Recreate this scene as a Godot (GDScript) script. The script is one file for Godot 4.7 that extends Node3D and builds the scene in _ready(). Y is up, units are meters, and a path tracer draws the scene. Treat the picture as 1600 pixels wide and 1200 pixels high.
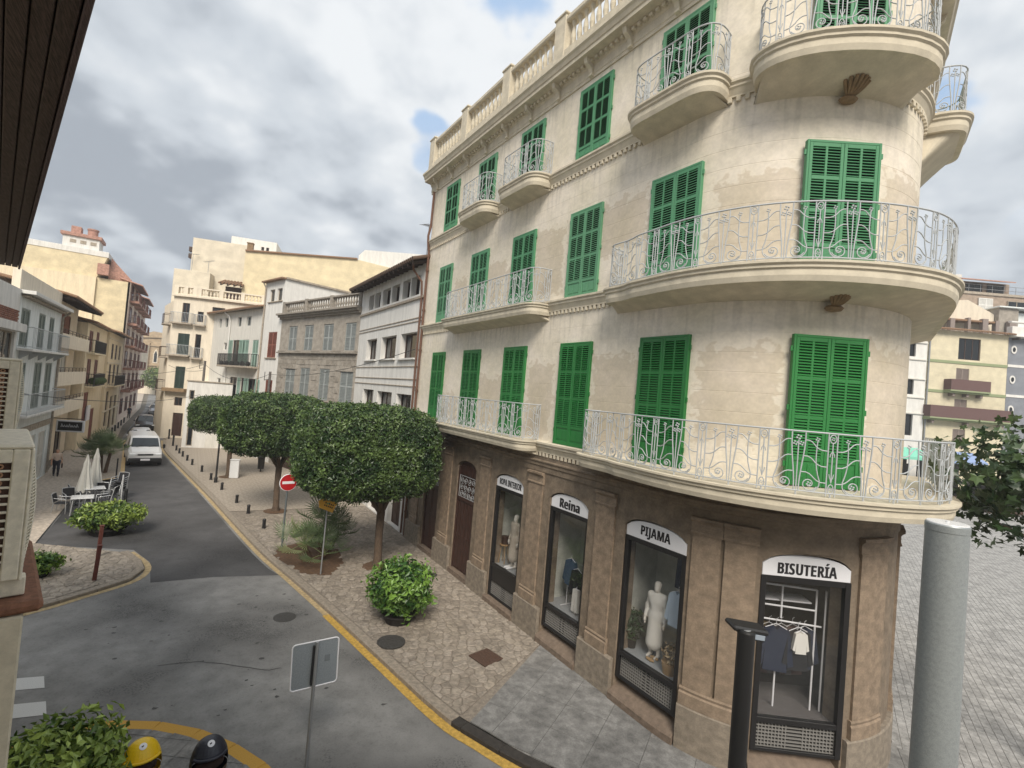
extends Node3D

# ---------------------------------------------------------------- mesh builder
class MB:
	var v := PackedVector3Array()
	var n := PackedVector3Array()
	var uv := PackedVector2Array()
	var ix := PackedInt32Array()
	func tri(a: Vector3, b: Vector3, c: Vector3):
		var nn := (b - a).cross(c - a).normalized()
		var k := v.size()
		v.append(a); v.append(b); v.append(c)
		for i in 3:
			n.append(nn); uv.append(Vector2.ZERO)
		ix.append(k); ix.append(k + 2); ix.append(k + 1)
	func quad(a: Vector3, b: Vector3, c: Vector3, d: Vector3, u0 := Vector2.ZERO, u1 := Vector2.ONE):
		var nn := (c - a).cross(d - b).normalized()
		quadn(a, b, c, d, nn, nn, nn, nn, u0, Vector2(u1.x, u0.y), u1, Vector2(u0.x, u1.y))
	func quadn(a: Vector3, b: Vector3, c: Vector3, d: Vector3, na: Vector3, nb: Vector3, nc: Vector3, nd: Vector3, ua := Vector2.ZERO, ub := Vector2.ZERO, uc := Vector2.ZERO, ud := Vector2.ZERO):
		var k := v.size()
		v.append(a); v.append(b); v.append(c); v.append(d)
		n.append(na); n.append(nb); n.append(nc); n.append(nd)
		uv.append(ua); uv.append(ub); uv.append(uc); uv.append(ud)
		ix.append(k); ix.append(k + 2); ix.append(k + 1); ix.append(k); ix.append(k + 3); ix.append(k + 2)
	# a box from its centre and size, edges chamfered by bev, placed by x
	func box(c: Vector3, s: Vector3, bev := 0.0, x := Transform3D.IDENTITY):
		var h := s * 0.5
		bev = minf(bev, minf(h.x, minf(h.y, h.z)) * 0.9)
		for ax in 3:
			var e1 := (ax + 1) % 3
			var e2 := (ax + 2) % 3
			for sg in [-1.0, 1.0]:
				var q := []
				for p in [[-1, -1], [1, -1], [1, 1], [-1, 1]]:
					var w := Vector3.ZERO
					w[ax] = sg * h[ax]
					w[e1] = p[0] * (h[e1] - bev)
					w[e2] = p[1] * (h[e2] - bev)
					q.append(x * (c + w))
				if sg > 0: quad(q[0], q[1], q[2], q[3])
				else: quad(q[3], q[2], q[1], q[0])
		if bev <= 0.0: return
		for ax in 3:
			var e1 := (ax + 1) % 3
			var e2 := (ax + 2) % 3
			for s1 in [-1.0, 1.0]:
				for s2 in [-1.0, 1.0]:
					var q := []
					for p in [[-1, 0], [1, 0], [1, 1], [-1, 1]]:
						var w := Vector3.ZERO
						w[ax] = p[0] * (h[ax] - bev)
						w[e1] = s1 * (h[e1] - (bev if p[1] else 0.0))
						w[e2] = s2 * (h[e2] - (0.0 if p[1] else bev))
						q.append(x * (c + w))
					if s1 * s2 < 0: quad(q[0], q[1], q[2], q[3])
					else: quad(q[3], q[2], q[1], q[0])
		for a in [-1.0, 1.0]:
			for b in [-1.0, 1.0]:
				for d in [-1.0, 1.0]:
					var p0 := x * (c + Vector3(a * h.x, b * (h.y - bev), d * (h.z - bev)))
					var p1 := x * (c + Vector3(a * (h.x - bev), b * h.y, d * (h.z - bev)))
					var p2 := x * (c + Vector3(a * (h.x - bev), b * (h.y - bev), d * h.z))
					if a * b * d > 0: tri(p0, p1, p2)
					else: tri(p2, p1, p0)
	func span(x0: float, x1: float, y0: float, y1: float, z0: float, z1: float, bev := 0.0, x := Transform3D.IDENTITY):
		box(Vector3((x0 + x1) / 2, (y0 + y1) / 2, (z0 + z1) / 2), Vector3(absf(x1 - x0), absf(y1 - y0), absf(z1 - z0)), bev, x)
	# round bar along points; r may be a number or an array of radii
	func tube(p: Array, r, k := 6, cap := true):
		var m := p.size()
		var up := Vector3.UP
		var rings := []
		var last := Vector3.ZERO
		for i in m:
			var d: Vector3 = ((p[mini(i + 1, m - 1)] as Vector3) - (p[maxi(i - 1, 0)] as Vector3)).normalized()
			if i == 0:
				up = Vector3.UP if absf(d.y) < 0.9 else Vector3.RIGHT
			var sd := d.cross(up).normalized()
			if sd.length() < 0.5: sd = d.cross(last).normalized()
			up = sd.cross(d).normalized()
			last = up
			var rr: float = r[i] if r is Array else r
			var ring := []
			for j in k:
				var a := TAU * j / k
				ring.append(sd * cos(a) + up * sin(a))
			rings.append([p[i], ring, rr])
		for i in m - 1:
			var A = rings[i]
			var B = rings[i + 1]
			for j in k:
				var j2 := (j + 1) % k
				quadn(A[0] + A[1][j] * A[2], B[0] + B[1][j] * B[2], B[0] + B[1][j2] * B[2], A[0] + A[1][j2] * A[2], A[1][j], B[1][j], B[1][j2], A[1][j2])
		if cap:
			for e in [0, m - 1]:
				var A = rings[e]
				for j in range(1, k - 1):
					var a3 = A[0] + A[1][0] * A[2]
					var b3 = A[0] + A[1][j] * A[2]
					var c3 = A[0] + A[1][j + 1] * A[2]
					if e != 0: tri(a3, c3, b3)
					else: tri(a3, b3, c3)
	# body of revolution about y; profile of (radius, y) from the bottom up
	func lathe(prof: Array, k := 16, c := Vector3.ZERO, x := Transform3D.IDENTITY, sx := 1.0, sz := 1.0):
		for i in prof.size() - 1:
			var p: Vector2 = prof[i]
			var q: Vector2 = prof[i + 1]
			var d := (q - p).normalized()
			for j in k:
				var a := TAU * j / k
				var b := TAU * (j + 1) / k
				var ca := Vector3(cos(a) * sx, 0, -sin(a) * sz)
				var cb := Vector3(cos(b) * sx, 0, -sin(b) * sz)
				var na := x.basis * (Vector3(ca.x, 0, ca.z).normalized() * d.y - Vector3.UP * d.x)
				var nb := x.basis * (Vector3(cb.x, 0, cb.z).normalized() * d.y - Vector3.UP * d.x)
				quadn(x * (c + ca * p.x + Vector3.UP * p.y), x * (c + cb * p.x + Vector3.UP * p.y), x * (c + cb * q.x + Vector3.UP * q.y), x * (c + ca * q.x + Vector3.UP * q.y), na, nb, nb, na)
	# flat outline (counter-clockwise in x, y), extruded from z0 to z1
	func prism(pts: PackedVector2Array, z0: float, z1: float, x := Transform3D.IDENTITY, bev := 0.0):
		if Geometry2D.is_polygon_clockwise(pts) == false:
			pass
		var area := 0.0
		for i in pts.size():
			area += pts[i].cross(pts[(i + 1) % pts.size()])
		if area < 0: pts.reverse()
		var inner := pts
		if bev > 0.0:
			var of := Geometry2D.offset_polygon(pts, -bev)
			if of.size() == 1 and of[0].size() == pts.size():
				inner = of[0]
				var best := 0
				for i in inner.size():
					if inner[i].distance_to(pts[0]) < inner[best].distance_to(pts[0]): best = i
				var rr := PackedVector2Array()
				for i in inner.size(): rr.append(inner[(i + best) % inner.size()])
				inner = rr
			else: bev = 0.0
		var t := Geometry2D.triangulate_polygon(inner)
		for i in range(0, t.size(), 3):
			var a := inner[t[i]]
			var b := inner[t[i + 1]]
			var c := inner[t[i + 2]]
			if (b - a).cross(c - a) < 0:
				var s := b
				b = c
				c = s
			tri(x * Vector3(a.x, a.y, z1), x * Vector3(b.x, b.y, z1), x * Vector3(c.x, c.y, z1))
			if bev <= 0.0:
				tri(x * Vector3(a.x, a.y, z0), x * Vector3(c.x, c.y, z0), x * Vector3(b.x, b.y, z0))
		for i in pts.size():
			var p := pts[i]
			var q := pts[(i + 1) % pts.size()]
			quad(x * Vector3(p.x, p.y, z0), x * Vector3(q.x, q.y, z0), x * Vector3(q.x, q.y, z1 - bev), x * Vector3(p.x, p.y, z1 - bev))
			if bev > 0.0:
				var pi2 := inner[i]
				var qi := inner[(i + 1) % pts.size()]
				quad(x * Vector3(p.x, p.y, z1 - bev), x * Vector3(q.x, q.y, z1 - bev), x * Vector3(qi.x, qi.y, z1), x * Vector3(pi2.x, pi2.y, z1))
	func ball(c: Vector3, r: Vector3, k := 8):
		for i in k:
			for j in k * 2:
				var q := []
				for p in [[i, j], [i, j + 1], [i + 1, j + 1], [i + 1, j]]:
					var th: float = PI * p[0] / k - PI / 2
					var ph: float = TAU * p[1] / (k * 2)
					q.append(Vector3(cos(th) * cos(ph), sin(th), -cos(th) * sin(ph)))
				quadn(c + q[0] * r, c + q[1] * r, c + q[2] * r, c + q[3] * r, (q[0] / r).normalized(), (q[1] / r).normalized(), (q[2] / r).normalized(), (q[3] / r).normalized())
	func mesh() -> ArrayMesh:
		var m := ArrayMesh.new()
		if v.is_empty(): return m
		var a := []
		a.resize(Mesh.ARRAY_MAX)
		a[Mesh.ARRAY_VERTEX] = v
		a[Mesh.ARRAY_NORMAL] = n
		a[Mesh.ARRAY_TEX_UV] = uv
		a[Mesh.ARRAY_INDEX] = ix
		m.add_surface_from_arrays(Mesh.PRIMITIVE_TRIANGLES, a)
		return m

# ---------------------------------------------------------------- naming and placing
var counts := {}
var org := {}          # where a node's own frame stands in the world
func numbered(c: String) -> String:
	counts[c] = counts.get(c, -1) + 1
	return c if counts[c] == 0 else "%s_%03d" % [c, counts[c]]
func thing(called: String, label: String, category: String, at := Vector3.ZERO, turn := 0.0, group := "") -> Node3D:
	var o := Node3D.new()
	o.name = numbered(called)
	add_child(o)
	o.position = at
	o.rotation.y = turn
	org[o] = at
	tag(o, label, category, group)
	return o
func tag(o: Node, label: String, category: String, group := ""):
	o.set_meta("label", label)
	o.set_meta("category", category)
	if group: o.set_meta("group", group)
# a part in its parent's frame
func part(called: String, m, mt: Material, parent: Node, x := Transform3D.IDENTITY) -> MeshInstance3D:
	var o := MeshInstance3D.new()
	o.name = called
	o.mesh = m.mesh() if m is MB else m
	o.material_override = mt
	parent.add_child(o, true)
	o.transform = x
	return o
# a part whose mesh (or transform) is given in the world's frame, under an unturned parent
func wpart(called: String, m, mt: Material, parent: Node, x := Transform3D.IDENTITY) -> MeshInstance3D:
	var o := part(called, m, mt, parent, Transform3D(x.basis, x.origin - (org.get(parent, Vector3.ZERO) as Vector3)))
	org[o] = x.origin
	return o
func struct(called: String, m, mt: Material, kind := "structure") -> MeshInstance3D:
	var o := part(numbered(called), m, mt, self)
	o.set_meta("kind", kind)
	return o
func stuff(o: Node) -> Node:
	o.set_meta("kind", "stuff")
	return o
func copy(o: Node3D, called: String, label: String, group: String, at: Vector3, turn := 0.0) -> Node3D:
	var c: Node3D = o.duplicate()
	c.name = numbered(called)
	add_child(c)
	c.position = at
	c.rotation.y = turn
	c.set_meta("label", label)
	c.set_meta("group", group)
	return c
func fr(o: Vector3, right: Vector3) -> Transform3D:   # a wall's frame: x along it to the right as one looks at it, z out of it
	return Transform3D(right, Vector3.UP, right.cross(Vector3.UP), o)
func place(p: Vector3, turn := 0.0) -> Transform3D:
	return Transform3D(Basis(Vector3.UP, turn), p)

# ---------------------------------------------------------------- textures and materials
var tex := {}
func noise(sd: int, freq: float, oct := 4, kind := FastNoiseLite.TYPE_SIMPLEX_SMOOTH) -> FastNoiseLite:
	var f := FastNoiseLite.new()
	f.seed = sd
	f.noise_type = kind
	f.frequency = freq
	f.fractal_type = FastNoiseLite.FRACTAL_FBM
	f.fractal_octaves = oct
	return f
# a seamless grey picture: layers of [seed, frequency, octaves, weight, stretch in y]
func grey(size: int, layers: Array, lo: float, hi: float, power := 1.0) -> Image:
	var acc := PackedFloat32Array()
	acc.resize(size * size)
	var tw := 0.0
	for l in layers:
		var hgt: int = maxi(8, int(size * l[4]))
		var im: Image = noise(l[0], l[1], l[2]).get_seamless_image(size, hgt)
		if hgt != size: im.resize(size, size, Image.INTERPOLATE_CUBIC)
		im.convert(Image.FORMAT_L8)
		var d := im.get_data()
		var w: float = l[3] / 255.0
		tw += l[3]
		for i in d.size(): acc[i] += d[i] * w
	var out := PackedByteArray()
	out.resize(size * size)
	for i in acc.size():
		var t := clampf((acc[i] / tw - 0.5) * 1.6 + 0.5, 0, 1)
		out[i] = int(255.0 * clampf(lerpf(lo, hi, pow(t, power)), 0, 1))
	return Image.create_from_data(size, size, false, Image.FORMAT_L8, out)
func normal_of(im: Image, strength: float) -> ImageTexture:
	var b: Image = im.duplicate()
	b.convert(Image.FORMAT_RGBA8)
	b.bump_map_to_normal_map(strength)
	return ImageTexture.create_from_image(b)
func make_textures():
	var p := grey(512, [[1, 0.008, 5, 0.6, 1.0], [2, 0.05, 3, 0.25, 1.0], [3, 0.25, 2, 0.15, 1.0]], 0.86, 1.0)
	tex.plaster = ImageTexture.create_from_image(p)
	var s := grey(512, [[4, 0.012, 5, 0.5, 1.0], [5, 0.06, 4, 0.3, 1.0], [6, 0.3, 2, 0.2, 1.0]], 0.72, 1.04)
	tex.stone = ImageTexture.create_from_image(s)
	tex.stone_n = normal_of(s, 2.0)
	tex.plaster_n = normal_of(grey(512, [[7, 0.03, 4, 0.5, 1.0], [8, 0.2, 2, 0.5, 1.0]], 0.3, 0.7), 2.0)
	tex.streak = ImageTexture.create_from_image(grey(512, [[9, 0.02, 4, 0.6, 0.12], [10, 0.06, 3, 0.4, 0.2]], 0.91, 1.01))
	tex.grain = ImageTexture.create_from_image(grey(512, [[11, 0.35, 2, 0.7, 1.0], [12, 0.06, 3, 0.3, 1.0]], 0.80, 1.05))
	var a := grey(512, [[13, 0.4, 2, 0.6, 1.0], [14, 0.012, 4, 0.25, 1.0]], 0.70, 1.1)
	tex.asphalt = ImageTexture.create_from_image(a)
	tex.asphalt_n = normal_of(grey(512, [[15, 0.35, 2, 1.0, 1.0]], 0.2, 0.8), 2.5)
	tex.road = ImageTexture.create_from_image(road_picture())
	tex.wood = ImageTexture.create_from_image(grey(512, [[16, 0.08, 4, 0.7, 0.06], [17, 0.3, 2, 0.3, 0.15]], 0.55, 1.05))
	tex.broad = ImageTexture.create_from_image(grey(512, [[18, 0.012, 5, 0.8, 1.0], [19, 0.1, 3, 0.2, 1.0]], 0.82, 1.03))
# worn road surface: pale and dark areas, with pits and dark specks gathered in some of them
func road_picture() -> Image:
	var n := 1024
	var a := noise(51, 0.0045, 4).get_seamless_image(n, n)
	var b := noise(52, 0.03, 4).get_seamless_image(n, n)
	var c := noise(53, 0.16, 3).get_seamless_image(n, n)
	var d := noise(54, 0.45, 2).get_seamless_image(n, n)
	for im in [a, b, c, d]: im.convert(Image.FORMAT_L8)
	var A := a.get_data()
	var B := b.get_data()
	var C := c.get_data()
	var D := d.get_data()
	var out := PackedByteArray()
	out.resize(n * n)
	for i in n * n:
		var lo := A[i] / 255.0
		var mid := B[i] / 255.0
		var v := 0.80 + 0.22 * (lo - 0.5) + 0.16 * (mid - 0.5) + 0.10 * (D[i] / 255.0 - 0.5)
		var where := smoothstep(0.50, 0.72, 0.6 * (1.0 - lo) + 0.4 * mid)
		v -= where * (0.05 + 0.22 * smoothstep(0.55, 0.7, D[i] / 255.0))
		v -= 0.05 * smoothstep(0.62, 0.8, C[i] / 255.0)
		out[i] = int(255.0 * clampf(v, 0.2, 1.0))
	return Image.create_from_data(n, n, false, Image.FORMAT_L8, out)
var mats := {}
func M(called: String, c := Color.WHITE, rough := 0.85, t := "", size := 2.0, nt := "", nstr := 1.0, metal := 0.0, fine := "") -> StandardMaterial3D:
	if mats.has(called): return mats[called]
	var m := StandardMaterial3D.new()
	m.resource_name = called
	m.albedo_color = c
	m.roughness = rough
	m.metallic = metal
	if t:
		m.albedo_texture = tex[t]
		m.uv1_triplanar = true
		m.uv1_world_triplanar = true
		m.uv1_scale = Vector3.ONE / size
	if nt:
		m.normal_enabled = true
		m.normal_texture = tex[nt]
		m.normal_scale = nstr
		m.uv1_triplanar = true
		m.uv1_world_triplanar = true
		m.uv1_scale = Vector3.ONE / size
	if fine:
		m.detail_enabled = true
		m.detail_albedo = tex[fine]
		m.detail_blend_mode = BaseMaterial3D.BLEND_MODE_MUL
		m.detail_uv_layer = BaseMaterial3D.DETAIL_UV_2
		m.uv2_triplanar = true
		m.uv2_world_triplanar = true
		m.uv2_scale = Vector3.ONE / (size * 3.7)
	mats[called] = m
	return m
func rgb(r: int, g: int, b: int) -> Color:
	return Color8(r, g, b)
func glassy(called: String, a: float, c := Color(0.75, 0.8, 0.8), rough := 0.03) -> StandardMaterial3D:
	if mats.has(called): return mats[called]
	var m := StandardMaterial3D.new()
	m.resource_name = called
	m.albedo_color = Color(c.r, c.g, c.b, a)
	m.transparency = BaseMaterial3D.TRANSPARENCY_ALPHA
	m.roughness = rough
	m.metallic_specular = 0.5
	mats[called] = m
	return m

# ---------------------------------------------------------------- camera, sky, sun
func set_stage():
	var cam := Camera3D.new()
	cam.name = "camera"
	var yaw := 0.571452
	var pit := 0.025944
	var rol := 0.083712
	var fwd := Vector3(sin(yaw) * cos(pit), sin(pit), -cos(yaw) * cos(pit))
	var rt := Vector3(cos(yaw), 0, sin(yaw))
	var up := rt.cross(fwd)
	var r2 := rt * cos(rol) + up * sin(rol)
	var u2 := up * cos(rol) - rt * sin(rol)
	cam.transform = Transform3D(r2, u2, -fwd, Vector3(0, 6.7, 0))
	cam.fov = 75.14
	cam.near = 0.1
	cam.far = 900.0
	add_child(cam)
	cam.current = true
	var we := WorldEnvironment.new()
	we.name = "environment"
	var e := Environment.new()
	e.background_mode = Environment.BG_SKY
	var sky := Sky.new()
	var sm := PanoramaSkyMaterial.new()
	sm.panorama = sky_picture()
	sm.energy_multiplier = 1.0
	sky.sky_material = sm
	e.sky = sky
	e.tonemap_mode = Environment.TONE_MAPPER_LINEAR
	e.tonemap_exposure = 2.75
	e.sdfgi_enabled = true
	e.ssao_enabled = true
	e.ssil_enabled = true
	e.fog_enabled = true
	e.fog_density = 0.0011
	e.fog_light_color = Color(0.86, 0.87, 0.88)
	we.environment = e
	add_child(we)
	var sun := DirectionalLight3D.new()
	sun.name = "sun"
	sun.light_energy = 0.5
	sun.light_color = Color(1.0, 0.965, 0.91)
	sun.light_angular_distance = 25.0
	sun.shadow_enabled = true
	add_child(sun)
	sun.look_at_from_position(Vector3.ZERO, Vector3(0.42, -0.85, -0.80))

func sky_picture() -> ImageTexture:
	var w := 2048
	var h := 1024
	var big := noise(31, 1.35, 5)
	var fine := noise(32, 4.2, 7)
	var gap := noise(33, 1.7, 4)
	var im := Image.create(w, h, false, Image.FORMAT_RGBF)
	var gr := Color(0.10, 0.095, 0.09)
	im.fill(gr)
	var yaw := 0.571452
	for j in h / 2 + 12:
		var el := PI * (0.5 - (j + 0.5) / h)
		var step := 1
		for i in w:
			var az := TAU * (i + 0.5) / w
			var d := Vector3(sin(az) * cos(el), sin(el), -cos(az) * cos(el))
			# clouds lie in a layer overhead, so they flatten towards the horizon
			var q := d / (maxf(d.y, 0.0) + 0.35)
			var b := big.get_noise_3d(q.x, q.y, q.z)
			var f := fine.get_noise_3d(q.x * 1.25, q.y * 1.25, q.z * 1.25)
			var g := gap.get_noise_3d(q.x + 5.0, q.y, q.z - 3.0)
			var t := 0.5 + 0.62 * b + 0.50 * f
			# a darker bank stands low over the street, brighter high up
			t += 0.44 * smoothstep(0.22, 0.7, d.y) - 0.10 - 0.20 * smoothstep(0.4, 0.05, absf(d.y - 0.27))
			t += 0.30 * smoothstep(0.80, 0.97, d.dot(Vector3(0.24, 0.56, -0.79))) - 0.16 * smoothstep(0.80, 0.97, d.dot(Vector3(0.12, 0.29, -0.95)))
			t = clampf(t, 0.0, 1.0)
			var dark := Color(0.150, 0.166, 0.187)
			var mid := Color(0.240, 0.258, 0.278)
			var lit := Color(0.325, 0.335, 0.345)
			var c := dark.lerp(mid, smoothstep(0.0, 0.5, t)).lerp(lit, smoothstep(0.42, 0.95, t))
			var hole := smoothstep(0.40, 0.54, g + 0.25 * f)
			c = c.lerp(Color(0.115, 0.19, 0.30), hole * 0.75 * smoothstep(0.25, 0.5, d.y))
			# milky air at the foot of the sky
			c = c.lerp(Color(0.33, 0.345, 0.355), 0.7 * smoothstep(0.16, 0.0, d.y))
			if j > h / 2: c = gr.lerp(c, 1.0 - (j - h / 2) / 12.0)
			im.set_pixel(i, j, c)
	return ImageTexture.create_from_image(im)

# ---------------------------------------------------------------- the corner building: its front is measured by s along the wall
# (0 where the corner begins to turn, minus towards the street), o out from the wall, y up
const CR := 2.9
const CT := 1.955
func P(s: float, o: float, y: float) -> Vector3:
	if s <= 0.0: return Vector3(8.6 - o, y, -7.0 + s)
	var th := minf(s / CR, CT)
	var p := Vector3(11.5 - (CR + o) * cos(th), y, -7.0 + (CR + o) * sin(th))
	if s > CR * CT: p += Vector3(sin(CT), 0, cos(CT)) * (s - CR * CT)
	return p
func FT(s: float, o := 0.0, y := 0.0) -> Transform3D:
	var th := clampf(s / CR, 0.0, CT)
	return Transform3D(Vector3(sin(th), 0, cos(th)), Vector3.UP, Vector3(-cos(th), 0, sin(th)), P(s, o, y))
func cuts(a: float, b: float, step := 0.24) -> Array:
	var r := [a]
	if b > 0.0 and a < CR * CT:
		var lo := maxf(a, 0.0)
		var hi := minf(b, CR * CT)
		var k := maxi(1, ceili((hi - lo) / step))
		if a < 0.0: r.append(0.0)
		for i in range(1, k): r.append(lo + (hi - lo) * i / k)
		if b > CR * CT and hi > lo: r.append(hi)
	r.append(b)
	return r
# a moulding with profile of (o, y) from the bottom up, along the wall from a to b
func run(m: MB, a: float, b: float, prof: Array, caps := true, uvs := false):
	var c := cuts(a, b)
	for i in c.size() - 1:
		var f := FT(c[i]).basis
		var g := FT(c[i + 1]).basis
		for j in prof.size() - 1:
			var p: Vector2 = prof[j]
			var q: Vector2 = prof[j + 1]
			var d := (q - p).normalized()
			var na := f.z * d.y - Vector3.UP * d.x
			var nb := g.z * d.y - Vector3.UP * d.x
			m.quadn(P(c[i], p.x, p.y), P(c[i + 1], p.x, p.y), P(c[i + 1], q.x, q.y), P(c[i], q.x, q.y), na, nb, nb, na, wuv(c[i], p.y), wuv(c[i + 1], p.y), wuv(c[i + 1], q.y), wuv(c[i], q.y))
	if caps:
		var pts := PackedVector2Array(prof)
		var t := Geometry2D.triangulate_polygon(pts)
		for k in range(0, t.size(), 3):
			for e in [0, 1]:
				var s: float = a if e == 0 else b
				var v := []
				for z in 3: v.append(P(s, pts[t[k + z]].x, pts[t[k + z]].y))
				m.tri(v[0], v[1], v[2])
func wuv(s: float, y: float) -> Vector2:
	return Vector2((s + 14.2) / 22.4, (16.4 - y) / 11.2)
func slab_prof(o0: float, o1: float, y0: float, y1: float) -> Array:
	return [Vector2(o0, y0), Vector2(o1, y0), Vector2(o1, y1), Vector2(o0, y1)]
# wall with holes: openings are [s0, s1, y0, y1]; reveal is how deep the edges of the holes go in
func holed(m: MB, F: Callable, x0: float, x1: float, y0: float, y1: float, ops: Array, reveal: float, extra := []):
	var xs := [x0, x1]
	var ys := [y0, y1]
	for e in extra:
		if e > x0 and e < x1: xs.append(e)
	for o in ops:
		for e in [o[0], o[1]]: 
			if e > x0 and e < x1 and not xs.has(e): xs.append(e)
		for e in [o[2], o[3]]:
			if e > y0 and e < y1 and not ys.has(e): ys.append(e)
	xs.sort()
	ys.sort()
	for i in xs.size() - 1:
		for j in ys.size() - 1:
			var cx: float = (xs[i] + xs[i + 1]) / 2
			var cy: float = (ys[j] + ys[j + 1]) / 2
			var open := false
			for o in ops:
				if cx > o[0] and cx < o[1] and cy > o[2] and cy < o[3]: open = true
			if not open:
				m.quad(F.call(xs[i], ys[j], 0.0), F.call(xs[i + 1], ys[j], 0.0), F.call(xs[i + 1], ys[j + 1], 0.0), F.call(xs[i], ys[j + 1], 0.0))
	for o in ops:
		var a = o[0]
		var b = o[1]
		var c = o[2]
		var d = o[3]
		m.quad(F.call(a, c, -reveal), F.call(a, c, 0.0), F.call(a, d, 0.0), F.call(a, d, -reveal))
		m.quad(F.call(b, c, 0.0), F.call(b, c, -reveal), F.call(b, d, -reveal), F.call(b, d, 0.0))
		m.quad(F.call(a, c, 0.0), F.call(a, c, -reveal), F.call(b, c, -reveal), F.call(b, c, 0.0))
		m.quad(F.call(a, d, -reveal), F.call(a, d, 0.0), F.call(b, d, 0.0), F.call(b, d, -reveal))
func wall_picture() -> ImageTexture:
	var w := 1024
	var h := 512
	var n1 := noise(41, 0.55, 5)
	var n2 := noise(42, 3.2, 4)
	var n3 := noise(43, 12.0, 3)
	var n4 := noise(44, 1.6, 4)
	# repaired plaster, [s0, s1, y0, y1]
	var pt := [[-2.75, -1.2, 10.5, 11.75], [-9.2, -7.4, 9.9, 11.3], [-5.7, -4.2, 9.8, 11.75], [-7.4, -5.4, 9.8, 10.9], [0.55, 2.1, 9.7, 11.4], [-2.6, -1.1, 5.7, 7.9], [-5.5, -4.25, 5.7, 7.7], [-8.5, -7.05, 5.7, 7.3], [3.6, 5.6, 5.6, 8.2], [3.7, 5.4, 9.9, 11.5], [0.5, 2.0, 6.2, 8.0], [-12.7, -10.2, 5.6, 6.6], [-11.2, -10.1, 9.9, 11.2]]
	var im := Image.create(w, h, false, Image.FORMAT_RGB8)
	for j in h:
		var y := 16.4 - 11.2 * (j + 0.5) / h
		for i in w:
			var s := -14.2 + 22.4 * (i + 0.5) / w
			var a := n1.get_noise_2d(s, y)
			var b := n2.get_noise_2d(s, y * 1.3)
			var c := n3.get_noise_2d(s, y)
			var base := Color(0.845, 0.81, 0.75)
			var k := 1.0 + 0.06 * a + 0.05 * b + 0.04 * c
			var mk := 0.0
			for p in pt:
				var dx: float = maxf(maxf(p[0] - s, s - p[1]), 0.0)
				var dy: float = maxf(maxf(p[2] - y, y - p[3]), 0.0)
				var ins: float = minf(minf(s - p[0], p[1] - s), minf(y - p[2], p[3] - y))
				var dd := ins if ins > 0.0 else -sqrt(dx * dx + dy * dy)
				mk = maxf(mk, smoothstep(-0.04, 0.05, dd + 0.32 * b + 0.22 * a + 0.06 * c))
			base = base.lerp(Color(0.745, 0.70, 0.63), mk * 0.85)
			# rain streaks with an edge of their own below the string courses
			for yy in [13.05, 9.2, 15.6]:
				var dn: float = yy - y
				if dn > 0.0 and dn < 1.4:
					var st := n4.get_noise_2d(s * 3.2, y * 0.25)
					k -= 0.08 * smoothstep(0.0, 0.35, st) * (1.0 - dn / 1.4)
			im.set_pixel(i, j, Color(base.r * k, base.g * k, base.b * k * (0.995 + 0.03 * a)))
	return ImageTexture.create_from_image(im)

# superellipse outline of a balcony: points [s, o]
func outline_small(c: float, hw: float, d: float) -> Array:
	var r := []
	for i in 41:
		var t := PI * (1.0 - i / 40.0)
		r.append(Vector2(c + hw * signf(cos(t)) * pow(absf(cos(t)), 0.42), d * pow(sin(t), 0.42) if sin(t) > 0.0001 else 0.0))
	return r
func outline_big(a: float, b: float, d0: float, d1: float) -> Array:
	var r := []
	for i in 11:
		var t := PI / 2 * i / 10.0
		r.append(Vector2(a + 0.5 * (1.0 - pow(cos(t), 0.6)), d0 * pow(sin(t), 0.5)))
	var s := a + 0.7
	while s < b:
		r.append(Vector2(s, d0 + (d1 - d0) * smoothstep(-0.9, 2.3, s) * (1.0 - 1.25 * smoothstep(3.6, 5.6, s)) + 0.12 * smoothstep(-1.2, -0.7, s)))
		s += 0.16
	return r
# world points (x, z) of an outline, drawn in by `inset`
func trace(ol: Array, inset: float) -> PackedVector2Array:
	var r := PackedVector2Array()
	for p in ol:
		var w := P(p.x, p.y, 0)
		r.append(Vector2(w.x, w.z))
	var q := PackedVector2Array()
	for i in r.size():
		var d := (r[mini(i + 1, r.size() - 1)] - r[maxi(i - 1, 0)]).normalized()
		q.append(r[i] - Vector2(-d.y, d.x) * inset)
	return q
class Path:
	var p: PackedVector2Array
	var l := PackedFloat32Array()
	func _init(pts: PackedVector2Array):
		p = pts
		l.append(0.0)
		for i in range(1, p.size()): l.append(l[i - 1] + p[i].distance_to(p[i - 1]))
	func length() -> float: return l[l.size() - 1]
	func at(u: float, y: float) -> Vector3:
		var i := clampi(l.bsearch(u) - 1, 0, p.size() - 2)
		var t := (u - l[i]) / maxf(l[i + 1] - l[i], 1e-5)
		var q := p[i].lerp(p[i + 1], t)
		return Vector3(q.x, y, q.y)
func bend(pa: Path, u0: float, y0: float, pts: Array) -> Array:
	var r := []
	for q in pts: r.append(pa.at(clampf(u0 + q.x, 0.0, pa.length()), y0 + q.y))
	return r
func bez(a: Vector2, b: Vector2, c: Vector2, d: Vector2, k := 8) -> Array:
	var r := []
	for i in k + 1: r.append(a.bezier_interpolate(b, c, d, float(i) / k))
	return r
func mir(a: Array, sg: float) -> Array:
	var r := []
	for q in a: r.append(Vector2(q.x * sg, q.y))
	return r
const IR := 0.0115
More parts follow.
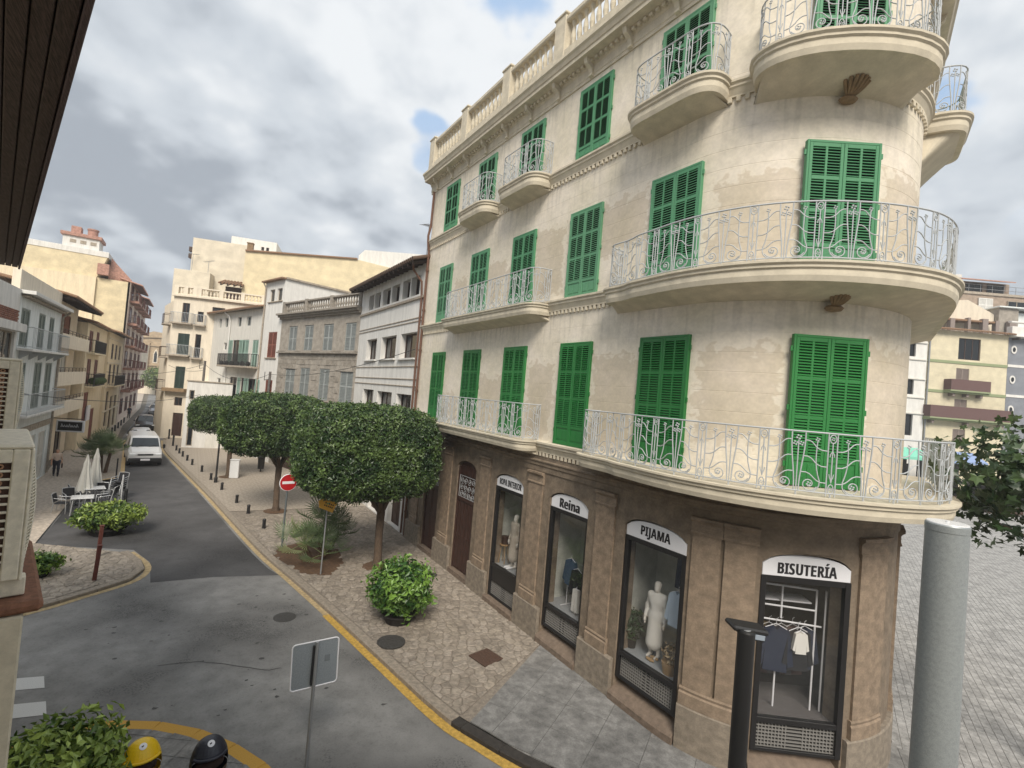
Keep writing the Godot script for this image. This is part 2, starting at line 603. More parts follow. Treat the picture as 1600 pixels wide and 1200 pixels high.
# one lyre of the ironwork with the waves and scrolls at its sides; w is half the way to the next
func lyre(pa: Path, u: float, y: float, w: float) -> MB:
	var m := MB.new()
	m.tube(bend(pa, u, y, [Vector2(0, 0.04), Vector2(0, 0.86)]), IR * 0.9, 5)
	for sg in [-1.0, 1.0]:
		m.tube(bend(pa, u, y, mir(bez(Vector2(0.035, 0.04), Vector2(0.035, 0.4), Vector2(0.11, 0.6), Vector2(0.10, 1.0), 7), sg)), IR, 5)
		for k in 3:
			var t: float = [0.86, 0.60, 0.34][k]
			var x0: float = 0.10 - 0.02 * k
			m.tube(bend(pa, u, y, mir(bez(Vector2(x0, t), Vector2(w * 0.50, t + 0.03), Vector2(w * 0.42, t - 0.17), Vector2(w - 0.075, t - 0.15), 7), sg)), IR * 0.85, 5)
		m.tube(bend(pa, u, y, mir(bez(Vector2(w * 0.55, 0.87), Vector2(w * 0.52, 0.6), Vector2(w * 0.50, 0.45), Vector2(w * 0.66, 0.22), 7) , sg)), IR * 0.85, 5)
		var sp := []
		var cx := w * 0.36
		for i in 23:
			var a := PI * 0.9 - i * TAU / 15.0
			var r := lerpf(0.125, 0.022, pow(i / 22.0, 0.8))
			sp.append(Vector2(cx + r * cos(a + PI), 0.155 + r * sin(a + PI)))
		m.tube(bend(pa, u, y, mir(sp, sg)), IR * 0.85, 5)
		m.tube(bend(pa, u, y, mir(bez(Vector2(w * 0.66, 0.22), Vector2(w * 0.7, 0.08), Vector2(w * 0.52, 0.03), Vector2(cx, 0.03), 5), sg)), IR * 0.85, 5)
		rosette(m, pa, u + sg * cx, y + 0.155, 0.026)
		rosette(m, pa, u + sg * w * 0.55, y + 0.885, 0.024)
		rosette(m, pa, u + sg * 0.045, y + 0.80, 0.026)
	rosette(m, pa, u, y + 0.90, 0.03)
	return m
func rosette(m: MB, pa: Path, u: float, y: float, r: float):
	var c := pa.at(clampf(u, 0, pa.length()), y)
	for i in 4:
		var a := TAU * i / 4.0 + 0.4
		var q := pa.at(clampf(u + cos(a) * r, 0, pa.length()), y + sin(a) * r)
		m.box(q, Vector3.ONE * r * 1.05, r * 0.3)
func keyhole(pa: Path, u: float, y: float) -> MB:
	var m := MB.new()
	for sg in [-1.0, 1.0]:
		m.tube(bend(pa, u, y, [Vector2(sg * 0.068, -0.02), Vector2(sg * 0.068, 1.0)]), IR, 5)
	m.tube(bend(pa, u, y, [Vector2(0, 0.2), Vector2(0, 0.84)]), IR * 0.9, 5)
	for e in 2:
		var lp := []
		for i in 13:
			var a := TAU * i / 12.0
			var rx := 0.05
			var ry := 0.075
			lp.append(Vector2(rx * sin(a) * (1.0 if e == 0 else 0.8), (0.91 - ry * cos(a) * 0.9) if e == 0 else (0.10 + ry * cos(a))))
		m.tube(bend(pa, u, y, lp), IR * 0.85, 5)
		rosette(m, pa, u, y + (0.91 if e == 0 else 0.10), 0.02)
	for sg in [-1.0, 1.0]:
		m.tube(bend(pa, u, y, bez(Vector2(0, 0.2), Vector2(sg * 0.01, 0.3), Vector2(sg * 0.03, 0.26), Vector2(sg * 0.035, 0.34), 3)), IR * 0.7, 5)
		m.tube(bend(pa, u, y, bez(Vector2(0, 0.72), Vector2(sg * 0.01, 0.66), Vector2(sg * 0.03, 0.7), Vector2(sg * 0.035, 0.62), 3)), IR * 0.7, 5)
	return m
func balcony(b: Node3D, ol: Array, top: float, thick: float, pitch: float, drop: float, railed := true):
	var edge := trace(ol, 0.0)
	var m := MB.new()
	var prof := [Vector2(-0.13, -thick), Vector2(-0.03, -thick), Vector2(0.0, -thick * 0.72), Vector2(0.0, -thick * 0.42), Vector2(0.035, -thick * 0.34), Vector2(0.035, -thick * 0.22), Vector2(0.075, -thick * 0.12), Vector2(0.075, 0.0), Vector2(-0.05, 0.0)]
	var n2 := edge.size()
	var nor := PackedVector2Array()
	for i in n2:
		var d := (edge[mini(i + 1, n2 - 1)] - edge[maxi(i - 1, 0)]).normalized()
		nor.append(Vector2(-d.y, d.x))
	for i in n2 - 1:
		for j in prof.size() - 1:
			var p: Vector2 = prof[j]
			var q: Vector2 = prof[j + 1]
			var d := (q - p).normalized()
			var A := edge[i] + nor[i] * p.x
			var B := edge[i + 1] + nor[i + 1] * p.x
			var C := edge[i + 1] + nor[i + 1] * q.x
			var D := edge[i] + nor[i] * q.x
			var na := Vector3(nor[i].x, 0, nor[i].y) * d.y - Vector3.UP * d.x
			var nb := Vector3(nor[i + 1].x, 0, nor[i + 1].y) * d.y - Vector3.UP * d.x
			m.quadn(Vector3(A.x, top + p.y, A.y), Vector3(B.x, top + p.y, B.y), Vector3(C.x, top + q.y, C.y), Vector3(D.x, top + q.y, D.y), na, nb, nb, na)
		# floor and soffit, from the wall out
		var a0 := P(ol[i].x, 0, top)
		var a1 := P(ol[i + 1].x, 0, top)
		var e0 := edge[i] - nor[i] * 0.05
		var e1 := edge[i + 1] - nor[i + 1] * 0.05
		m.quad(Vector3(e0.x, top, e0.y), Vector3(e1.x, top, e1.y), a1, a0)
		e0 = edge[i] - nor[i] * 0.13
		e1 = edge[i + 1] - nor[i + 1] * 0.13
		m.quad(a0 - Vector3(0, thick + drop, 0), a1 - Vector3(0, thick + drop, 0), Vector3(e1.x, top - thick, e1.y), Vector3(e0.x, top - thick, e0.y))
	var bal := wpart("balcony", m, mats.trim, b)
	if not railed: return bal
	var pa := Path.new(trace(ol, 0.07))
	var iron: Material = mats.iron
	var L := pa.length()
	for yy in [[1.0, "top_rail", 0.016], [0.03, "bottom_rail", 0.012]]:
		var t := MB.new()
		var pts := []
		var k := ceili(L / 0.12)
		for i in k + 1: pts.append(pa.at(L * i / k, top + 0.04 + yy[0]))
		t.tube(pts, yy[2], 6)
		wpart(yy[1], t, iron, bal)
	var cnt := maxi(1, roundi(L / pitch))
	var step := L / cnt
	for i in cnt:
		wpart("lyre_panel", lyre(pa, step * (i + 0.5), top + 0.04, step / 2), iron, bal)
		wpart("keyhole_panel", keyhole(pa, clampf(step * i, 0.08, L), top + 0.04), iron, bal)
	wpart("keyhole_panel", keyhole(pa, L - 0.08, top + 0.04), iron, bal)
	# little feet of the railing
	var ft := MB.new()
	for i in cnt * 2 + 1:
		var q := pa.at(clampf(step * i / 2, 0.03, L - 0.03), top)
		ft.box(q + Vector3(0, 0.03, 0), Vector3(0.02, 0.06, 0.02))
	wpart("railing_feet", ft, iron, bal)
	return bal

var slats_left := 296
# a pair of louvred shutters standing just proud of the wall, w wide, h high; its frame x has its origin at the bottom middle
func shutters(b: Node3D, x: Transform3D, w: float, h: float, bottom: float, mat: Material, single := false):
	var f := MB.new()
	f.span(-w / 2 - 0.045, -w / 2, 0.0, h + 0.05, -0.05, 0.05, 0.006, x)
	f.span(w / 2, w / 2 + 0.045, 0.0, h + 0.05, -0.05, 0.05, 0.006, x)
	f.span(-w / 2, w / 2, h, h + 0.05, -0.05, 0.048, 0.006, x)
	for sx in [-1.0, 1.0]:
		for hy in [0.12, 0.5, 0.9]:
			f.span(sx * (w / 2 + 0.045), sx * (w / 2 + 0.085), h * hy, h * hy + 0.10, 0.0, 0.03, 0.004, x)
	var sh := wpart("shutters", f, mat, b)
	var dk := MB.new()
	dk.span(-w / 2 + 0.01, w / 2 - 0.01, 0.02, h - 0.01, -0.03, 0.004, 0.0, x)
	wpart("shade_backing", dk, mats.dark_glass, sh)  # added dark panel, its colour standing in for the shade behind the slats
	var rails := [bottom, bottom + (h - bottom) * 0.36, bottom + (h - bottom) * 0.68, h]
	var lw := w / 2 - 0.006
	var st := 0.06
	for leaf in 2:
		var x0 := -w / 2 + 0.003 + leaf * (w / 2)
		var m := MB.new()
		m.span(x0, x0 + st, 0.0, h, 0.012, 0.047, 0.005, x)
		m.span(x0 + lw - st, x0 + lw, 0.0, h, 0.012, 0.047, 0.005, x)
		m.span(x0 + lw / 2 - st * 0.4, x0 + lw / 2 + st * 0.4, bottom + 0.06, h - 0.07, 0.014, 0.044, 0.005, x)
		m.span(x0 + st, x0 + lw - st, 0.0, 0.09, 0.014, 0.044, 0.004, x)
		for r in rails:
			m.span(x0 + st, x0 + lw - st, r - 0.075 if r > bottom + 0.1 else r - 0.03, r if r > bottom + 0.1 else r + 0.055, 0.015, 0.045, 0.004, x)
		if bottom > 0.2:
			m.span(x0 + st, x0 + lw - st, 0.08, bottom, 0.012, 0.028, 0.0, x)
			for k in 2:
				var px := x0 + st + 0.03 + k * (lw - 2 * st) / 2
				m.span(px, px + (lw - 2 * st) / 2 - 0.05, 0.14, bottom - 0.08, 0.028, 0.038, 0.008, x)
		wpart("leaf_frame", m, mat, sh)
		# the slats
		var sl := MB.new()
		var cw := lw / 2 - st * 1.4
		var one: ArrayMesh = null
		for k in 2:
			var cx := x0 + st + cw / 2 if k == 0 else x0 + lw - st - cw / 2
			for r in 3:
				var y0: float = rails[r] + (0.055 if r == 0 else 0.0)
				var y1: float = rails[r + 1] - 0.075
				var c := maxi(2, roundi((y1 - y0) / 0.052))
				for i in c:
					var t := x * Transform3D(Basis(Vector3.RIGHT, 0.72), Vector3(cx, y0 + (y1 - y0) * (i + 0.5) / c, 0.03))
					if single and slats_left > 0:
						slats_left -= 1
						if one == null:
							var o := MB.new()
							o.box(Vector3.ZERO, Vector3(cw + 0.01, 0.009, 0.060))
							one = o.mesh()
						wpart("slat", one, mat, sh, t)
					else:
						sl.box(Vector3.ZERO, Vector3(cw + 0.01, 0.009, 0.060), 0.0, t)
		if sl.v.size() > 0: stuff(wpart("slats", sl, mat, sh))
	return sh

# lunette outline used by the shop fronts: rectangle up to y1 and an arc above it
func lunette(x0: float, x1: float, y0: float, y1: float, rise: float, k := 14) -> PackedVector2Array:
	var r := PackedVector2Array([Vector2(x0, y0), Vector2(x1, y0)])
	for i in k + 1:
		var t := 1.0 - float(i) / k
		var u := absf(t * 2.0 - 1.0)
		r.append(Vector2(lerpf(x0, x1, t), y1 + rise * pow(1.0 - pow(u, 2.6), 0.75)))
	return r
func lettering(b: Node3D, s: String, x: Transform3D, height: float, width: float, mat: Material, bold: int, italic := false):
	var t := TextMesh.new()
	t.text = s
	var f := SystemFont.new()
	f.font_names = PackedStringArray(["Droid Sans"])
	f.font_weight = bold
	f.font_italic = italic
	t.font = f
	t.font_size = 64
	t.pixel_size = 0.01
	t.depth = 0.02
	var bb := t.get_aabb()
	var k := height / 0.46
	var kx := width / maxf(bb.size.x, 0.01)
	# heavier strokes for the bold words: the same outlines a little to each side
	var steps := [0.0]
	if bold >= 800: steps = [-0.013, -0.004, 0.005, 0.013]
	elif bold >= 700: steps = [-0.005, 0.005]
	for i in steps.size():
		wpart("lettering", t, mat, b, x * Transform3D(Basis.from_scale(Vector3(kx, k, 0.35)), Vector3(steps[i], -bb.get_center().y * k, 0.0004 * i)))

func outline_round(a: float, b: float, d: float, r: float) -> Array:
	var q := []
	for i in 10:
		var t := PI / 2 * i / 9.0
		q.append(Vector2(a + r * (1.0 - pow(cos(t), 0.8)), d * pow(sin(t), 0.6)))
	var k := ceili((b - a - 2 * r) / 0.2)
	for i in range(1, k): q.append(Vector2(a + r + (b - a - 2 * r) * i / k, d))
	for i in 10:
		var t := PI / 2 * (1.0 - i / 9.0)
		q.append(Vector2(b - r * (1.0 - pow(cos(t), 0.8)), d * pow(sin(t), 0.6)))
	return q
func map_to_wall(m: MB, s0: float):
	for i in m.v.size():
		var p := m.v[i]
		m.n[i] = FT(s0 + p.x).basis * m.n[i]
		m.v[i] = P(s0 + p.x, p.z, p.y)
func pilaster(b: Node3D, a: float, c: float, mat: Material, wide := 0.0):
	var m := MB.new()
	run(m, a - 0.04, c + 0.04, [Vector2(0, 0.97), Vector2(0.085, 0.97), Vector2(0.085, 1.2), Vector2(0.06, 1.23), Vector2(0.075, 1.28), Vector2(0.06, 1.31), Vector2(0, 1.31)])
	run(m, a, c, slab_prof(0.0, 0.05, 1.31, 4.33))
	run(m, a - 0.03, c + 0.03, [Vector2(0, 4.30), Vector2(0.075, 4.31), Vector2(0.075, 4.34), Vector2(0.055, 4.36), Vector2(0.055, 4.52), Vector2(0.08, 4.55), Vector2(0.12, 4.58), Vector2(0.12, 4.64), Vector2(0, 4.64)])
	wpart("pilaster", m, mat, b)
func plinth(b: Node3D, a: float, c: float, mat: Material):
	var m := MB.new()
	run(m, a, c, [Vector2(-0.25, 0.0), Vector2(0.10, 0.0), Vector2(0.10, 0.94), Vector2(0.075, 0.97), Vector2(-0.25, 0.97)])
	wpart("plinth", m, mat, b)
func shop_window(b: Node3D, a: float, c: float, vent0: float, vent1: float, glass0: float, text: String, bold: int, tw: float, th: float, italic := false, tox := 0.0):
	var s := (a + c) / 2
	var w := c - a
	var o := -0.10 if s < 0.5 else -0.15
	var x := FT(s, o)
	var hw := w / 2
	var fm := MB.new()
	var blk: Material = mats.black
	fm.span(-hw, -hw + 0.10, vent0 - 0.06, 3.80, -0.06, 0.06, 0.004, x)
	fm.span(hw - 0.10, hw, vent0 - 0.06, 3.80, -0.06, 0.06, 0.004, x)
	fm.span(-hw + 0.10, hw - 0.10, 3.70, 3.80, -0.055, 0.055, 0.004, x)
	fm.span(-hw + 0.10, hw - 0.10, glass0 - 0.10, glass0, -0.055, 0.055, 0.004, x)
	fm.span(-hw + 0.10, hw - 0.10, vent0 - 0.06, vent0, -0.055, 0.055, 0.004, x)
	fm.span(-hw + 0.10, hw - 0.10, vent0, glass0 - 0.10, -0.055, -0.035, 0.0, x)
	if glass0 - 0.1 > vent1 + 0.05:
		fm.span(-hw + 0.10, hw - 0.10, vent1, glass0 - 0.10, -0.035, 0.03, 0.0, x)
	var f := wpart("shop_window", fm, blk, b)
	var g := MB.new()
	g.span(-hw + 0.10, hw - 0.10, glass0, 3.70, -0.006, 0.006, 0.0, x)
	wpart("glass_pane", g, mats.shop_glass, f)
	# pierced vent under the glass
	var v := MB.new()
	var nx := roundi((w - 0.2) / 0.062)
	var ny := roundi((vent1 - vent0) / 0.062)
	for i in nx + 1:
		var px := -hw + 0.10 + (w - 0.2) * i / nx
		if absf(px) > 0.02 and absf(px) < 0.12: continue
		var r := 0.009
		v.span(px - r, px + r, vent0, vent1, -0.034, 0.0, 0.0, x)
	for i in ny + 1:
		var py := vent0 + (vent1 - vent0) * i / ny
		v.span(-hw + 0.10, hw - 0.10, py - 0.009, py + 0.009, -0.03, 0.003, 0.0, x)
	wpart("vent_grille", v, mats.vent, f)
	# white lunette board with the shop's word
	var sg := MB.new()
	sg.prism(lunette(-hw + 0.015, hw - 0.015, 3.805, 4.02, 0.20), 0.0, 0.05, x, 0.006)
	var bd := wpart("sign_board", sg, mats.white_board, b)
	lettering(bd, text, x * Transform3D(Basis.IDENTITY, Vector3(tox, 3.985, 0.051)), th, tw, mats.ink, bold, italic)
	# step of stone under the window
	var st := MB.new()
	run(st, a - 0.02, c + 0.02, [Vector2(-0.4, 0.0), Vector2(0.13, 0.0), Vector2(0.13, 0.26), Vector2(0.10, 0.30), Vector2(-0.4, vent0 - 0.07)])
	wpart("stone_sill", st, mats.sill, b)
	# the room behind the glass: floor, back, sides and ceiling, each with its own thickness
	var rm := MB.new()
	var d0 := -0.075
	var d1 := -1.35
	var e := 0.22
	var fy := glass0 - 0.06
	rm.span(-hw - e, hw + e, fy, 3.95, d1 - 0.1, d1, 0.0, x)
	rm.span(-hw - e - 0.1, -hw - e, fy, 3.95, d1, d0, 0.0, x)
	rm.span(hw + e, hw + e + 0.1, fy, 3.95, d1, d0, 0.0, x)
	rm.span(-hw - e, hw + e, 3.85, 3.95, d1, d0, 0.0, x)
	rm.span(-hw - e, -hw, fy, 3.85, d0 - 0.05, d0, 0.0, x)
	rm.span(hw, hw + e, fy, 3.85, d0 - 0.05, d0, 0.0, x)
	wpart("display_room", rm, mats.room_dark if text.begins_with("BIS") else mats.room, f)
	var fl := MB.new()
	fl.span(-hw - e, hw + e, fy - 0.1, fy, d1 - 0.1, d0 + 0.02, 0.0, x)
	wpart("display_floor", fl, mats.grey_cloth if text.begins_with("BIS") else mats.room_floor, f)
	for k in 3:
		var sp := MB.new()
		sp.lathe([Vector2(0.0, 3.60), Vector2(0.045, 3.60), Vector2(0.045, 3.76), Vector2(0.0, 3.76)], 10, Vector3(-hw * 0.55 + k * hw * 0.55, 0, -0.45), x)
		sp.tube([x * Vector3(-hw * 0.55 + k * hw * 0.55, 3.75, -0.45), x * Vector3(-hw * 0.55 + k * hw * 0.55, 3.86, -0.45)], 0.012, 5)
		wpart("ceiling_spot", sp, mats.white_board, f)
	return f
func street_door(b: Node3D, a: float, c: float, boarded: bool):
	var s := (a + c) / 2
	var x := FT(s, -0.11)
	var hw := (c - a) / 2
	var fm := MB.new()
	fm.span(-hw, -hw + 0.07, 0.3, 4.0, -0.05, 0.05, 0.006, x)
	fm.span(hw - 0.07, hw, 0.3, 4.0, -0.05, 0.05, 0.006, x)
	fm.span(-hw + 0.07, hw - 0.07, 2.78, 2.9, -0.05, 0.055, 0.006, x)
	var f := wpart("street_door", fm, mats.door, b)
	for leaf in 2:
		var x0 := -hw + 0.07 + leaf * (hw - 0.07)
		var lw := hw - 0.08
		var lf := MB.new()
		lf.span(x0, x0 + lw, 0.3, 2.78, -0.04, 0.0, 0.004, x)
		if boarded:
			for k in 3:
				lf.span(x0 + lw * k / 3.0 + 0.012, x0 + lw * (k + 1) / 3.0 - 0.012, 0.34, 2.74, 0.0, 0.022, 0.006, x)
			for k in 3: lf.box(Vector3(x0 + lw * (k + 0.5) / 3.0, 1.5, 0.025), Vector3(lw * 0.22, 0.12, 0.03), 0.01, x)
		else:
			for py in [[0.36, 0.72], [0.8, 1.62], [1.7, 2.7]]:
				lf.span(x0 + 0.07, x0 + lw - 0.07, py[0], py[1], 0.0, 0.02, 0.012, x)
		wpart("door_leaf", lf, mats.door, f)
	# boarded arch and iron scrollwork above
	var tp := MB.new()
	tp.prism(lunette(-hw + 0.07, hw - 0.07, 2.9, 4.02, 0.19), -0.05, -0.01, x)
	wpart("transom_board", tp, mats.door, f)
	for k in 4:
		var px := -hw + 0.12 + (2 * hw - 0.24) * (k + 0.5) / 4.0
		var bo := MB.new()
		bo.span(px - 0.12, px + 0.12, 3.72, 4.05, -0.01, 0.012, 0.006, x)
		wpart("transom_plank", bo, mats.door, f)
	var ir := MB.new()
	for k in 4:
		var cx := -hw + 0.16 + (2 * hw - 0.32) * (k + 0.5) / 4.0
		for r in 3:
			var cy := 3.03 + 0.25 * r
			var q := []
			for i in 19:
				var a2 := TAU * i / 12.0 + k + r
				var rr := lerpf(0.125, 0.03, i / 18.0)
				q.append(x * Vector3(cx + rr * cos(a2), cy + rr * sin(a2), 0.02))
			ir.tube(q, 0.009, 5)
	for q in [[-hw + 0.1, 2.92, -hw + 0.1, 3.68], [hw - 0.1, 2.92, hw - 0.1, 3.68], [-hw + 0.1, 3.68, hw - 0.1, 3.68], [-hw + 0.1, 2.92, hw - 0.1, 2.92]]:
		ir.tube([x * Vector3(q[0], q[1], 0.02), x * Vector3(q[2], q[3], 0.02)], 0.011, 5)
	wpart("iron_scrollwork", ir, mats.iron, f)
	var st := MB.new()
	run(st, a - 0.02, c + 0.02, [Vector2(-0.4, 0.0), Vector2(0.08, 0.0), Vector2(0.08, 0.28), Vector2(-0.4, 0.3)])
	wpart("doorstep", st, mats.sill, b)

func build_corner_house():
	var b := thing("corner_building", "four-storey cream corner building with green louvred shutters, curved white iron balconies and brown shop fronts", "building", Vector3(9.5, 0, -12))
	var S0 := -14.15
	var S1 := 16.0
	var ops := [[-12.45, -11.1, 0.0, 4.28], [-9.6, -8.18, 0.0, 4.28], [-6.87, -5.25, 0.0, 4.28], [-3.95, -2.37, 0.0, 4.28], [-1.12, 0.55, 0.0, 4.28], [1.92, 3.54, 0.0, 4.28], [7.0, 8.6, 0.0, 4.28]]
	# ground floor
	var g := MB.new()
	holed(g, func(s, y, o): return P(s, o, y), S0, S1, 0.0, 4.66, ops, 0.42, cuts(S0, S1))
	wpart("ground_floor_wall", g, mats.brown, b)
	for o in ops:
		var sp := MB.new()
		var hw: float = (o[1] - o[0]) / 2
		var arc := lunette(-hw, hw, 3.9, 4.04, 0.22)
		var pl := PackedVector2Array()
		for i in range(2, arc.size()): pl.append(arc[i])
		pl.append(Vector2(-hw, 4.28))
		pl.append(Vector2(hw, 4.28))
		sp.prism(pl, -0.40, 0.0)
		map_to_wall(sp, (o[0] + o[1]) / 2)
		wpart("arch_spandrel", sp, mats.brown, b)
	for q in [[-14.12, -12.5], [-11.05, -9.65], [-8.13, -6.92], [-5.2, -4.0], [-2.32, -1.17], [0.60, 1.87], [3.59, 6.9]]: plinth(b, q[0], q[1], mats.plinth)
	for q in [[-13.6, -12.95], [-10.68, -10.02], [-7.82, -7.2], [-4.95, -4.28], [-2.05, -1.42], [0.66, 1.20], [1.27, 1.82], [3.72, 4.5], [5.6, 6.3]]: pilaster(b, q[0], q[1], mats.pilaster)
	var en := MB.new()
	run(en, S0, S1, [Vector2(0, 4.66), Vector2(0.03, 4.66), Vector2(0.03, 4.80), Vector2(0.06, 4.83), Vector2(0.06, 4.90), Vector2(0.09, 4.94), Vector2(0.09, 4.97), Vector2(0.03, 4.99), Vector2(0.03, 5.2), Vector2(0, 5.2)])
	wpart("entablature", en, mats.brown, b)
	street_door(b, -12.45, -11.1, false)
	street_door(b, -9.6, -8.18, true)
	shop_window(b, -6.87, -5.25, 0.36, 0.78, 1.32, "ROPA INTERIOR", 700, 1.24, 0.19)
	shop_window(b, -3.95, -2.37, 0.62, 1.06, 1.17, "Reina", 800, 0.80, 0.24, true)
	shop_window(b, -1.12, 0.55, 0.66, 1.10, 1.21, "PIJAMA", 700, 0.80, 0.20)
	shop_window(b, 1.92, 3.54, 0.66, 1.10, 1.21, "BISUTERÍA", 700, 1.06, 0.20)
	# upper walls: courses of blocks with fine sunk joints
	var u := MB.new()
	for fl in [[5.2, 9.3], [9.3, 13.15], [13.15, 15.7]]:
		var pr := [Vector2(0, fl[0])]
		var y: float = fl[0] + 0.4
		while y < fl[1] - 0.1:
			pr.append(Vector2(0, y - 0.008))
			pr.append(Vector2(-0.004, y))
			pr.append(Vector2(0, y + 0.008))
			y += 0.39 if fl[0] < 13 else 9.0
		pr.append(Vector2(0, fl[1]))
		run(u, S0, S1, pr, false)
	wpart("upper_wall", u, mats.facade, b)
	# the sides and the roof that close it
	var cl := MB.new()
	var e0 := P(S0, 0, 0)
	var e1 := P(S1, 0, 0)
	var bk := Vector3(e1.x, 0, e0.z)
	for q in [[bk, e0], [e1, bk]]:
		cl.quad(q[0], q[1], q[1] + Vector3(0, 16.45, 0), q[0] + Vector3(0, 16.45, 0))
	var c := cuts(S0, S1)
	for i in c.size() - 1:
		cl.tri(P(c[i], 0, 16.43), P(c[i + 1], 0, 16.43), Vector3(bk.x, 16.43, bk.z))
	wpart("side_wall_and_roof", cl, mats.cream_plain, b)
	# string courses, dentils
	for yy in [5.2, 9.24, 13.08]:
		var st := MB.new()
		run(st, S0, S1, [Vector2(0, yy), Vector2(0.05, yy), Vector2(0.05, yy + 0.03), Vector2(0.10, yy + 0.14), Vector2(0.13, yy + 0.17), Vector2(0.13, yy + 0.22), Vector2(0.17, yy + 0.25), Vector2(0.17, yy + 0.30), Vector2(0, yy + 0.33)])
		wpart("string_course", st, mats.trim, b)
		var dn := MB.new()
		var s := S0 + 0.06
		while s < 7.5:
			dn.box(Vector3(0, yy - 0.055, 0.03), Vector3(0.085, 0.10, 0.06), 0.008, FT(s))
			s += 0.165
		stuff(wpart("dentils", dn, mats.trim, b))
	# cornice with brackets and its own dentils, balustrade above
	var co := MB.new()
	run(co, S0 - 0.3, S1, [Vector2(0, 15.62), Vector2(0.04, 15.62), Vector2(0.04, 15.70), Vector2(0.06, 15.72), Vector2(0.06, 15.94), Vector2(0.11, 15.99), Vector2(0.13, 16.06), Vector2(0.42, 16.09), Vector2(0.42, 16.19), Vector2(0.45, 16.21), Vector2(0.49, 16.31), Vector2(0.54, 16.36), Vector2(0.54, 16.44), Vector2(-0.4, 16.47)])
	wpart("cornice", co, mats.trim, b)
	var dn2 := MB.new()
	var s2 := S0 + 0.05
	while s2 < 7.0:
		dn2.box(Vector3(0, 16.02, 0.15), Vector3(0.10, 0.085, 0.12), 0.01, FT(s2))
		s2 += 0.19
	stuff(wpart("cornice_dentils", dn2, mats.trim, b))
	for i in 15:
		var s3 := -13.7 + i * 1.45
		var br := MB.new()
		br.prism(PackedVector2Array([Vector2(0.02, 15.63), Vector2(0.13, 15.66), Vector2(0.11, 15.74), Vector2(0.16, 15.85), Vector2(0.30, 15.94), Vector2(0.34, 16.08), Vector2(0.02, 16.08)]), -0.065, 0.065, FT(s3) * Transform3D(Basis(Vector3.UP, -PI / 2), Vector3.ZERO))
		wpart("cornice_bracket", br, mats.trim, b)
	var rl := MB.new()
	run(rl, S0, S1, slab_prof(0.06, 0.42, 16.46, 16.72))
	run(rl, S0, S1, [Vector2(0.09, 17.58), Vector2(0.39, 17.58), Vector2(0.42, 17.62), Vector2(0.42, 17.72), Vector2(0.38, 17.76), Vector2(0.10, 17.76), Vector2(0.06, 17.72), Vector2(0.06, 17.62), Vector2(0.09, 17.58)], false)
	wpart("balustrade_rail", rl, mats.trim, b)
	var bl := MB.new()
	bl.lathe([Vector2(0.075, 0.0), Vector2(0.075, 0.08), Vector2(0.045, 0.13), Vector2(0.08, 0.34), Vector2(0.07, 0.46), Vector2(0.035, 0.66), Vector2(0.05, 0.72), Vector2(0.075, 0.77), Vector2(0.075, 0.86)], 10)
	var blm := bl.mesh()
	var pr2 := [-13.85, -10.75, -7.65, -4.7, -1.75, 1.25, 4.2, 7.2]
	for i in pr2.size():
		var pm := MB.new()
		pm.box(Vector3(0, 17.16, 0.24), Vector3(0.5, 1.36, 0.40), 0.015, FT(pr2[i]))
		pm.box(Vector3(0, 17.85, 0.24), Vector3(0.58, 0.08, 0.47), 0.02, FT(pr2[i]))
		wpart("balustrade_pier", pm, mats.trim, b)
		if i + 1 < pr2.size():
			for k in 9:
				var s4: float = lerpf(pr2[i] + 0.28, pr2[i + 1] - 0.28, (k + 0.5) / 9.0)
				wpart("baluster", blm, mats.trim, b, FT(s4, 0.24, 16.72))
	# shutters of the three floors
	var sc := [-12.1, -9.2, -6.3, -3.33, -0.37, 2.79, 7.2]
	for f in 3:
		for i in sc.size():
			var near: bool = f == 0 and i in [4, 5]
			var w := 1.20 if i < 4 else 1.26
			var fx := FT(sc[i], 0.012 if i < 5 else 0.0)
			if i == 5: fx = FT(sc[i], 0.05)
			if i == 0: w = 1.1
			fx.origin.y = [5.53, 9.52, 13.36][f]
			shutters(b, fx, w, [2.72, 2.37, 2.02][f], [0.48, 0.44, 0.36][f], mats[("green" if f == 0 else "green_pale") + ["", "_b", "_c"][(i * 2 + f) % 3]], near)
	# balconies
	balcony(b, outline_round(-10.95, -4.65, 0.66, 0.5), 5.50, 0.30, 1.02, 0.12)
	balcony(b, outline_big(-2.3, 9.5, 0.70, 1.10), 5.50, 0.30, 1.04, 0.12)
	balcony(b, outline_round(-10.95, -4.65, 0.66, 0.5), 9.45, 0.32, 1.02, 0.14)
	balcony(b, outline_big(-1.9, 9.5, 0.60, 0.88), 9.42, 0.34, 1.04, 0.14)
	for q in [[-9.15, 1.1, 0.68], [-6.2, 1.12, 0.68], [-0.37, 1.12, 0.72]]:
		balcony(b, outline_round(q[0] - q[1], q[0] + q[1], q[2], 0.55), 13.40, 0.36, 1.0, 0.1)
	balcony(b, outline_round(1.2, 4.12, 1.0, 1.2), 13.40, 0.36, 1.04, 0.2)
	balcony(b, outline_round(5.75, 7.7, 0.78, 0.5), 13.40, 0.36, 1.0, 0.6)
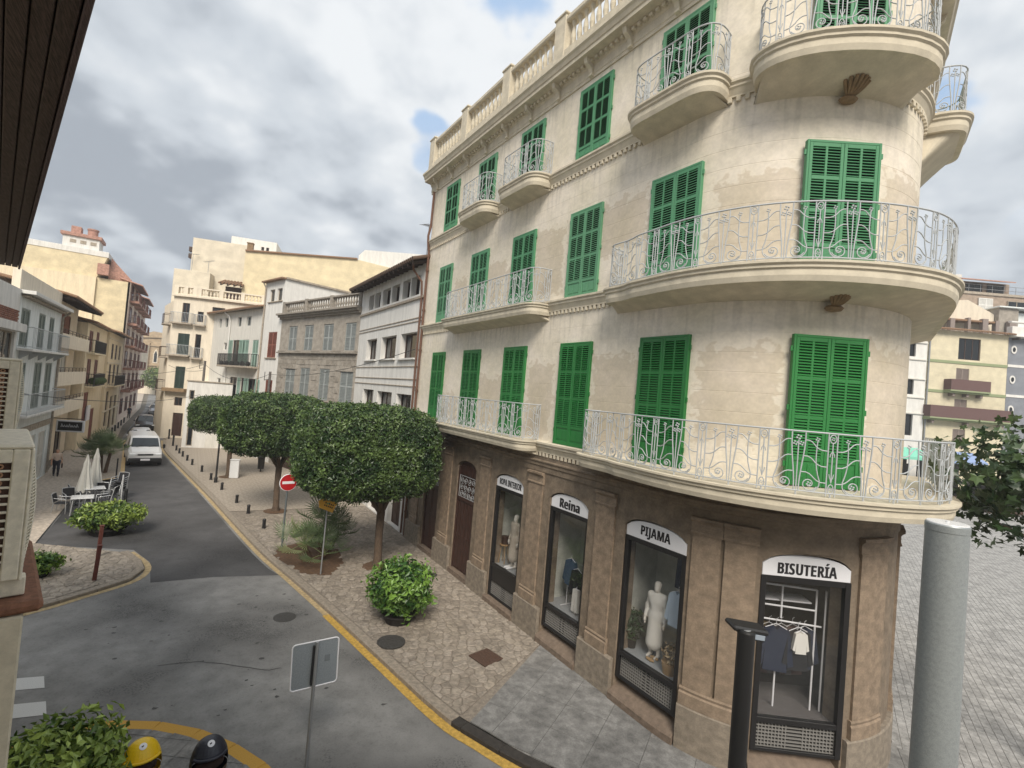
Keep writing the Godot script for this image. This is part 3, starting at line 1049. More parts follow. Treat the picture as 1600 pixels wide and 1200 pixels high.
	# carved shells that carry the corner balconies
	for yy in [[9.08, 0.8], [12.98, 1.0]]:
		var bs := MB.new()
		bs.lathe([Vector2(0.0, -0.07), Vector2(0.13, -0.05), Vector2(0.17, 0.0), Vector2(0.12, 0.04), Vector2(0.0, 0.05)], 14, Vector3(0, yy[0] - 0.26, 0.10), FT(2.79), 1.0, 0.7)
		var shell := wpart("carved_shell", bs, mats.shell, b)
		for k in 7:
			var a := (k - 3) * 0.30
			var q := []
			var rr := []
			for i in 8:
				var t := i / 7.0
				q.append(FT(2.79) * Vector3(sin(a) * (0.03 + 0.25 * t) * yy[1], yy[0] - 0.24 + 0.20 * t - 0.03 * sin(PI * t), 0.10 + 0.40 * t * cos(a) * yy[1]))
				rr.append(0.014 + 0.030 * t * (1.2 - 0.55 * t * t))
			var lb := MB.new()
			lb.tube(q, rr, 7)
			wpart("shell_lobe", lb, mats.shell, shell)
	# rain pipe at the left edge
	var pp := MB.new()
	pp.tube([P(-14.05, 0.09, 0.2), P(-14.05, 0.09, 12.9)], 0.055, 8)
	pp.tube([P(-14.05, 0.09, 12.9), P(-14.05, 0.16, 13.3), P(-14.0, 0.2, 13.6), P(-14.0, 0.12, 14.0), P(-14.0, 0.10, 15.6)], 0.055, 8)
	for i in 7: pp.lathe([Vector2(0.075, 0), Vector2(0.075, 0.08)], 10, P(-14.05, 0.09, 1.2 + i * 1.8))
	wpart("rain_pipe", pp, mats.rust_pipe, b)

# ---------------------------------------------------------------- ground, roads and pavements
func pv(a: Array) -> PackedVector2Array:
	var r := PackedVector2Array()
	for q in a: r.append(Vector2(q[0], q[1]))
	return r
func off(line: PackedVector2Array, d: float) -> PackedVector2Array:   # to the right of travel (x right, z down) for d > 0
	var r := PackedVector2Array()
	for i in line.size():
		var t := (line[mini(i + 1, line.size() - 1)] - line[maxi(i - 1, 0)]).normalized()
		r.append(line[i] + Vector2(-t.y, t.x) * d)
	return r
func smooth_line(a: PackedVector2Array, k := 4) -> PackedVector2Array:
	var r := PackedVector2Array()
	for i in a.size() - 1:
		for j in k:
			r.append(a[i].cubic_interpolate(a[i + 1], a[maxi(i - 1, 0)], a[mini(i + 2, a.size() - 1)], float(j) / k))
	r.append(a[a.size() - 1])
	return r
func sheet(poly: PackedVector2Array, y: float, m: MB = null) -> MB:
	if m == null: m = MB.new()
	var t := Geometry2D.triangulate_polygon(poly)
	for i in range(0, t.size(), 3):
		var a := poly[t[i]]
		var b := poly[t[i + 1]]
		var c := poly[t[i + 2]]
		if (b - a).cross(c - a) > 0:
			var s := b
			b = c
			c = s
		m.tri(Vector3(a.x, y, a.y), Vector3(b.x, y, b.y), Vector3(c.x, y, c.y))
	return m
func ribbon(a: PackedVector2Array, b: PackedVector2Array, ya: float, yb: float, m: MB):
	for i in a.size() - 1:
		var q := [Vector3(a[i].x, ya, a[i].y), Vector3(a[i + 1].x, ya, a[i + 1].y), Vector3(b[i + 1].x, yb, b[i + 1].y), Vector3(b[i].x, yb, b[i].y)]
		m.quad(q[0], q[1], q[2], q[3])
# a kerb of single stones along a line; the stones lie to its right
func kerb(line: PackedVector2Array, wide: float, high: float, each: float, mt: Material, parent: Node, from := 0.0, to := 1e9):
	var pa := Path.new(line)
	var u := from
	var rng := RandomNumberGenerator.new()
	rng.seed = 77
	while u < minf(pa.length(), to) - 0.1:
		var e := minf(each * rng.randf_range(0.92, 1.08), minf(pa.length(), to) - u)
		var p := pa.at(u, 0)
		var q := pa.at(u + e, 0)
		var t := (q - p).normalized()
		var x := Transform3D(t, Vector3.UP, t.cross(Vector3.UP), (p + q) / 2)
		var m := MB.new()
		m.box(Vector3(0, high / 2 - 0.1, wide / 2), Vector3((q - p).length() - 0.012, high + 0.2 + rng.randf_range(-0.004, 0.004), absf(wide)), 0.018, x)
		wpart("kerbstone", m, mt, parent)
		u += e
# irregular flagstones: cells of jittered points inside an outline, each a bevelled slab
func flagstones(outline: PackedVector2Array, size: float, y: float, sd: int, parent: Node, near: Vector2, count: int, mts: Array, skip: Array = []):
	var rng := RandomNumberGenerator.new()
	rng.seed = sd
	var bb := Rect2(outline[0], Vector2.ZERO)
	for q in outline: bb = bb.expand(q)
	var nx := ceili(bb.size.x / size) + 2
	var nz := ceili(bb.size.y / size) + 2
	var pts := {}
	for i in nx:
		for j in nz:
			pts[Vector2i(i, j)] = bb.position + Vector2(i - 0.5 + (0.5 if j % 2 else 0.0) + rng.randf_range(-0.33, 0.33), j - 0.5 + rng.randf_range(-0.33, 0.33)) * size
	var cells := []
	var inner := Geometry2D.offset_polygon(outline, -0.02)
	for key in pts:
		var c: Vector2 = pts[key]
		var poly := PackedVector2Array([c + Vector2(-size, -size), c + Vector2(size, -size), c + Vector2(size, size), c + Vector2(-size, size)])
		for di in range(-2, 3):
			for dj in range(-2, 3):
				if di == 0 and dj == 0: continue
				var k2 := Vector2i(key.x + di, key.y + dj)
				if not pts.has(k2): continue
				var o: Vector2 = pts[k2]
				var mid := (c + o) / 2
				var dr := (o - c).normalized()
				var np := PackedVector2Array()
				for a in poly.size():
					var p := poly[a]
					var q := poly[(a + 1) % poly.size()]
					var dp := (p - mid).dot(dr)
					var dq := (q - mid).dot(dr)
					if dp <= 0: np.append(p)
					if (dp < 0) != (dq < 0) and absf(dp - dq) > 1e-6: np.append(p.lerp(q, dp / (dp - dq)))
				poly = np
				if poly.size() < 3: break
			if poly.size() < 3: break
		if poly.size() < 3: continue
		for g in Geometry2D.intersect_polygons(poly, inner[0] if inner.size() else outline):
			var bad := false
			for s in skip:
				if Geometry2D.is_point_in_polygon(c, s): bad = true
			if bad or g.size() < 3: continue
			for sh in Geometry2D.offset_polygon(g, -0.006):
				if sh.size() >= 3: cells.append([c.distance_to(near), sh, c])
	cells.sort_custom(func(a, b): return a[0] < b[0])
	var rest := []
	for k in mts.size(): rest.append(MB.new())
	for i in cells.size():
		var g: PackedVector2Array = cells[i][1]
		var c: Vector2 = cells[i][2]
		var mk := rng.randi() % mts.size()
		var m: MB = MB.new() if i < count else rest[mk]
		var h := rng.randf_range(-0.004, 0.008)
		var tilt := Vector2(rng.randf_range(-0.02, 0.02), rng.randf_range(-0.02, 0.02))
		var cn := Vector2.ZERO
		for q in g: cn += q / g.size()
		var top := []
		var rim := []
		for q in g:
			var e := cn.lerp(q, 0.84)
			top.append(Vector3(e.x, y + h + (e - cn).dot(tilt), e.y))
			rim.append(Vector3(q.x, y - 0.012, q.y))
		var mid3 := Vector3(cn.x, y + h + 0.003, cn.y)
		var ccw := (g[1] - g[0]).cross(g[2] - g[1]) < 0
		for a in g.size():
			var b := (a + 1) % g.size()
			if ccw:
				m.tri(top[a], top[b], mid3)
				m.quad(rim[a], rim[b], top[b], top[a])
			else:
				m.tri(top[b], top[a], mid3)
				m.quad(rim[b], rim[a], top[a], top[b])
		if i < count: wpart("paving_stone", m, mts[mk], parent)
	for k in mts.size():
		if rest[k].v.size() > 0: stuff(wpart("far_paving_stones", rest[k], mts[k], parent))
	return cells.size()

var kerb_r: PackedVector2Array
func circle_at(x: float, z: float, r: float) -> PackedVector2Array:
	var q := PackedVector2Array()
	for i in 12: q.append(Vector2(x + r * cos(TAU * i / 12), z + r * sin(TAU * i / 12)))
	return q
func build_ground():
	var g := MB.new()
	g.quad(Vector3(-420, -0.03, 200), Vector3(420, -0.03, 200), Vector3(420, -0.03, -620), Vector3(-420, -0.03, -620))
	struct("ground", g, mats.earth)
	kerb_r = smooth_line(pv([[7.9, 3], [7.7, -1.5], [7.1, -4.2], [6.35, -6.0], [5.61, -7.38], [5.26, -8.24], [4.89, -9.27], [4.45, -11.79], [3.93, -14.83], [3.4, -17.67], [2.78, -20.89], [2.06, -25.93], [1.3, -31.5], [-0.15, -41.24], [-1.25, -49], [-1.6, -56], [-3.0, -98], [-4.5, -168]]))
	# carriageway
	var rd := PackedVector2Array(kerb_r)
	for q in [[-9, -168], [-5.6, -98], [-4.9, -63], [-4.3, -37], [-4.4, -24], [-30, -17], [-30, -12], [-2, -11], [2, -7], [2.2, 3]]: rd.append(Vector2(q[0], q[1]))
	struct("road", sheet(rd, 0.0), mats.asphalt)
	# newer, darker surface beyond the seam
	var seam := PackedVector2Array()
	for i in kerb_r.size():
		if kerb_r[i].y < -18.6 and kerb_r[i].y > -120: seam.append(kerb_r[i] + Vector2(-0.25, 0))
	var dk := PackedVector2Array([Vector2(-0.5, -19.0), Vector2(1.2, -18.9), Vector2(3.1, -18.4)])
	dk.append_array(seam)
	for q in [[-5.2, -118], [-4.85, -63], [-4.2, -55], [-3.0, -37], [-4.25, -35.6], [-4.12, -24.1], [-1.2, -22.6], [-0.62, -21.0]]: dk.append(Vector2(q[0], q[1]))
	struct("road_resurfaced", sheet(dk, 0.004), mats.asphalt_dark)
	# patch of tarry wear near the corner and a repaired trench
	# yellow line along the right kerb
	var yl := MB.new()
	var a := PackedVector2Array()
	for q in kerb_r:
		if q.y > -15.0: a.append(q)
	ribbon(off(a, 0.01), off(a, -0.20), 0.009, 0.009, yl)
	struct("yellow_kerb_line", yl, mats.yellow_line)
	var yl2 := MB.new()
	var a2 := PackedVector2Array()
	for q in kerb_r:
		if q.y < -14.3 and q.y > -60: a2.append(q)
	ribbon(off(a2, 0.01), off(a2, -0.16), 0.009, 0.009, yl2)
	struct("faded_kerb_line", yl2, mats.pale_line)
	# right pavement: bed with kerbstones, flagstones and a grey slab area at the corner
	var inner := off(kerb_r, 0.24)
	var bed := PackedVector2Array()
	for q in inner: bed.append(q)
	for q in [[30, -168], [30, -60], [10, -60], [10, -21], [16, -12], [14, 3]]: bed.append(Vector2(q[0], q[1]))
	var pav := struct("pavement", sheet(bed, 0.10), mats.mortar)
	var ko := PackedVector2Array()
	for q in kerb_r:
		if q.y > -62.0: ko.append(q)
	var kn := 0
	var split := 0.0
	var pk := Path.new(ko)
	while pk.at(split, 0).z > -8.9: split += 0.1
	kerb(ko, 0.24, 0.10, 1.0, mats.kerb_dark, pav, 0.0, split)
	kerb(ko, 0.24, 0.12, 1.0, mats.kerb, pav, split, 60.0)
	# flagged area, from the seam with the grey slabs to the second tree, then plain paving
	var fl := PackedVector2Array()
	for q in inner:
		if q.y < -8.95 and q.y > -27.0: fl.append(q)
	for q in [[8.55, -27.0], [8.55, -10.75]]: fl.append(Vector2(q[0], q[1]))
	var bedp := [pv([[3.75, -18.0], [4.6, -17.5], [5.3, -18.6], [5.5, -20.2], [4.9, -21.6], [3.5, -21.2], [3.1, -20.2]]), circle_at(4.93, -12.4, 0.46), circle_at(6.82, -10.75, 0.42), circle_at(7.85, -16.4, 0.24)]
	flagstones(fl, 0.23, 0.125, 5, pav, Vector2(7, -9), 300, [mats.flag_a, mats.flag_b, mats.flag_c], bedp)
	var far := PackedVector2Array()
	for q in inner:
		if q.y <= -26.9 and q.y > -75: far.append(q)
	for q in [[3.5, -75], [12, -40], [10.4, -26.95]]: far.append(Vector2(q[0], q[1]))
	struct("far_pavement", sheet(far, 0.118), mats.flag_far)
	struct("palm_bed", sheet(bedp[0], 0.112), mats.soil)
	# grey slabs at the corner
	var gs := PackedVector2Array([Vector2(8.55, -10.75)])
	for i in range(inner.size() - 1, -1, -1):
		if inner[i].y >= -8.95 and inner[i].y < 2.9: gs.append(inner[i])
	for q in [[13.0, 2.9], [13.0, -4.4], [11.0, -4.05], [9.2, -5.0], [8.55, -7.2]]: gs.append(Vector2(q[0], q[1]))
	var gray := struct("grey_pavement", sheet(gs, 0.104), mats.mortar_grey)
	var rng := RandomNumberGenerator.new()
	rng.seed = 9
	var rot := Transform2D(-0.52, Vector2(5.0, -9.0))
	for i in range(-2, 12):
		for j in range(-6, 14):
			var q := PackedVector2Array([rot * Vector2(i * 0.9, j * 0.9), rot * Vector2(i * 0.9 + 0.892, j * 0.9), rot * Vector2(i * 0.9 + 0.892, j * 0.9 + 0.892), rot * Vector2(i * 0.9, j * 0.9 + 0.892)])
			for p in Geometry2D.intersect_polygons(q, gs):
				var area := 0.0
				for k in p.size(): area += p[k].cross(p[(k + 1) % p.size()])
				if absf(area) < 0.03: continue
				var m := MB.new()
				var y := 0.124 + rng.randf_range(-0.0015, 0.0015)
				sheet(p, y, m)
				for k in p.size():
					var e := p[k]
					var f := p[(k + 1) % p.size()]
					m.quad(Vector3(e.x, 0.1, e.y), Vector3(f.x, 0.1, f.y), Vector3(f.x, y, f.y), Vector3(e.x, y, e.y))
				wpart("grey_slab", m, [mats.slab_a, mats.slab_a, mats.slab_b][rng.randi() % 3], gray)
	# the square beyond the corner: small setts
	var pl := pv([[13.0, 20], [13.0, -4.42], [16.5, -5.9], [24, -9.2], [40, -16], [58, -24], [82, -6], [82, 20]])
	var plz := struct("square", sheet(pl, 0.112), mats.mortar_sett)
	var sett := MB.new()
	sett.box(Vector3(0, -0.03, 0), Vector3(0.236, 0.06, 0.157), 0.005)
	var sm := sett.mesh()
	var spots := []
	var rot2 := Basis(Vector3.UP, 0.42)
	for i in range(-20, 240):
		for j in range(-20, 330):
			var p := Vector2(13.0, -14.0) + Vector2(i * 0.245 + (0.122 if j % 2 else 0.0), j * 0.165).rotated(-0.42) * 1.0
			if p.x > 44.0 or p.y > -0.5: continue
			if p.y > 3.0 - 0.30 * p.x + 4.0: continue
			if not Geometry2D.is_point_in_polygon(p, pl): continue
			spots.append(p)
	spots.sort_custom(func(a3, b3): return a3.length() < b3.length())
	for i in mini(300, spots.size()):
		wpart("sett", sm, mats.sett, plz, Transform3D(rot2, Vector3(spots[i].x, 0.122 + rng.randf_range(-0.0012, 0.0012), spots[i].y)))
	var mm := MultiMesh.new()
	mm.transform_format = MultiMesh.TRANSFORM_3D
	mm.mesh = sm
	mm.instance_count = maxi(0, spots.size() - 300)
	for i in range(300, spots.size()):
		mm.set_instance_transform(i - 300, Transform3D(rot2, Vector3(spots[i].x, 0.122 + rng.randf_range(-0.0012, 0.0012), spots[i].y)))
	var mi := MultiMeshInstance3D.new()
	mi.name = "far_setts"
	mi.multimesh = mm
	mi.material_override = mats.sett
	plz.add_child(mi, true)
	stuff(mi)
	struct("square_far", sheet(pv([[43, -2], [44.2, -18.6], [60, -25], [84, -8], [84, 20], [43, 20]]), 0.1215), mats.sett)
	# left pavement
	var lp := pv([[-6.5, -24.0], [-4.15, -24.0], [-4.35, -36], [-5.0, -56], [-5.7, -68], [-6.2, -98], [-10, -168], [-16, -168], [-6.5, -38.2], [-6.6, -30]])
	var lpv := struct("left_pavement", sheet(lp, 0.06), mats.left_paving)
	# island with the terrace shrub and the two posts
	var isl := smooth_line(pv([[-6.5, -15.9], [-3.2, -17.45], [-1.9, -18.35], [-0.95, -19.1], [-0.58, -19.9], [-0.62, -20.9], [-1.16, -22.35]]), 3)
	var ip := PackedVector2Array()
	for q in off(isl, -0.42): ip.append(q)
	for q in [[-4.12, -24.0], [-6.5, -24.0]]: ip.append(Vector2(q[0], q[1]))
	var island := struct("left_corner_pavement", sheet(ip, 0.085), mats.mortar)
	kerb(off(isl, -0.18), -0.24, 0.10, 0.9, mats.kerb, island)
	var yk := MB.new()
	ribbon(isl, off(isl, -0.18), 0.012, 0.012, yk)
	struct("faded_yellow_edge", yk, mats.pale_line)
	flagstones(ip, 0.24, 0.105, 8, island, Vector2(0, -17), 150, [mats.flag_a, mats.flag_c, mats.flag_far])
	# island with the palm
	var i2 := pv([[-2.87, -36.95], [-4.35, -35.6], [-5.0, -54.6], [-4.3, -54.6], [-3.9, -50]])
	struct("palm_island", sheet(i2, 0.10), mats.flag_far)
	var k2 := MB.new()
	ribbon(pv([[-2.75, -36.85], [-3.8, -50], [-4.2, -55]]), pv([[-2.97, -36.95], [-4.0, -50], [-4.4, -55]]), 0.104, 0.104, k2)
	ribbon(pv([[-4.36, -35.4], [-2.75, -36.85]]), pv([[-4.36, -35.6], [-2.87, -36.99]]), 0.106, 0.106, k2)
	struct("palm_island_edge", k2, mats.pale_yellow)
	# near island with the bins
	var i3 := smooth_line(pv([[-3.5, -10.6], [-1.7, -11.75], [-0.56, -11.6], [0.48, -10.95], [1.2, -10.1], [1.7, -9.2], [2.1, -7.6], [2.2, -4], [2.2, 3]]), 4)
	var p3 := PackedVector2Array(off(i3, 0.25))
	for q in [[-6, 3], [-6, -9]]: p3.append(Vector2(q[0], q[1]))
	var near := struct("near_pavement", sheet(p3, 0.104), mats.mortar_grey)
	kerb(i3, 0.26, 0.12, 0.8, mats.kerb_yellow, near)
	var rot3 := Transform2D(0.6, Vector2(-1, -11))
	for i in range(-6, 14):
		for j in range(-4, 12):
			var q := PackedVector2Array([rot3 * Vector2(i * 0.4, j * 0.4), rot3 * Vector2(i * 0.4 + 0.39, j * 0.4), rot3 * Vector2(i * 0.4 + 0.39, j * 0.4 + 0.39), rot3 * Vector2(i * 0.4, j * 0.4 + 0.39)])
			for p in Geometry2D.intersect_polygons(q, p3):
				var m := MB.new()
				sheet(p, 0.12 + rng.randf_range(-0.002, 0.002), m)
				if m.v.size(): wpart("paving_tile", m, [mats.slab_a, mats.slab_b][rng.randi() % 2], near)
	# a crack and a few tar spots in the old surface
	var cr := smooth_line(pv([[-0.05, -13.62], [0.55, -13.52], [1.1, -13.2], [1.7, -12.75], [2.0, -12.5], [2.35, -12.45]]), 5)
	var cl := PackedVector2Array()
	var cw := PackedVector2Array()
	for i in cr.size():
		var e := Vector2(rng.randf_range(-0.02, 0.02), rng.randf_range(-0.02, 0.02))
		cl.append(cr[i] + e + Vector2(0, 0.012))
		cw.append(cr[i] + e - Vector2(0, 0.006 + 0.014 * sin(PI * i / cr.size())))
	var cm := MB.new()
	ribbon(cl, cw, 0.005, 0.005, cm)
	struct("road_crack", cm, mats.tar)
	var ts := MB.new()
	for i in 60:
		var c2 := Vector2(rng.randf_range(-2.0, 4.2), rng.randf_range(-17.5, -9.5))
		var bl2 := PackedVector2Array()
		var br := rng.randf_range(0.015, 0.05)
		for k in 7: bl2.append(c2 + Vector2(cos(TAU * k / 7) * 1.4, sin(TAU * k / 7)) * br * rng.randf_range(0.5, 1.2))
		sheet(bl2, 0.0045, ts)
	struct("tar_spots", ts, mats.tar, "stuff")
	# zebra bars in the mouth of the side street
	for k in 4:
		var m := MB.new()
		sheet(pv([[-6.0, -14.15 + k * 1.05 - 0.9], [-2.05 + k * 0.22, -14.05 + k * 1.05 - 0.0], [-1.95 + k * 0.22, -13.55 + k * 1.05], [-6.0, -13.6 + k * 1.05 - 0.9]]), 0.008, m)
		if k < 2: struct("zebra_bar", m, mats.zebra)
	# covers set in the pavement and the road
	var c := MB.new()
	c.lathe([Vector2(0.36, -0.02), Vector2(0.36, 0.012), Vector2(0.32, 0.012), Vector2(0.31, 0.007), Vector2(0.0, 0.007)], 24)
	for k in 5: c.box(Vector3(0, 0.009, -0.2 + k * 0.1), Vector3(0.44, 0.006, 0.03))
	var t := thing("manhole_cover", "round dark manhole cover in the stone pavement below the round shrub", "manhole cover", Vector3(4.93, 0.125, -12.4))
	part("lid", c, mats.cast_iron, t)
	var sq := MB.new()
	sq.box(Vector3.ZERO, Vector3(0.62, 0.03, 0.62), 0.006)
	for k in 6: sq.box(Vector3(-0.25 + k * 0.1, 0.016, 0), Vector3(0.03, 0.008, 0.5))
	t = thing("drain_cover", "square rusty cover set diagonally in the pavement in front of the shops", "cover", Vector3(6.82, 0.127, -10.75), 0.2)
	part("lid", sq, mats.rust, t)
	var ov := MB.new()
	ov.lathe([Vector2(0.17, -0.02), Vector2(0.17, 0.01), Vector2(0.0, 0.01)], 14)
	t = thing("pavement_valve_cover", "small round cover in the pavement beside the brown doors", "cover", Vector3(7.85, 0.127, -16.4))
	part("lid", ov, mats.cast_iron, t)
	var mc := MB.new()
	mc.lathe([Vector2(0.3, -0.02), Vector2(0.3, 0.006), Vector2(0.0, 0.006)], 20)
	t = thing("road_cover", "round worn manhole cover in the middle of the road", "manhole cover", Vector3(2.79, 0.004, -15.1))
	part("lid", mc, mats.cast_iron, t)

# ---------------------------------------------------------------- the other houses
func wall_of(b: Node3D, x: Transform3D, w: float, h: float, deep: float, ops: Array, mt: Material, reveal := 0.16, y0 := 0.0):
	var m := MB.new()
	holed(m, func(s, y, o): return x * Vector3(s, y, o), 0.0, w, y0, h, ops, reveal)
	for q in [[Vector3(w, 0, 0), Vector3(w, 0, -deep)], [Vector3(w, 0, -deep), Vector3(0, 0, -deep)], [Vector3(0, 0, -deep), Vector3.ZERO]]:
		m.quad(x * (q[0] + Vector3(0, y0, 0)), x * (q[1] + Vector3(0, y0, 0)), x * (q[1] + Vector3(0, h, 0)), x * (q[0] + Vector3(0, h, 0)))
	m.quad(x * Vector3(0, h, 0), x * Vector3(w, h, 0), x * Vector3(w, h, -deep), x * Vector3(0, h, -deep))
	return wpart("wall", m, mt, b)
func louvre(m: MB, x: Transform3D, x0: float, x1: float, y0: float, y1: float, o: float, pitch := 0.09):
	m.span(x0, x0 + 0.06, y0, y1, o, o + 0.04, 0.0, x)
	m.span(x1 - 0.06, x1, y0, y1, o, o + 0.04, 0.0, x)
	for y in [y0, (y0 + y1) / 2 - 0.04, y1 - 0.08]: m.span(x0 + 0.06, x1 - 0.06, y, y + 0.08, o, o + 0.04, 0.0, x)
	m.quad(x * Vector3(x0 + 0.05, y0, o + 0.005), x * Vector3(x1 - 0.05, y0, o + 0.005), x * Vector3(x1 - 0.05, y1, o + 0.005), x * Vector3(x0 + 0.05, y1, o + 0.005))
	var k := int((y1 - y0) / pitch)
	for i in k:
		m.box(Vector3((x0 + x1) / 2, y0 + (y1 - y0) * (i + 0.5) / k, o + 0.02), Vector3(x1 - x0 - 0.1, 0.012, 0.045), 0.0, x)
# op = [x0, x1, y0, y1]; how it is filled
func fill(b: Node3D, x: Transform3D, op: Array, kind: String, mt: Material, frame: Material, o := -0.12, panes := 2):
	var a: float = op[0]
	var c: float = op[1]
	var y0: float = op[2]
	var y1: float = op[3]
	var m := MB.new()
	m.span(a, a + 0.07, y0, y1, o - 0.04, o + 0.03, 0.0, x)
	m.span(c - 0.07, c, y0, y1, o - 0.04, o + 0.03, 0.0, x)
	m.span(a + 0.07, c - 0.07, y1 - 0.07, y1, o - 0.04, o + 0.03, 0.0, x)
	m.span(a + 0.07, c - 0.07, y0, y0 + 0.07, o - 0.04, o + 0.03, 0.0, x)
	if kind == "glass" or kind == "open":
		for i in range(1, panes):
			var px := a + (c - a) * i / panes
			m.span(px - 0.035, px + 0.035, y0 + 0.07, y1 - 0.07, o - 0.03, o + 0.02, 0.0, x)
	var w := wpart("door" if kind == "door" else "window", m, frame, b)
	if kind == "glass" or kind == "open":
		for i in panes:
			var g := MB.new()
			var g0 := a + 0.07 + (c - a - 0.14) * i / panes
			g.span(g0, g0 + (c - a - 0.14) / panes, y0 + 0.07, y1 - 0.07, o - 0.02, o - 0.005, 0.0, x)
			wpart("pane", g, mats.dark_glass, w)
	if kind == "shut":
		for i in 2:
			var s := MB.new()
			var mid := (a + c) / 2
			louvre(s, x, a + 0.02 if i == 0 else mid + 0.005, mid - 0.005 if i == 0 else c - 0.02, y0 + 0.03, y1 - 0.03, o + 0.035)
			wpart("shutter", s, mt, w)
	if kind == "open":
		for sg in [-1.0, 1.0]:
			var s := MB.new()
			var hw := (c - a) / 2
			if sg < 0: louvre(s, x, a - hw, a - 0.01, y0, y1, 0.02)
			else: louvre(s, x, c + 0.01, c + hw, y0, y1, 0.02)
			wpart("shutter", s, mt, w)
	if kind == "door":
		for i in 2:
			var s := MB.new()
			var mid := (a + c) / 2
			var p0 := a + 0.07 if i == 0 else mid + 0.004
			var p1 := mid - 0.004 if i == 0 else c - 0.07
			s.span(p0, p1, y0 + 0.02, y1 - 0.07, o - 0.03, o + 0.01, 0.0, x)
			for k in 2: s.span(p0 + 0.08, p1 - 0.08, lerpf(y0, y1, 0.06 + 0.46 * k), lerpf(y0, y1, 0.45 + 0.46 * k), o + 0.01, o + 0.025, 0.01, x)
			wpart("door_leaf", s, mt, w)
	return w
func sill(b: Node3D, x: Transform3D, x0: float, x1: float, y: float, mt: Material, out := 0.10, thick := 0.08, called := "window_sill"):
	var m := MB.new()
	m.span(x0, x1, y - thick, y, -0.02, out, 0.008, x)
	return wpart(called, m, mt, b)
# tiled eave: boards, rafters and rows of round tiles
func tiled_roof(b: Node3D, x: Transform3D, w: float, y: float, over: float, rise: float, back: float, tiles: Material, wood: Material, rafters := true):
	var bd := MB.new()
	bd.quad(x * Vector3(-0.15, y, over), x * Vector3(w + 0.15, y, over), x * Vector3(w + 0.15, y + rise, -back), x * Vector3(-0.15, y + rise, -back))
	bd.quad(x * Vector3(-0.15, y - 0.05, over), x * Vector3(-0.15, y - 0.05 + rise, -back), x * Vector3(w + 0.15, y - 0.05 + rise, -back), x * Vector3(w + 0.15, y - 0.05, over))
	bd.quad(x * Vector3(-0.15, y - 0.05, over), x * Vector3(w + 0.15, y - 0.05, over), x * Vector3(w + 0.15, y, over), x * Vector3(-0.15, y, over))
	var r := wpart("roof", bd, wood, b)
	var sl := rise / (over + back)
	if rafters:
		var k := int(w / 0.62)
		for i in k + 1:
			var rm := MB.new()
			rm.box(Vector3.ZERO, Vector3(0.10, 0.13, over + 0.1), 0.0, x * Transform3D(Basis(Vector3.RIGHT, atan(sl)), Vector3(0.05 + (w - 0.1) * i / k, y - 0.12 + sl * (over * 0.5), over * 0.5 - 0.05)))
			wpart("rafter", rm, wood, r)
	var tm := MB.new()
	var n := int(w / 0.24)
	for i in n + 1:
		var q := []
		var rr := []
		for j in 9:
			var t := j / 8.0
			q.append(x * Vector3(-0.1 + (w + 0.2) * i / n, y + 0.03 + rise * t + (0.02 if j % 2 else 0.0), lerpf(over + 0.06, -back, t)))
			rr.append(0.095)
		tm.tube(q, rr, 7)
	stuff(wpart("roof_tiles", tm, tiles, r))
	return r
# balcony of a slab with an iron railing of plain bars
func bar_balcony(b: Node3D, x: Transform3D, x0: float, x1: float, y: float, deep: float, slab: Material, iron: Material, each := 0.14, high := 0.95, thick := 0.14, r := 0.012):
	var m := MB.new()
	m.span(x0, x1, y - thick, y, 0.0, deep, 0.015, x)
	var bl := wpart("balcony", m, slab, b)
	var rl := MB.new()
	var pts := [x * Vector3(x0 + 0.04, y + high, 0), x * Vector3(x0 + 0.04, y + high, deep - 0.04), x * Vector3(x1 - 0.04, y + high, deep - 0.04), x * Vector3(x1 - 0.04, y + high, 0)]
	for i in 3: rl.tube([pts[i], pts[i + 1]], 0.024, 5)
	for i in 3: rl.tube([pts[i] - Vector3(0, high - 0.08, 0), pts[i + 1] - Vector3(0, high - 0.08, 0)], 0.014, 4)
	wpart("railing", rl, iron, bl)
	for i in 3:
		var d: float = pts[i].distance_to(pts[i + 1])
		var k := int(d / each)
		var st := MB.new()
		for j in k + 1:
			var p: Vector3 = pts[i].lerp(pts[i + 1], float(j) / k)
			st.tube([p, p - Vector3(0, high, 0)], r, 4, false)
		stuff(wpart("railing_bars", st, iron, bl))
	return bl
func parapet_balcony(b: Node3D, x: Transform3D, x0: float, x1: float, y: float, deep: float, high: float, mt: Material, rail: Material):
	var m := MB.new()
	m.span(x0, x1, y - 0.16, y, 0.0, deep, 0.0, x)
	m.span(x0, x1, y, y + high, deep - 0.12, deep, 0.01, x)
	m.span(x0, x0 + 0.12, y, y + high, 0.0, deep - 0.12, 0.0, x)
	m.span(x1 - 0.12, x1, y, y + high, 0.0, deep - 0.12, 0.0, x)
	var bl := wpart("balcony", m, mt, b)
	var r := MB.new()
	for k in 2: r.tube([x * Vector3(x0 + 0.05, y + high + 0.12 + 0.14 * k, deep - 0.06), x * Vector3(x1 - 0.05, y + high + 0.12 + 0.14 * k, deep - 0.06)], 0.02, 5)
	for i in 9:
		var px := lerpf(x0 + 0.08, x1 - 0.08, i / 8.0)
		r.tube([x * Vector3(px, y + high, deep - 0.06), x * Vector3(px, y + high + 0.27, deep - 0.06)], 0.015, 4)
	wpart("railing", r, rail, bl)
	return bl
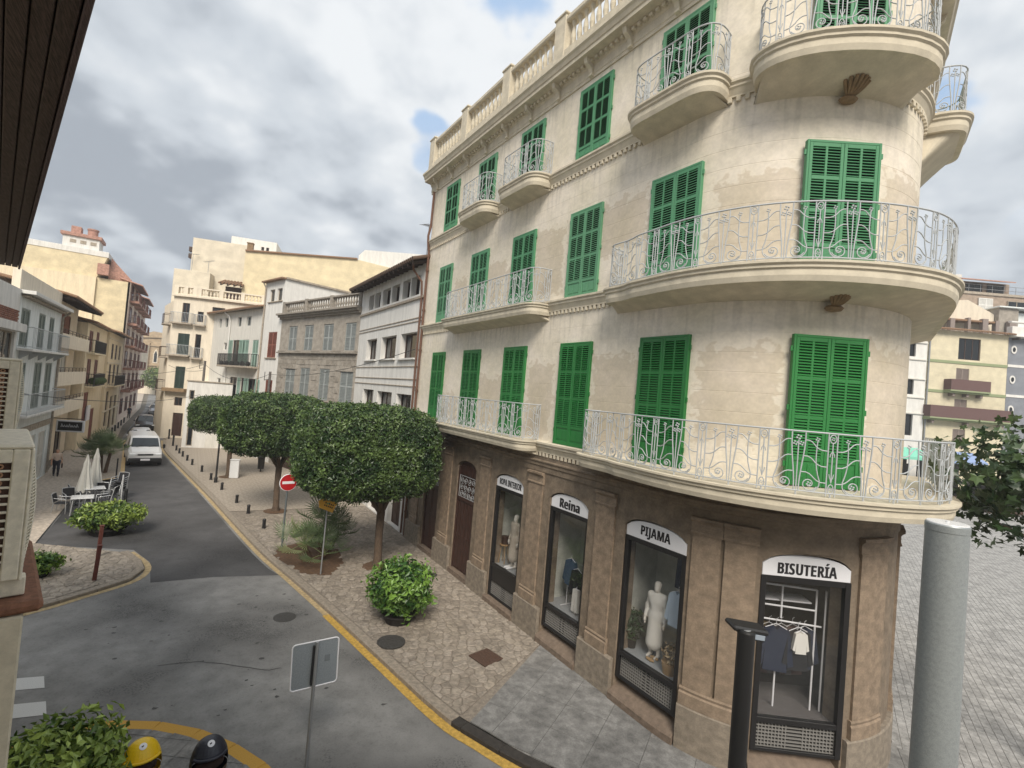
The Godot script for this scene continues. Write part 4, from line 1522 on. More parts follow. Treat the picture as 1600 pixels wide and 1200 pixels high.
func balusters(b: Node3D, x: Transform3D, x0: float, x1: float, y: float, high: float, piers: int, each: float, mt: Material):
	var m := MB.new()
	m.span(x0, x1, y, y + 0.12, -0.28, 0.02, 0.01, x)
	m.span(x0 - 0.02, x1 + 0.02, y + high - 0.13, y + high, -0.30, 0.04, 0.02, x)
	var r := wpart("balustrade", m, mt, b)
	var bm := MB.new()
	var hh := high - 0.25
	bm.lathe([Vector2(0.07, 0), Vector2(0.045, 0.12 * hh), Vector2(0.085, 0.36 * hh), Vector2(0.04, 0.75 * hh), Vector2(0.075, hh)], 8)
	var one := bm.mesh()
	for i in piers + 1:
		var px := lerpf(x0 + 0.18, x1 - 0.18, float(i) / piers)
		var p := MB.new()
		p.box(Vector3(px, y + high / 2 + 0.02, -0.13), Vector3(0.36, high + 0.06, 0.36), 0.015, x)
		wpart("pier", p, mt, r)
		if i < piers:
			var nx := lerpf(x0 + 0.18, x1 - 0.18, float(i + 1) / piers)
			var k := int((nx - px - 0.36) / each)
			for j in k:
				wpart("baluster", one, mt, r, Transform3D(x.basis, x * Vector3(lerpf(px + 0.18, nx - 0.18, (j + 0.5) / k), y + 0.12, -0.13)))
	return r
func pipe(b: Node3D, pts: Array, r: float, mt: Material):
	var m := MB.new()
	m.tube(pts, r, 7)
	wpart("rain_pipe", m, mt, b)
func antenna(label: String, at: Vector3, high: float, sg := 1.0):
	var t := thing("aerial", label, "aerial", at, 0.6 * sg)
	var m := MB.new()
	m.tube([Vector3.ZERO, Vector3(0, high, 0)], 0.025, 5)
	part("mast", m, mats.grey_metal, t)
	var y := MB.new()
	y.tube([Vector3(-0.5, high - 0.1, 0), Vector3(0.6, high + 0.12, 0)], 0.018, 4)
	for k in 7: y.tube([Vector3(-0.45 + k * 0.16, high - 0.09 + k * 0.032, -0.28), Vector3(-0.45 + k * 0.16, high - 0.09 + k * 0.032, 0.28)], 0.011, 4)
	part("aerial_arms", y, mats.grey_metal, t)
	return t

func build_right_row():
	# white building with the deep tiled eave, next to the corner building
	var x := fr(Vector3(8.6, 0, -31.4), Vector3(0, 0, 1))
	var b := thing("white_house", "white house with dark tiled eave and six small top windows beside the corner building", "house", Vector3(12, 0, -26))
	var top := [[1.5, 2.45, 11.12, 12.0], [2.6, 3.65, 11.12, 12.0], [4.05, 5.3, 11.12, 12.02], [5.55, 6.7, 11.12, 12.02], [7.15, 8.15, 11.12, 12.04], [8.3, 9.4, 11.12, 12.04]]
	var mid := [[1.8, 3.7, 8.15, 9.35], [4.5, 6.85, 8.15, 9.35], [7.5, 9.6, 8.12, 9.35]]
	var low := [[1.9, 3.9, 4.9, 6.45], [4.55, 6.9, 4.9, 6.42], [7.6, 9.55, 4.9, 6.4]]
	var gr := [[1.6, 3.4, 0.15, 3.0], [4.6, 6.6, 0.15, 3.0], [7.8, 9.4, 0.15, 3.2]]
	wall_of(b, x, 10.2, 12.5, 9.0, top + mid + low + gr, mats.white_wall, 0.35)
	for o in top: fill(b, x, o, "glass", mats.brown_wood, mats.brown_wood, -0.3, 2)
	for o in mid + low:
		fill(b, x, o, "glass", mats.brown_wood, mats.brown_wood, -0.3, 3)
		sill(b, x, o[0] - 0.1, o[1] + 0.1, o[2], mats.white_wall, 0.12)
	for o in gr: fill(b, x, o, "door", mats.brown_wood, mats.brown_wood, -0.25)
	for y in [10.98, 10.02, 9.86, 7.75, 7.15, 6.82]: sill(b, x, 0.05, 10.15, y, mats.stone_band, 0.10 if y == 10.98 else 0.035, 0.12 if y == 10.98 else 0.05, "string_course")
	tiled_roof(b, x, 10.2, 12.42, 0.75, 1.5, 4.0, mats.tile_dark, mats.dark_wood)
	pipe(b, [x * Vector3(9.9, 12.3, 0.6), x * Vector3(9.75, 12.1, 0.5), x * Vector3(9.9, 11.6, 0.12), x * Vector3(9.95, 10.9, 0.08), x * Vector3(9.95, 0.2, 0.08)], 0.05, mats.rust_pipe)
	antenna("roof aerial on the white house with the dark tiled eave", Vector3(9.6, 12.9, -24.0), 2.2)
	# the old grey house with a balustrade
	var h := deg_to_rad(15.7)
	var dr := Vector3(-sin(h), 0, -cos(h))
	var st := Vector3(8.6, 0, -31.44)
	x = fr(st + dr * 11.2, -dr)
	b = thing("grey_house", "weathered grey stone house with roof balustrade and eight pale blue shutters", "house", st + dr * 5.6 + Vector3(4, 0, 0))
	var up := [[1.4, 2.75, 8.72, 10.6], [3.9, 5.22, 8.72, 10.6], [6.65, 8.0, 8.72, 10.58], [9.5, 10.8, 8.72, 10.57]]
	var lo := [[1.45, 3.0, 5.4, 7.52], [3.8, 5.25, 5.4, 7.54], [6.6, 8.0, 5.4, 7.54], [9.35, 10.95, 5.4, 7.52]]
	var gd := [[2.0, 4.0, 0.1, 3.2], [6.0, 8.2, 0.1, 3.2]]
	wall_of(b, x, 11.25, 11.4, 9.0, up + lo + gd, mats.grey_stone, 0.18)
	for o in up + lo:
		fill(b, x, o, "shut", mats.blue_shutter, mats.blue_shutter, -0.12)
		sill(b, x, o[0] - 0.08, o[1] + 0.08, o[2], mats.grey_stone, 0.12)
	for o in gd: fill(b, x, o, "door", mats.brown_wood, mats.brown_wood)
	# rows of blocks in the lower wall
	var bx := RandomNumberGenerator.new()
	bx.seed = 4
	for r in 10:
		var px := 0.05 + (0.35 if r % 2 else 0.0)
		while px < 11.0:
			var bw := minf(0.72, 11.2 - px)
			var ok := true
			for o in lo: 
				if px < o[1] + 0.05 and px + bw > o[0] - 0.05 and 5.0 + r * 0.36 < o[3] and 5.36 + r * 0.36 > o[2]: ok = false
			if ok and bw > 0.3:
				var bm := MB.new()
				bm.span(px, px + bw - 0.02, 4.9 + r * 0.36, 5.24 + r * 0.36, -0.02, 0.015 + bx.randf() * 0.02, 0.008, x)
				wpart("stone_block", bm, mats.grey_stone if bx.randf() < 0.6 else mats.grey_stone_b, b)
			px += 0.74
	for y in [8.66, 8.78]: sill(b, x, 0.0, 11.25, y, mats.grey_stone_b, 0.22 if y == 8.66 else 0.10, 0.10, "string_course")
	var co := MB.new()
	for k in 3: co.span(-0.1, 11.3, 11.15 + k * 0.14, 11.29 + k * 0.14, -0.1, 0.15 + k * 0.16, 0.01, x)
	wpart("cornice", co, mats.grey_stone_b, b)
	balusters(b, x, 0.0, 11.2, 11.57, 0.92, 3, 0.3, mats.grey_stone_b)
	# narrow white tower house, its long side wall behind the balustrade
	x = fr(st + dr * 14.8, -dr)
	b = thing("narrow_white_house", "tall narrow white house with two small top windows and a long blank side wall", "house", st + dr * 13 + Vector3(4, 0, 0))
	var ops := [[0.95, 1.85, 12.72, 13.7], [2.3, 3.2, 12.72, 13.7], [1.4, 3.0, 8.2, 10.25], [1.7, 2.95, 4.6, 6.45], [1.3, 2.9, 0.1, 2.8]]
	wall_of(b, x, 3.6, 14.35, 16.0, ops, mats.white_wall, 0.2)
	for i in 2: fill(b, x, ops[i], "glass", mats.stone_band, mats.stone_band, -0.15, 1)
	fill(b, x, ops[2], "shut", mats.red_shutter, mats.white_wall, -0.1)
	fill(b, x, ops[3], "shut", mats.red_shutter, mats.white_wall, -0.1)
	fill(b, x, ops[4], "door", mats.brown_wood, mats.brown_wood)
	sill(b, x, -0.1, 3.7, 14.45, mats.tile, 0.35, 0.12, "eave")
	sill(b, x, 1.2, 3.2, 8.2, mats.stone_band)
	sill(b, x, 0.8, 3.4, 12.7, mats.stone_band)
	var rf := MB.new()
	rf.span(-0.1, 3.75, 14.36, 14.5, -16.1, -0.03, 0.0, x)
	wpart("roof_edge", rf, mats.stone_band, b)
	pipe(b, [x * Vector3(0.25, 14.3, 0.3), x * Vector3(0.3, 13.9, 0.1), x * Vector3(0.3, 0.3, 0.08)], 0.06, mats.stone_band)
	# pale house with the iron balcony
	x = fr(st + dr * 26.4, -dr)
	b = thing("balcony_house", "pale rendered house with long dark iron balcony and pale green shutters", "house", st + dr * 20 + Vector3(4, 0, 0))
	var t4 := [[3.1, 3.9, 10.94, 11.82], [6.2, 7.1, 10.9, 11.75], [8.2, 9.2, 10.9, 11.72], [1.6, 2.2, 10.94, 11.8]]
	var m4 := [[5.6, 7.2, 7.4, 9.7], [7.6, 9.2, 7.4, 9.7], [10.0, 11.2, 7.4, 9.66], [3.3, 4.1, 8.8, 9.5]]
	var l4 := [[5.6, 7.3, 4.3, 6.4], [8.2, 9.4, 4.3, 6.4], [9.8, 11.4, 4.3, 6.4], [2.4, 3.4, 4.9, 6.2]]
	var g4 := [[6.0, 8.0, 0.1, 2.9], [9.0, 10.4, 0.1, 2.7]]
	wall_of(b, x, 11.7, 12.3, 9.0, t4 + m4 + l4 + g4, mats.pale_wall, 0.2)
	for o in t4: fill(b, x, o, "glass", mats.brown_wood, mats.blue_shutter, -0.15)
	for i in 3: fill(b, x, m4[i], "open" if i == 0 else "shut", mats.pale_green, mats.brown_wood, -0.1)
	fill(b, x, m4[3], "glass", mats.brown_wood, mats.white_wall, -0.12, 1)
	for i in 3: fill(b, x, l4[i], "glass" if i == 0 else "open", mats.pale_green, mats.brown_wood, -0.12)
	fill(b, x, l4[3], "glass", mats.brown_wood, mats.white_wall, -0.12, 1)
	for o in g4: fill(b, x, o, "door", mats.brown_wood, mats.brown_wood)
	bar_balcony(b, x, 4.4, 11.5, 7.4, 0.8, mats.stone_band, mats.dark_iron, 0.16, 1.0, 0.16, 0.02)
	for k in 6:
		var br := MB.new()
		br.ball(x * Vector3(5.0 + k * 1.2, 7.58, 0.6), Vector3(0.2, 0.22, 0.2), 5)
		wpart("plant_pot", br, mats.dark_iron, b)
	tiled_roof(b, x, 11.7, 12.3, 0.55, 0.9, 4.0, mats.tile, mats.stone_band, false)
	pipe(b, [x * Vector3(4.2, 12.2, 0.45), x * Vector3(4.6, 11.9, 0.2), x * Vector3(4.7, 11.4, 0.09), x * Vector3(4.7, 0.3, 0.09)], 0.055, mats.white_wall)
	# the cream building at the bend, with a cut corner, balustrade and small iron balconies
	b = thing("bend_building", "cream corner building at the bend with small iron balconies and a roof balustrade", "building", Vector3(1.5, 0, -62))
	var px := fr(Vector3(-0.1, 0, -57.2), Vector3(cos(h), 0, sin(h)))
	var op5 := [[0.2, 0.7, 7.9, 10.2], [0.2, 0.7, 11.4, 12.4], [1.4, 2.5, 12.6, 13.0]]
	wall_of(b, px, 12.0, 13.7, 9.0, op5, mats.cream_wall, 0.2)
	for i in 2: fill(b, px, op5[i], "glass", mats.brown_wood, mats.brown_wood, -0.15, 1)
	fill(b, px, op5[2], "glass", mats.brown_wood, mats.brown_wood, -0.15, 1)
	bar_balcony(b, px, -0.0, 1.0, 11.1, 0.5, mats.stone_band, mats.iron, 0.12)
	bar_balcony(b, px, -0.0, 1.0, 7.9, 0.5, mats.stone_band, mats.iron, 0.12)
	var cd := Vector3(cos(0.45), 0, sin(0.45))
	var cx := fr(Vector3(-0.1, 0, -57.2) - cd * 2.05, cd)
	var oc := [[0.85, 1.5, 11.2, 13.1], [0.7, 1.75, 8.1, 10.15], [0.78, 1.65, 4.85, 6.95], [0.95, 1.65, 3.2, 4.0], [0.95, 1.85, 0.3, 2.5]]
	wall_of(b, cx, 2.05, 13.7, 5.0, oc, mats.cream_wall, 0.2)
	fill(b, cx, oc[0], "glass", mats.brown_wood, mats.brown_wood, -0.12)
	fill(b, cx, oc[1], "shut", mats.dark_green, mats.dark_green, -0.12)
	fill(b, cx, oc[2], "shut", mats.dark_green, mats.dark_green, -0.12)
	fill(b, cx, oc[3], "glass", mats.brown_wood, mats.brown_wood, -0.12)
	fill(b, cx, oc[4], "door", mats.door, mats.door, -0.12)
	bar_balcony(b, cx, 0.05, 2.0, 11.15, 0.55, mats.stone_band, mats.iron, 0.12)
	bar_balcony(b, cx, 0.0, 2.0, 8.05, 0.55, mats.stone_band, mats.iron, 0.12)
	sill(b, cx, 0.0, 2.0, 4.85, mats.shell, 0.6, 0.32, "balcony_slab")
	for q in [[px, 0.0, 6.0], [cx, 0.0, 2.05]]:
		sill(b, q[0], q[1] - 0.05, q[2], 13.85, mats.cream_wall, 0.28, 0.18, "cornice")
		balusters(b, q[0], q[1], q[2], 13.85, 0.85, 2 if q[2] < 4 else 3, 0.26, mats.cream_wall)
	var sd := fr(cx.origin - Vector3(0.9, 0, 6.0), Vector3(0.9, 0, 6.0).normalized())
	wall_of(b, sd, 6.06, 13.2, 4.0, [], mats.cream_wall)
	for k in 3: bar_balcony(b, sd, 4.2, 5.8, 4.6 + k * 3.2, 0.6, mats.stone_band, mats.brown_wood, 0.3)
	# white low building in front of it
	b = thing("low_white_building", "low plain white building with flat top behind the wooden utility pole", "building", Vector3(1.2, 0, -52))
	x = fr(Vector3(-0.15, 0, -50.6), Vector3(0.985, 0, 0.17))
	var ow := [[0.3, 0.75, 0.25, 2.2], [0.2, 0.6, 4.2, 5.0]]
	wall_of(b, x, 3.4, 5.75, 7.0, ow, mats.white_wall, 0.15)
	fill(b, x, ow[0], "glass", mats.stone_band, mats.stone_band, -0.1, 1)
	fill(b, x, ow[1], "glass", mats.stone_band, mats.stone_band, -0.1, 1)
	sill(b, x, -0.05, 3.4, 5.85, mats.stone_band, 0.08, 0.1, "coping")
	sill(b, x, 0.2, 2.2, 3.25, mats.stone_band, 0.3, 0.08, "canopy")
	for k in 2:
		var pn := MB.new()
		pn.span(1.7 + k * 0.75, 2.4 + k * 0.75, 0.1, 2.6, 0.0, 0.03, 0.01, x)
		wpart("shutter_panel", pn, mats.pale_wall, b)
	# blank walls that stand up behind the row
	x = fr(st + dr * 33.0 + Vector3(cos(h), 0, sin(h)) * -0.65, Vector3(cos(h), 0, sin(h)))
	b = thing("tall_white_building", "tall white building with blank end wall high behind the balustrade", "building", x * Vector3(2.6, 0, -4))
	wall_of(b, x, 5.3, 20.8, 8.0, [], mats.cream_white, 0.1)
	for k in 2:
		var bx2 := MB.new()
		bx2.span(-0.35, 0.0, 18.6 + k * 0.7, 19.1 + k * 0.7, -0.6, -0.1, 0.02, x)
		wpart("wall_box", bx2, mats.brown_wood, b)
	var lowr := MB.new()
	lowr.span(-1.0, 2.3, 13.0, 17.0, -3.0, 1.5, 0.02, x)
	wpart("terrace_block", lowr, mats.cream_white, b)
	antenna("tall roof aerial beside the terrace of the tall white building", x * Vector3(0.3, 17.0, 0.6), 1.9)
	antenna("small roof aerial over the balustrade at the bend", x * Vector3(1.9, 17.0, 0.9), 1.3, -1)
	x = fr(st + dr * 34.5 + Vector3(cos(h), 0, sin(h)) * 3.4, Vector3(cos(h), 0, sin(h)))
	b = thing("rooftop_block", "white rooftop block with two small dark windows above the ochre gable", "building", x * Vector3(2, 0, -4))
	var ox := [[3.05, 3.35, 20.8, 21.2], [3.55, 3.85, 20.8, 21.2]]
	wall_of(b, x, 4.6, 21.9, 5.0, ox, mats.white_wall, 0.15)
	for o in ox: fill(b, x, o, "glass", mats.brown_wood, mats.brown_wood, -0.1, 1)
	x = fr(st + dr * 29.0 + Vector3(cos(h), 0, sin(h)) * 3.05, Vector3(cos(h), 0, sin(h)))
	b = thing("ochre_gable_building", "pale ochre building with long blank gable and gently sloping roof line", "building", x * Vector3(6, 0, -5))
	var gm := MB.new()
	gm.prism(PackedVector2Array([Vector2(0, 0), Vector2(16, 0), Vector2(16, 19.8), Vector2(11.0, 20.3), Vector2(5, 19.8), Vector2(0, 19.4)]), -9.0, 0.0, x)
	wpart("wall", gm, mats.ochre_wall, b)
	var gc := MB.new()
	for q in [[0.0, 19.4, 5.0, 19.8], [5.0, 19.8, 11.0, 20.3]]:
		var l := Vector2(q[2] - q[0], q[3] - q[1])
		gc.box(Vector3.ZERO, Vector3(l.length(), 0.14, 0.4), 0.0, x * Transform3D(Basis(Vector3.BACK, l.angle()), Vector3((q[0] + q[2]) / 2, (q[1] + q[3]) / 2 + 0.08, 0.0)))
	wpart("coping", gc, mats.tile, b)
	var ch := MB.new()
	ch.span(0.05, 0.6, 19.4, 20.3, -0.7, -0.2, 0.02, x)
	ch.span(0.0, 0.65, 20.3, 20.42, -0.75, -0.15, 0.02, x)
	wpart("chimney", ch, mats.shell, b)
	var bay := MB.new()
	bay.span(-1.6, 0.0, 13.4, 15.6, -2.5, -0.4, 0.02, x)
	wpart("bay", bay, mats.brown_wood, b)
	tiled_roof(b, x * Transform3D(Basis.IDENTITY, Vector3(-1.9, 0, -0.4)), 1.9, 15.7, 0.9, 0.7, 1.5, mats.tile, mats.dark_wood)
	x = fr(st + dr * 29.5 + Vector3(cos(h), 0, sin(h)) * 14.4, Vector3(cos(h), 0, sin(h)))
	b = thing("white_back_building", "white flat-topped building with stained wall between ochre gable and tiled eave", "building", x * Vector3(3, 0, -4))
	var wb := MB.new()
	wb.prism(PackedVector2Array([Vector2(0, 0), Vector2(9, 0), Vector2(9, 22.3), Vector2(0.6, 21.6), Vector2(0, 20.9)]), -6.0, 0.0, x)
	wpart("wall", wb, mats.white_wall, b)

func build_left_row():
	var L := Vector3(0, 0, -1)
	# brick-banded house nearest on the left
	var x := fr(Vector3(-6.5, 0, -24.2), L)
	var b := thing("brick_banded_house", "pale house with brown brick bands under wide windows at the left edge", "house", Vector3(-9, 0, -27))
	var ops := [[1.2, 5.6, 6.45, 7.7], [1.2, 5.6, 3.6, 5.0], [1.0, 5.2, 0.1, 2.6]]
	wall_of(b, x, 5.9, 9.6, 9.0, ops, mats.white_wall, 0.2)
	for i in 2: fill(b, x, ops[i], "glass", mats.stone_band, mats.stone_band, -0.12, 5)
	fill(b, x, ops[2], "glass", mats.brown_wood, mats.brown_wood, -0.12, 3)
	for y in [8.1, 5.55]:
		var rng := RandomNumberGenerator.new()
		rng.seed = int(y * 10)
		for r in 7:
			for k in 22:
				var bm := MB.new()
				var px := 0.06 + k * 0.262 + (0.13 if r % 2 else 0.0)
				if px > 5.6: continue
				bm.span(px, px + 0.245, y + r * 0.08, y + r * 0.08 + 0.068, -0.02, 0.02 + rng.randf() * 0.008, 0.004, x)
				wpart("brick", bm, mats.brick if rng.randf() < 0.6 else mats.brick_b, b)
		sill(b, x, 0.0, 5.9, y - 0.02, mats.white_wall, 0.3, 0.35, "ledge")
	# light blue-grey house with tall shutters and thin white balconies
	x = fr(Vector3(-6.5, 0, -30.1), L)
	b = thing("pale_blue_house", "pale blue house with tall grey-green shutters and two thin white iron balconies", "house", Vector3(-9, 0, -34))
	var u := [[0.35, 1.8, 7.1, 8.85], [3.4, 4.7, 7.1, 8.9], [5.6, 6.7, 7.1, 8.9]]
	var l := [[0.5, 2.0, 4.1, 6.4], [3.5, 5.0, 4.1, 6.45], [5.7, 7.2, 4.1, 6.45]]
	var g := [[0.6, 3.0, 0.1, 2.9], [3.8, 5.2, 0.1, 2.7], [5.8, 7.4, 0.1, 2.7]]
	wall_of(b, x, 8.25, 9.5, 9.0, u + l + g, mats.blue_white, 0.2)
	for o in u + l: fill(b, x, o, "shut", mats.grey_green, mats.white_wall, -0.1)
	fill(b, x, g[0], "glass", mats.stone_band, mats.stone_band, -0.12, 3)
	for i in 2: fill(b, x, g[i + 1], "shut", mats.pale_wall, mats.stone_band, -0.12)
	bar_balcony(b, x, 0.1, 7.9, 7.05, 0.55, mats.white_wall, mats.iron, 0.22, 0.95, 0.12, 0.007)
	bar_balcony(b, x, 0.1, 7.9, 4.05, 0.60, mats.white_wall, mats.iron, 0.22, 0.95, 0.12, 0.007)
	for k in 5:
		var bk := MB.new()
		bk.prism(PackedVector2Array([Vector2(0, 0), Vector2(0.5, 0), Vector2(0, -0.4)]), -0.03, 0.03, x * Transform3D(Basis(Vector3.UP, -PI / 2), Vector3(0.6 + k * 1.7, 6.93, 0)))
		wpart("balcony_bracket", bk, mats.iron, b)
	sill(b, x, -0.05, 8.3, 9.6, mats.white_wall, 0.5, 0.16, "cornice")
	sill(b, x, 0.1, 8.1, 9.4, mats.stone_band, 0.25, 0.1, "cornice_moulding")
	var pw := MB.new()
	pw.span(0.0, 8.25, 9.6, 10.5, -0.35, -0.05, 0.02, x)
	wpart("roof_parapet", pw, mats.cream_wall, b)
	pipe(b, [x * Vector3(8.1, 9.4, 0.4), x * Vector3(8.1, 9.1, 0.1), x * Vector3(8.1, 0.2, 0.08)], 0.06, mats.stone_band)
	sill(b, x, 0.0, 8.25, 3.3, mats.stone_band, 0.06, 0.3, "shop_fascia")
	# beige house with solid balconies and wide tiled eave
	x = fr(Vector3(-7.3, 0, -38.4), L)
	b = thing("beige_house", "beige house with three solid-fronted balconies under a wide brown tiled eave", "house", Vector3(-10, 0, -43))
	u = [[1.0, 2.6, 7.9, 9.9], [4.4, 7.6, 8.0, 9.7]]
	var m := [[1.2, 3.4, 5.0, 7.0], [5.6, 7.4, 5.0, 7.0]]
	var lw := [[1.0, 4.0, 2.9, 4.6], [5.0, 8.0, 2.9, 4.6]]
	g = [[0.8, 2.6, 0.1, 2.4], [4.0, 5.4, 0.1, 2.4], [6.4, 8.4, 0.1, 2.4]]
	wall_of(b, x, 10.0, 10.6, 9.0, u + m + g, mats.beige_wall, 0.25)
	fill(b, x, u[0], "shut", mats.red_shutter, mats.brown_wood, -0.1)
	fill(b, x, u[1], "shut", mats.orange_wood, mats.brown_wood, -0.1)
	for o in m: fill(b, x, o, "shut", mats.pale_wall, mats.brown_wood, -0.12)
	for o in g: fill(b, x, o, "glass", mats.brown_wood, mats.brown_wood, -0.12)
	parapet_balcony(b, x, 0.0, 9.6, 7.55, 0.85, 0.70, mats.beige_light, mats.brown_wood)
	parapet_balcony(b, x, 0.0, 9.6, 5.25, 0.85, 0.68, mats.beige_light, mats.brown_wood)
	parapet_balcony(b, x, 0.0, 9.6, 3.45, 0.85, 0.66, mats.beige_light, mats.brown_wood)
	tiled_roof(b, x, 10.0, 10.35, 1.35, 0.9, 3.0, mats.tile, mats.dark_wood)
	# hanging black sign with white writing on it
	var s := thing("hanging_sign", "black hanging shop sign with white frame beside the walking man", "sign", Vector3(-5.9, 2.65, -40.4), -0.3)
	var sm := MB.new()
	sm.box(Vector3.ZERO, Vector3(1.45, 0.72, 0.12), 0.02)
	part("frame", sm, mats.white_board, s)
	var sb := MB.new()
	sb.box(Vector3(0, 0, 0.06), Vector3(1.25, 0.54, 0.02), 0.005)
	part("face", sb, mats.black, s)
	var sw := MB.new()
	for k in 7: sw.tube([Vector3(-0.45 + k * 0.13, -0.06, 0.075), Vector3(-0.42 + k * 0.13, 0.07 if k % 3 else 0.14, 0.075), Vector3(-0.35 + k * 0.13, -0.05, 0.075)], 0.014, 4)
	part("written_line", sw, mats.white_board, s)
	var sa := MB.new()
	sa.tube([Vector3(-1.4, 0.45, 0), Vector3(0.6, 0.45, 0)], 0.025, 5)
	part("arm", sa, mats.dark_iron, s)
	# two ochre houses with dark shutters
	x = fr(Vector3(-6.7, 0, -48.6), L)
	b = thing("ochre_balcony_house", "ochre house with dark red shutters and plants on its small balcony", "house", Vector3(-9, 0, -53))
	u = [[0.9, 2.7, 7.5, 9.1], [4.3, 5.8, 7.5, 9.2]]
	m = [[1.2, 3.0, 4.9, 6.9], [4.6, 6.4, 4.9, 6.9]]
	g = [[1.2, 3.2, 1.7, 4.3], [5.0, 6.8, 0.1, 2.8]]
	wall_of(b, x, 10.2, 9.6, 9.0, u + m + g, mats.ochre_light, 0.2)
	for o in u + m: fill(b, x, o, "shut", mats.dark_red, mats.dark_red, -0.1)
	for o in g: fill(b, x, o, "shut", mats.red_shutter, mats.brown_wood, -0.1)
	bar_balcony(b, x, 0.5, 6.4, 7.4, 0.5, mats.ochre_light, mats.dark_iron, 0.13, 0.95)
	bar_balcony(b, x, 1.0, 6.8, 4.8, 0.55, mats.ochre_light, mats.dark_iron, 0.13, 0.95)
	for k in 5:
		var br := MB.new()
		br.ball(x * Vector3(1.8 + k * 0.9, 5.2, 0.45), Vector3(0.4, 0.3, 0.25), 5)
		wpart("balcony_plant", br, mats.leaf_far, b)
	tiled_roof(b, x, 10.2, 9.62, 0.5, 0.7, 3.0, mats.tile, mats.stone_band, false)
	var bd := MB.new()
	bd.span(2.6, 3.9, 2.0, 3.2, 0.02, 0.14, 0.02, x)
	wpart("white_sign_board", bd, mats.white_board, b)
	x = fr(Vector3(-6.5, 0, -58.8), L)
	b = thing("shuttered_row_house", "ochre row house with dark balconies and tiled eave below the tall ochre block", "house", Vector3(-9, 0, -64))
	u = [[2.0, 3.4, 7.1, 8.6], [4.8, 6.2, 7.1, 8.6], [7.8, 9.0, 7.1, 8.6]]
	m = [[1.6, 3.0, 4.7, 6.6], [4.6, 6.0, 4.7, 6.6], [7.6, 9.0, 4.7, 6.6]]
	g = [[1.6, 3.2, 0.6, 4.0], [4.8, 6.4, 0.1, 3.4], [8.0, 9.6, 0.1, 3.4]]
	wall_of(b, x, 11.4, 9.6, 9.0, u + m + g, mats.ochre_light, 0.2)
	for o in u + m: fill(b, x, o, "shut", mats.brown_wood, mats.brown_wood, -0.1)
	for o in g: fill(b, x, o, "glass", mats.brown_wood, mats.brown_wood, -0.12)
	bar_balcony(b, x, 1.2, 9.6, 4.6, 0.6, mats.ochre_light, mats.dark_iron, 0.14, 0.95)
	for k in 4: sill(b, x, 0.0, 11.4, 2.2 + k * 2.3, mats.cream_wall, 0.06, 0.14, "string_course")
	tiled_roof(b, x, 11.4, 9.6, 0.7, 0.7, 3.0, mats.tile, mats.dark_wood, false)
	# the tall ochre block and the red-balconied front beyond it
	b = thing("tall_ochre_block", "tall ochre block with blank gable and front of red-brown balconies", "building", Vector3(-12, 0, -78))
	x = fr(Vector3(-6.5, 0, -70.4), Vector3(1, 0, 0))
	var gm := MB.new()
	gm.prism(PackedVector2Array([Vector2(-14, 0), Vector2(0, 0), Vector2(0, 15.9), Vector2(-2.95, 15.9), Vector2(-2.2, 18.2), Vector2(-9.5, 18.2), Vector2(-14, 18.2)]), -24.0, 0.0, x)
	wpart("wall", gm, mats.ochre_wall, b)
	var up := MB.new()
	up.span(-14, -2.95, 0, 15.9, 0.0, 0.25, 0.0, x)
	wpart("gable_panel", up, mats.ochre_light, b)
	var cp := MB.new()
	cp.span(-14.0, -2.1, 18.2, 18.8, -24.0, 0.06, 0.02, x)
	wpart("white_coping", cp, mats.white_wall, b)
	var rr := MB.new()
	rr.prism(PackedVector2Array([Vector2(-2.1, 15.9), Vector2(0.2, 15.9), Vector2(0.0, 16.3), Vector2(-1.95, 18.4)]), -20.0, -1.0, x)
	wpart("red_roof", rr, mats.red_tile, b)
	var dm := MB.new()
	dm.span(-2.9, -1.9, 16.2, 17.4, 0.01, 0.6, 0.02, x)
	wpart("dormer", dm, mats.red_tile, b)
	var pn := MB.new()
	pn.span(-6.1, -3.05, 18.8, 20.0, -3.0, -0.4, 0.02, x)
	var ph := wpart("roof_house", pn, mats.white_wall, b)
	for k in 3:
		var wn := MB.new()
		wn.span(-5.5 + k * 0.85, -5.0 + k * 0.85, 19.3, 19.65, -0.4, -0.36, 0.0, x)
		wpart("roof_house_window", wn, mats.stone_band, ph)
	var rt := MB.new()
	rt.span(-6.3, -2.85, 20.0, 20.35, -3.2, -0.2, 0.02, x)
	wpart("roof_house_roof", rt, mats.red_tile, ph)
	for k in 2:
		var cm := MB.new()
		if k == 0: cm.span(-5.6, -4.75, 20.35, 21.2, -2.0, -1.0, 0.03, x)
		else: cm.lathe([Vector2(0.46, 20.35), Vector2(0.46, 21.05), Vector2(0.52, 21.05), Vector2(0.52, 21.2), Vector2(0.0, 21.2)], 14, Vector3(-3.8, 0, -1.3), x)
		wpart("chimney", cm, mats.red_tile, ph)
	x = fr(Vector3(-6.5, 0, -70.4), L)
	var ops2 := []
	for f in 6:
		for k in 4: ops2.append([1.5 + k * 5.4, 3.6 + k * 5.4, 1.0 + f * 2.55 + (0.4 if f else 0.0), 2.75 + f * 2.55 + (0.4 if f else 0.0)])
	var fw := MB.new()
	fw.span(0.0, 24.0, 0.0, 15.9, -0.2, 0.02, 0.0, x)
	wpart("street_front", fw, mats.pink_wall, b)
	for o in ops2:
		fill(b, x, o, "glass", mats.brown_wood, mats.dark_red, 0.08, 2)
	for f in 5:
		for k in 4: bar_balcony(b, x, 0.9 + k * 5.4, 4.6 + k * 5.4, 3.8 + f * 2.55, 0.9, mats.red_tile, mats.dark_red, 0.3, 0.9, 0.25, 0.02)
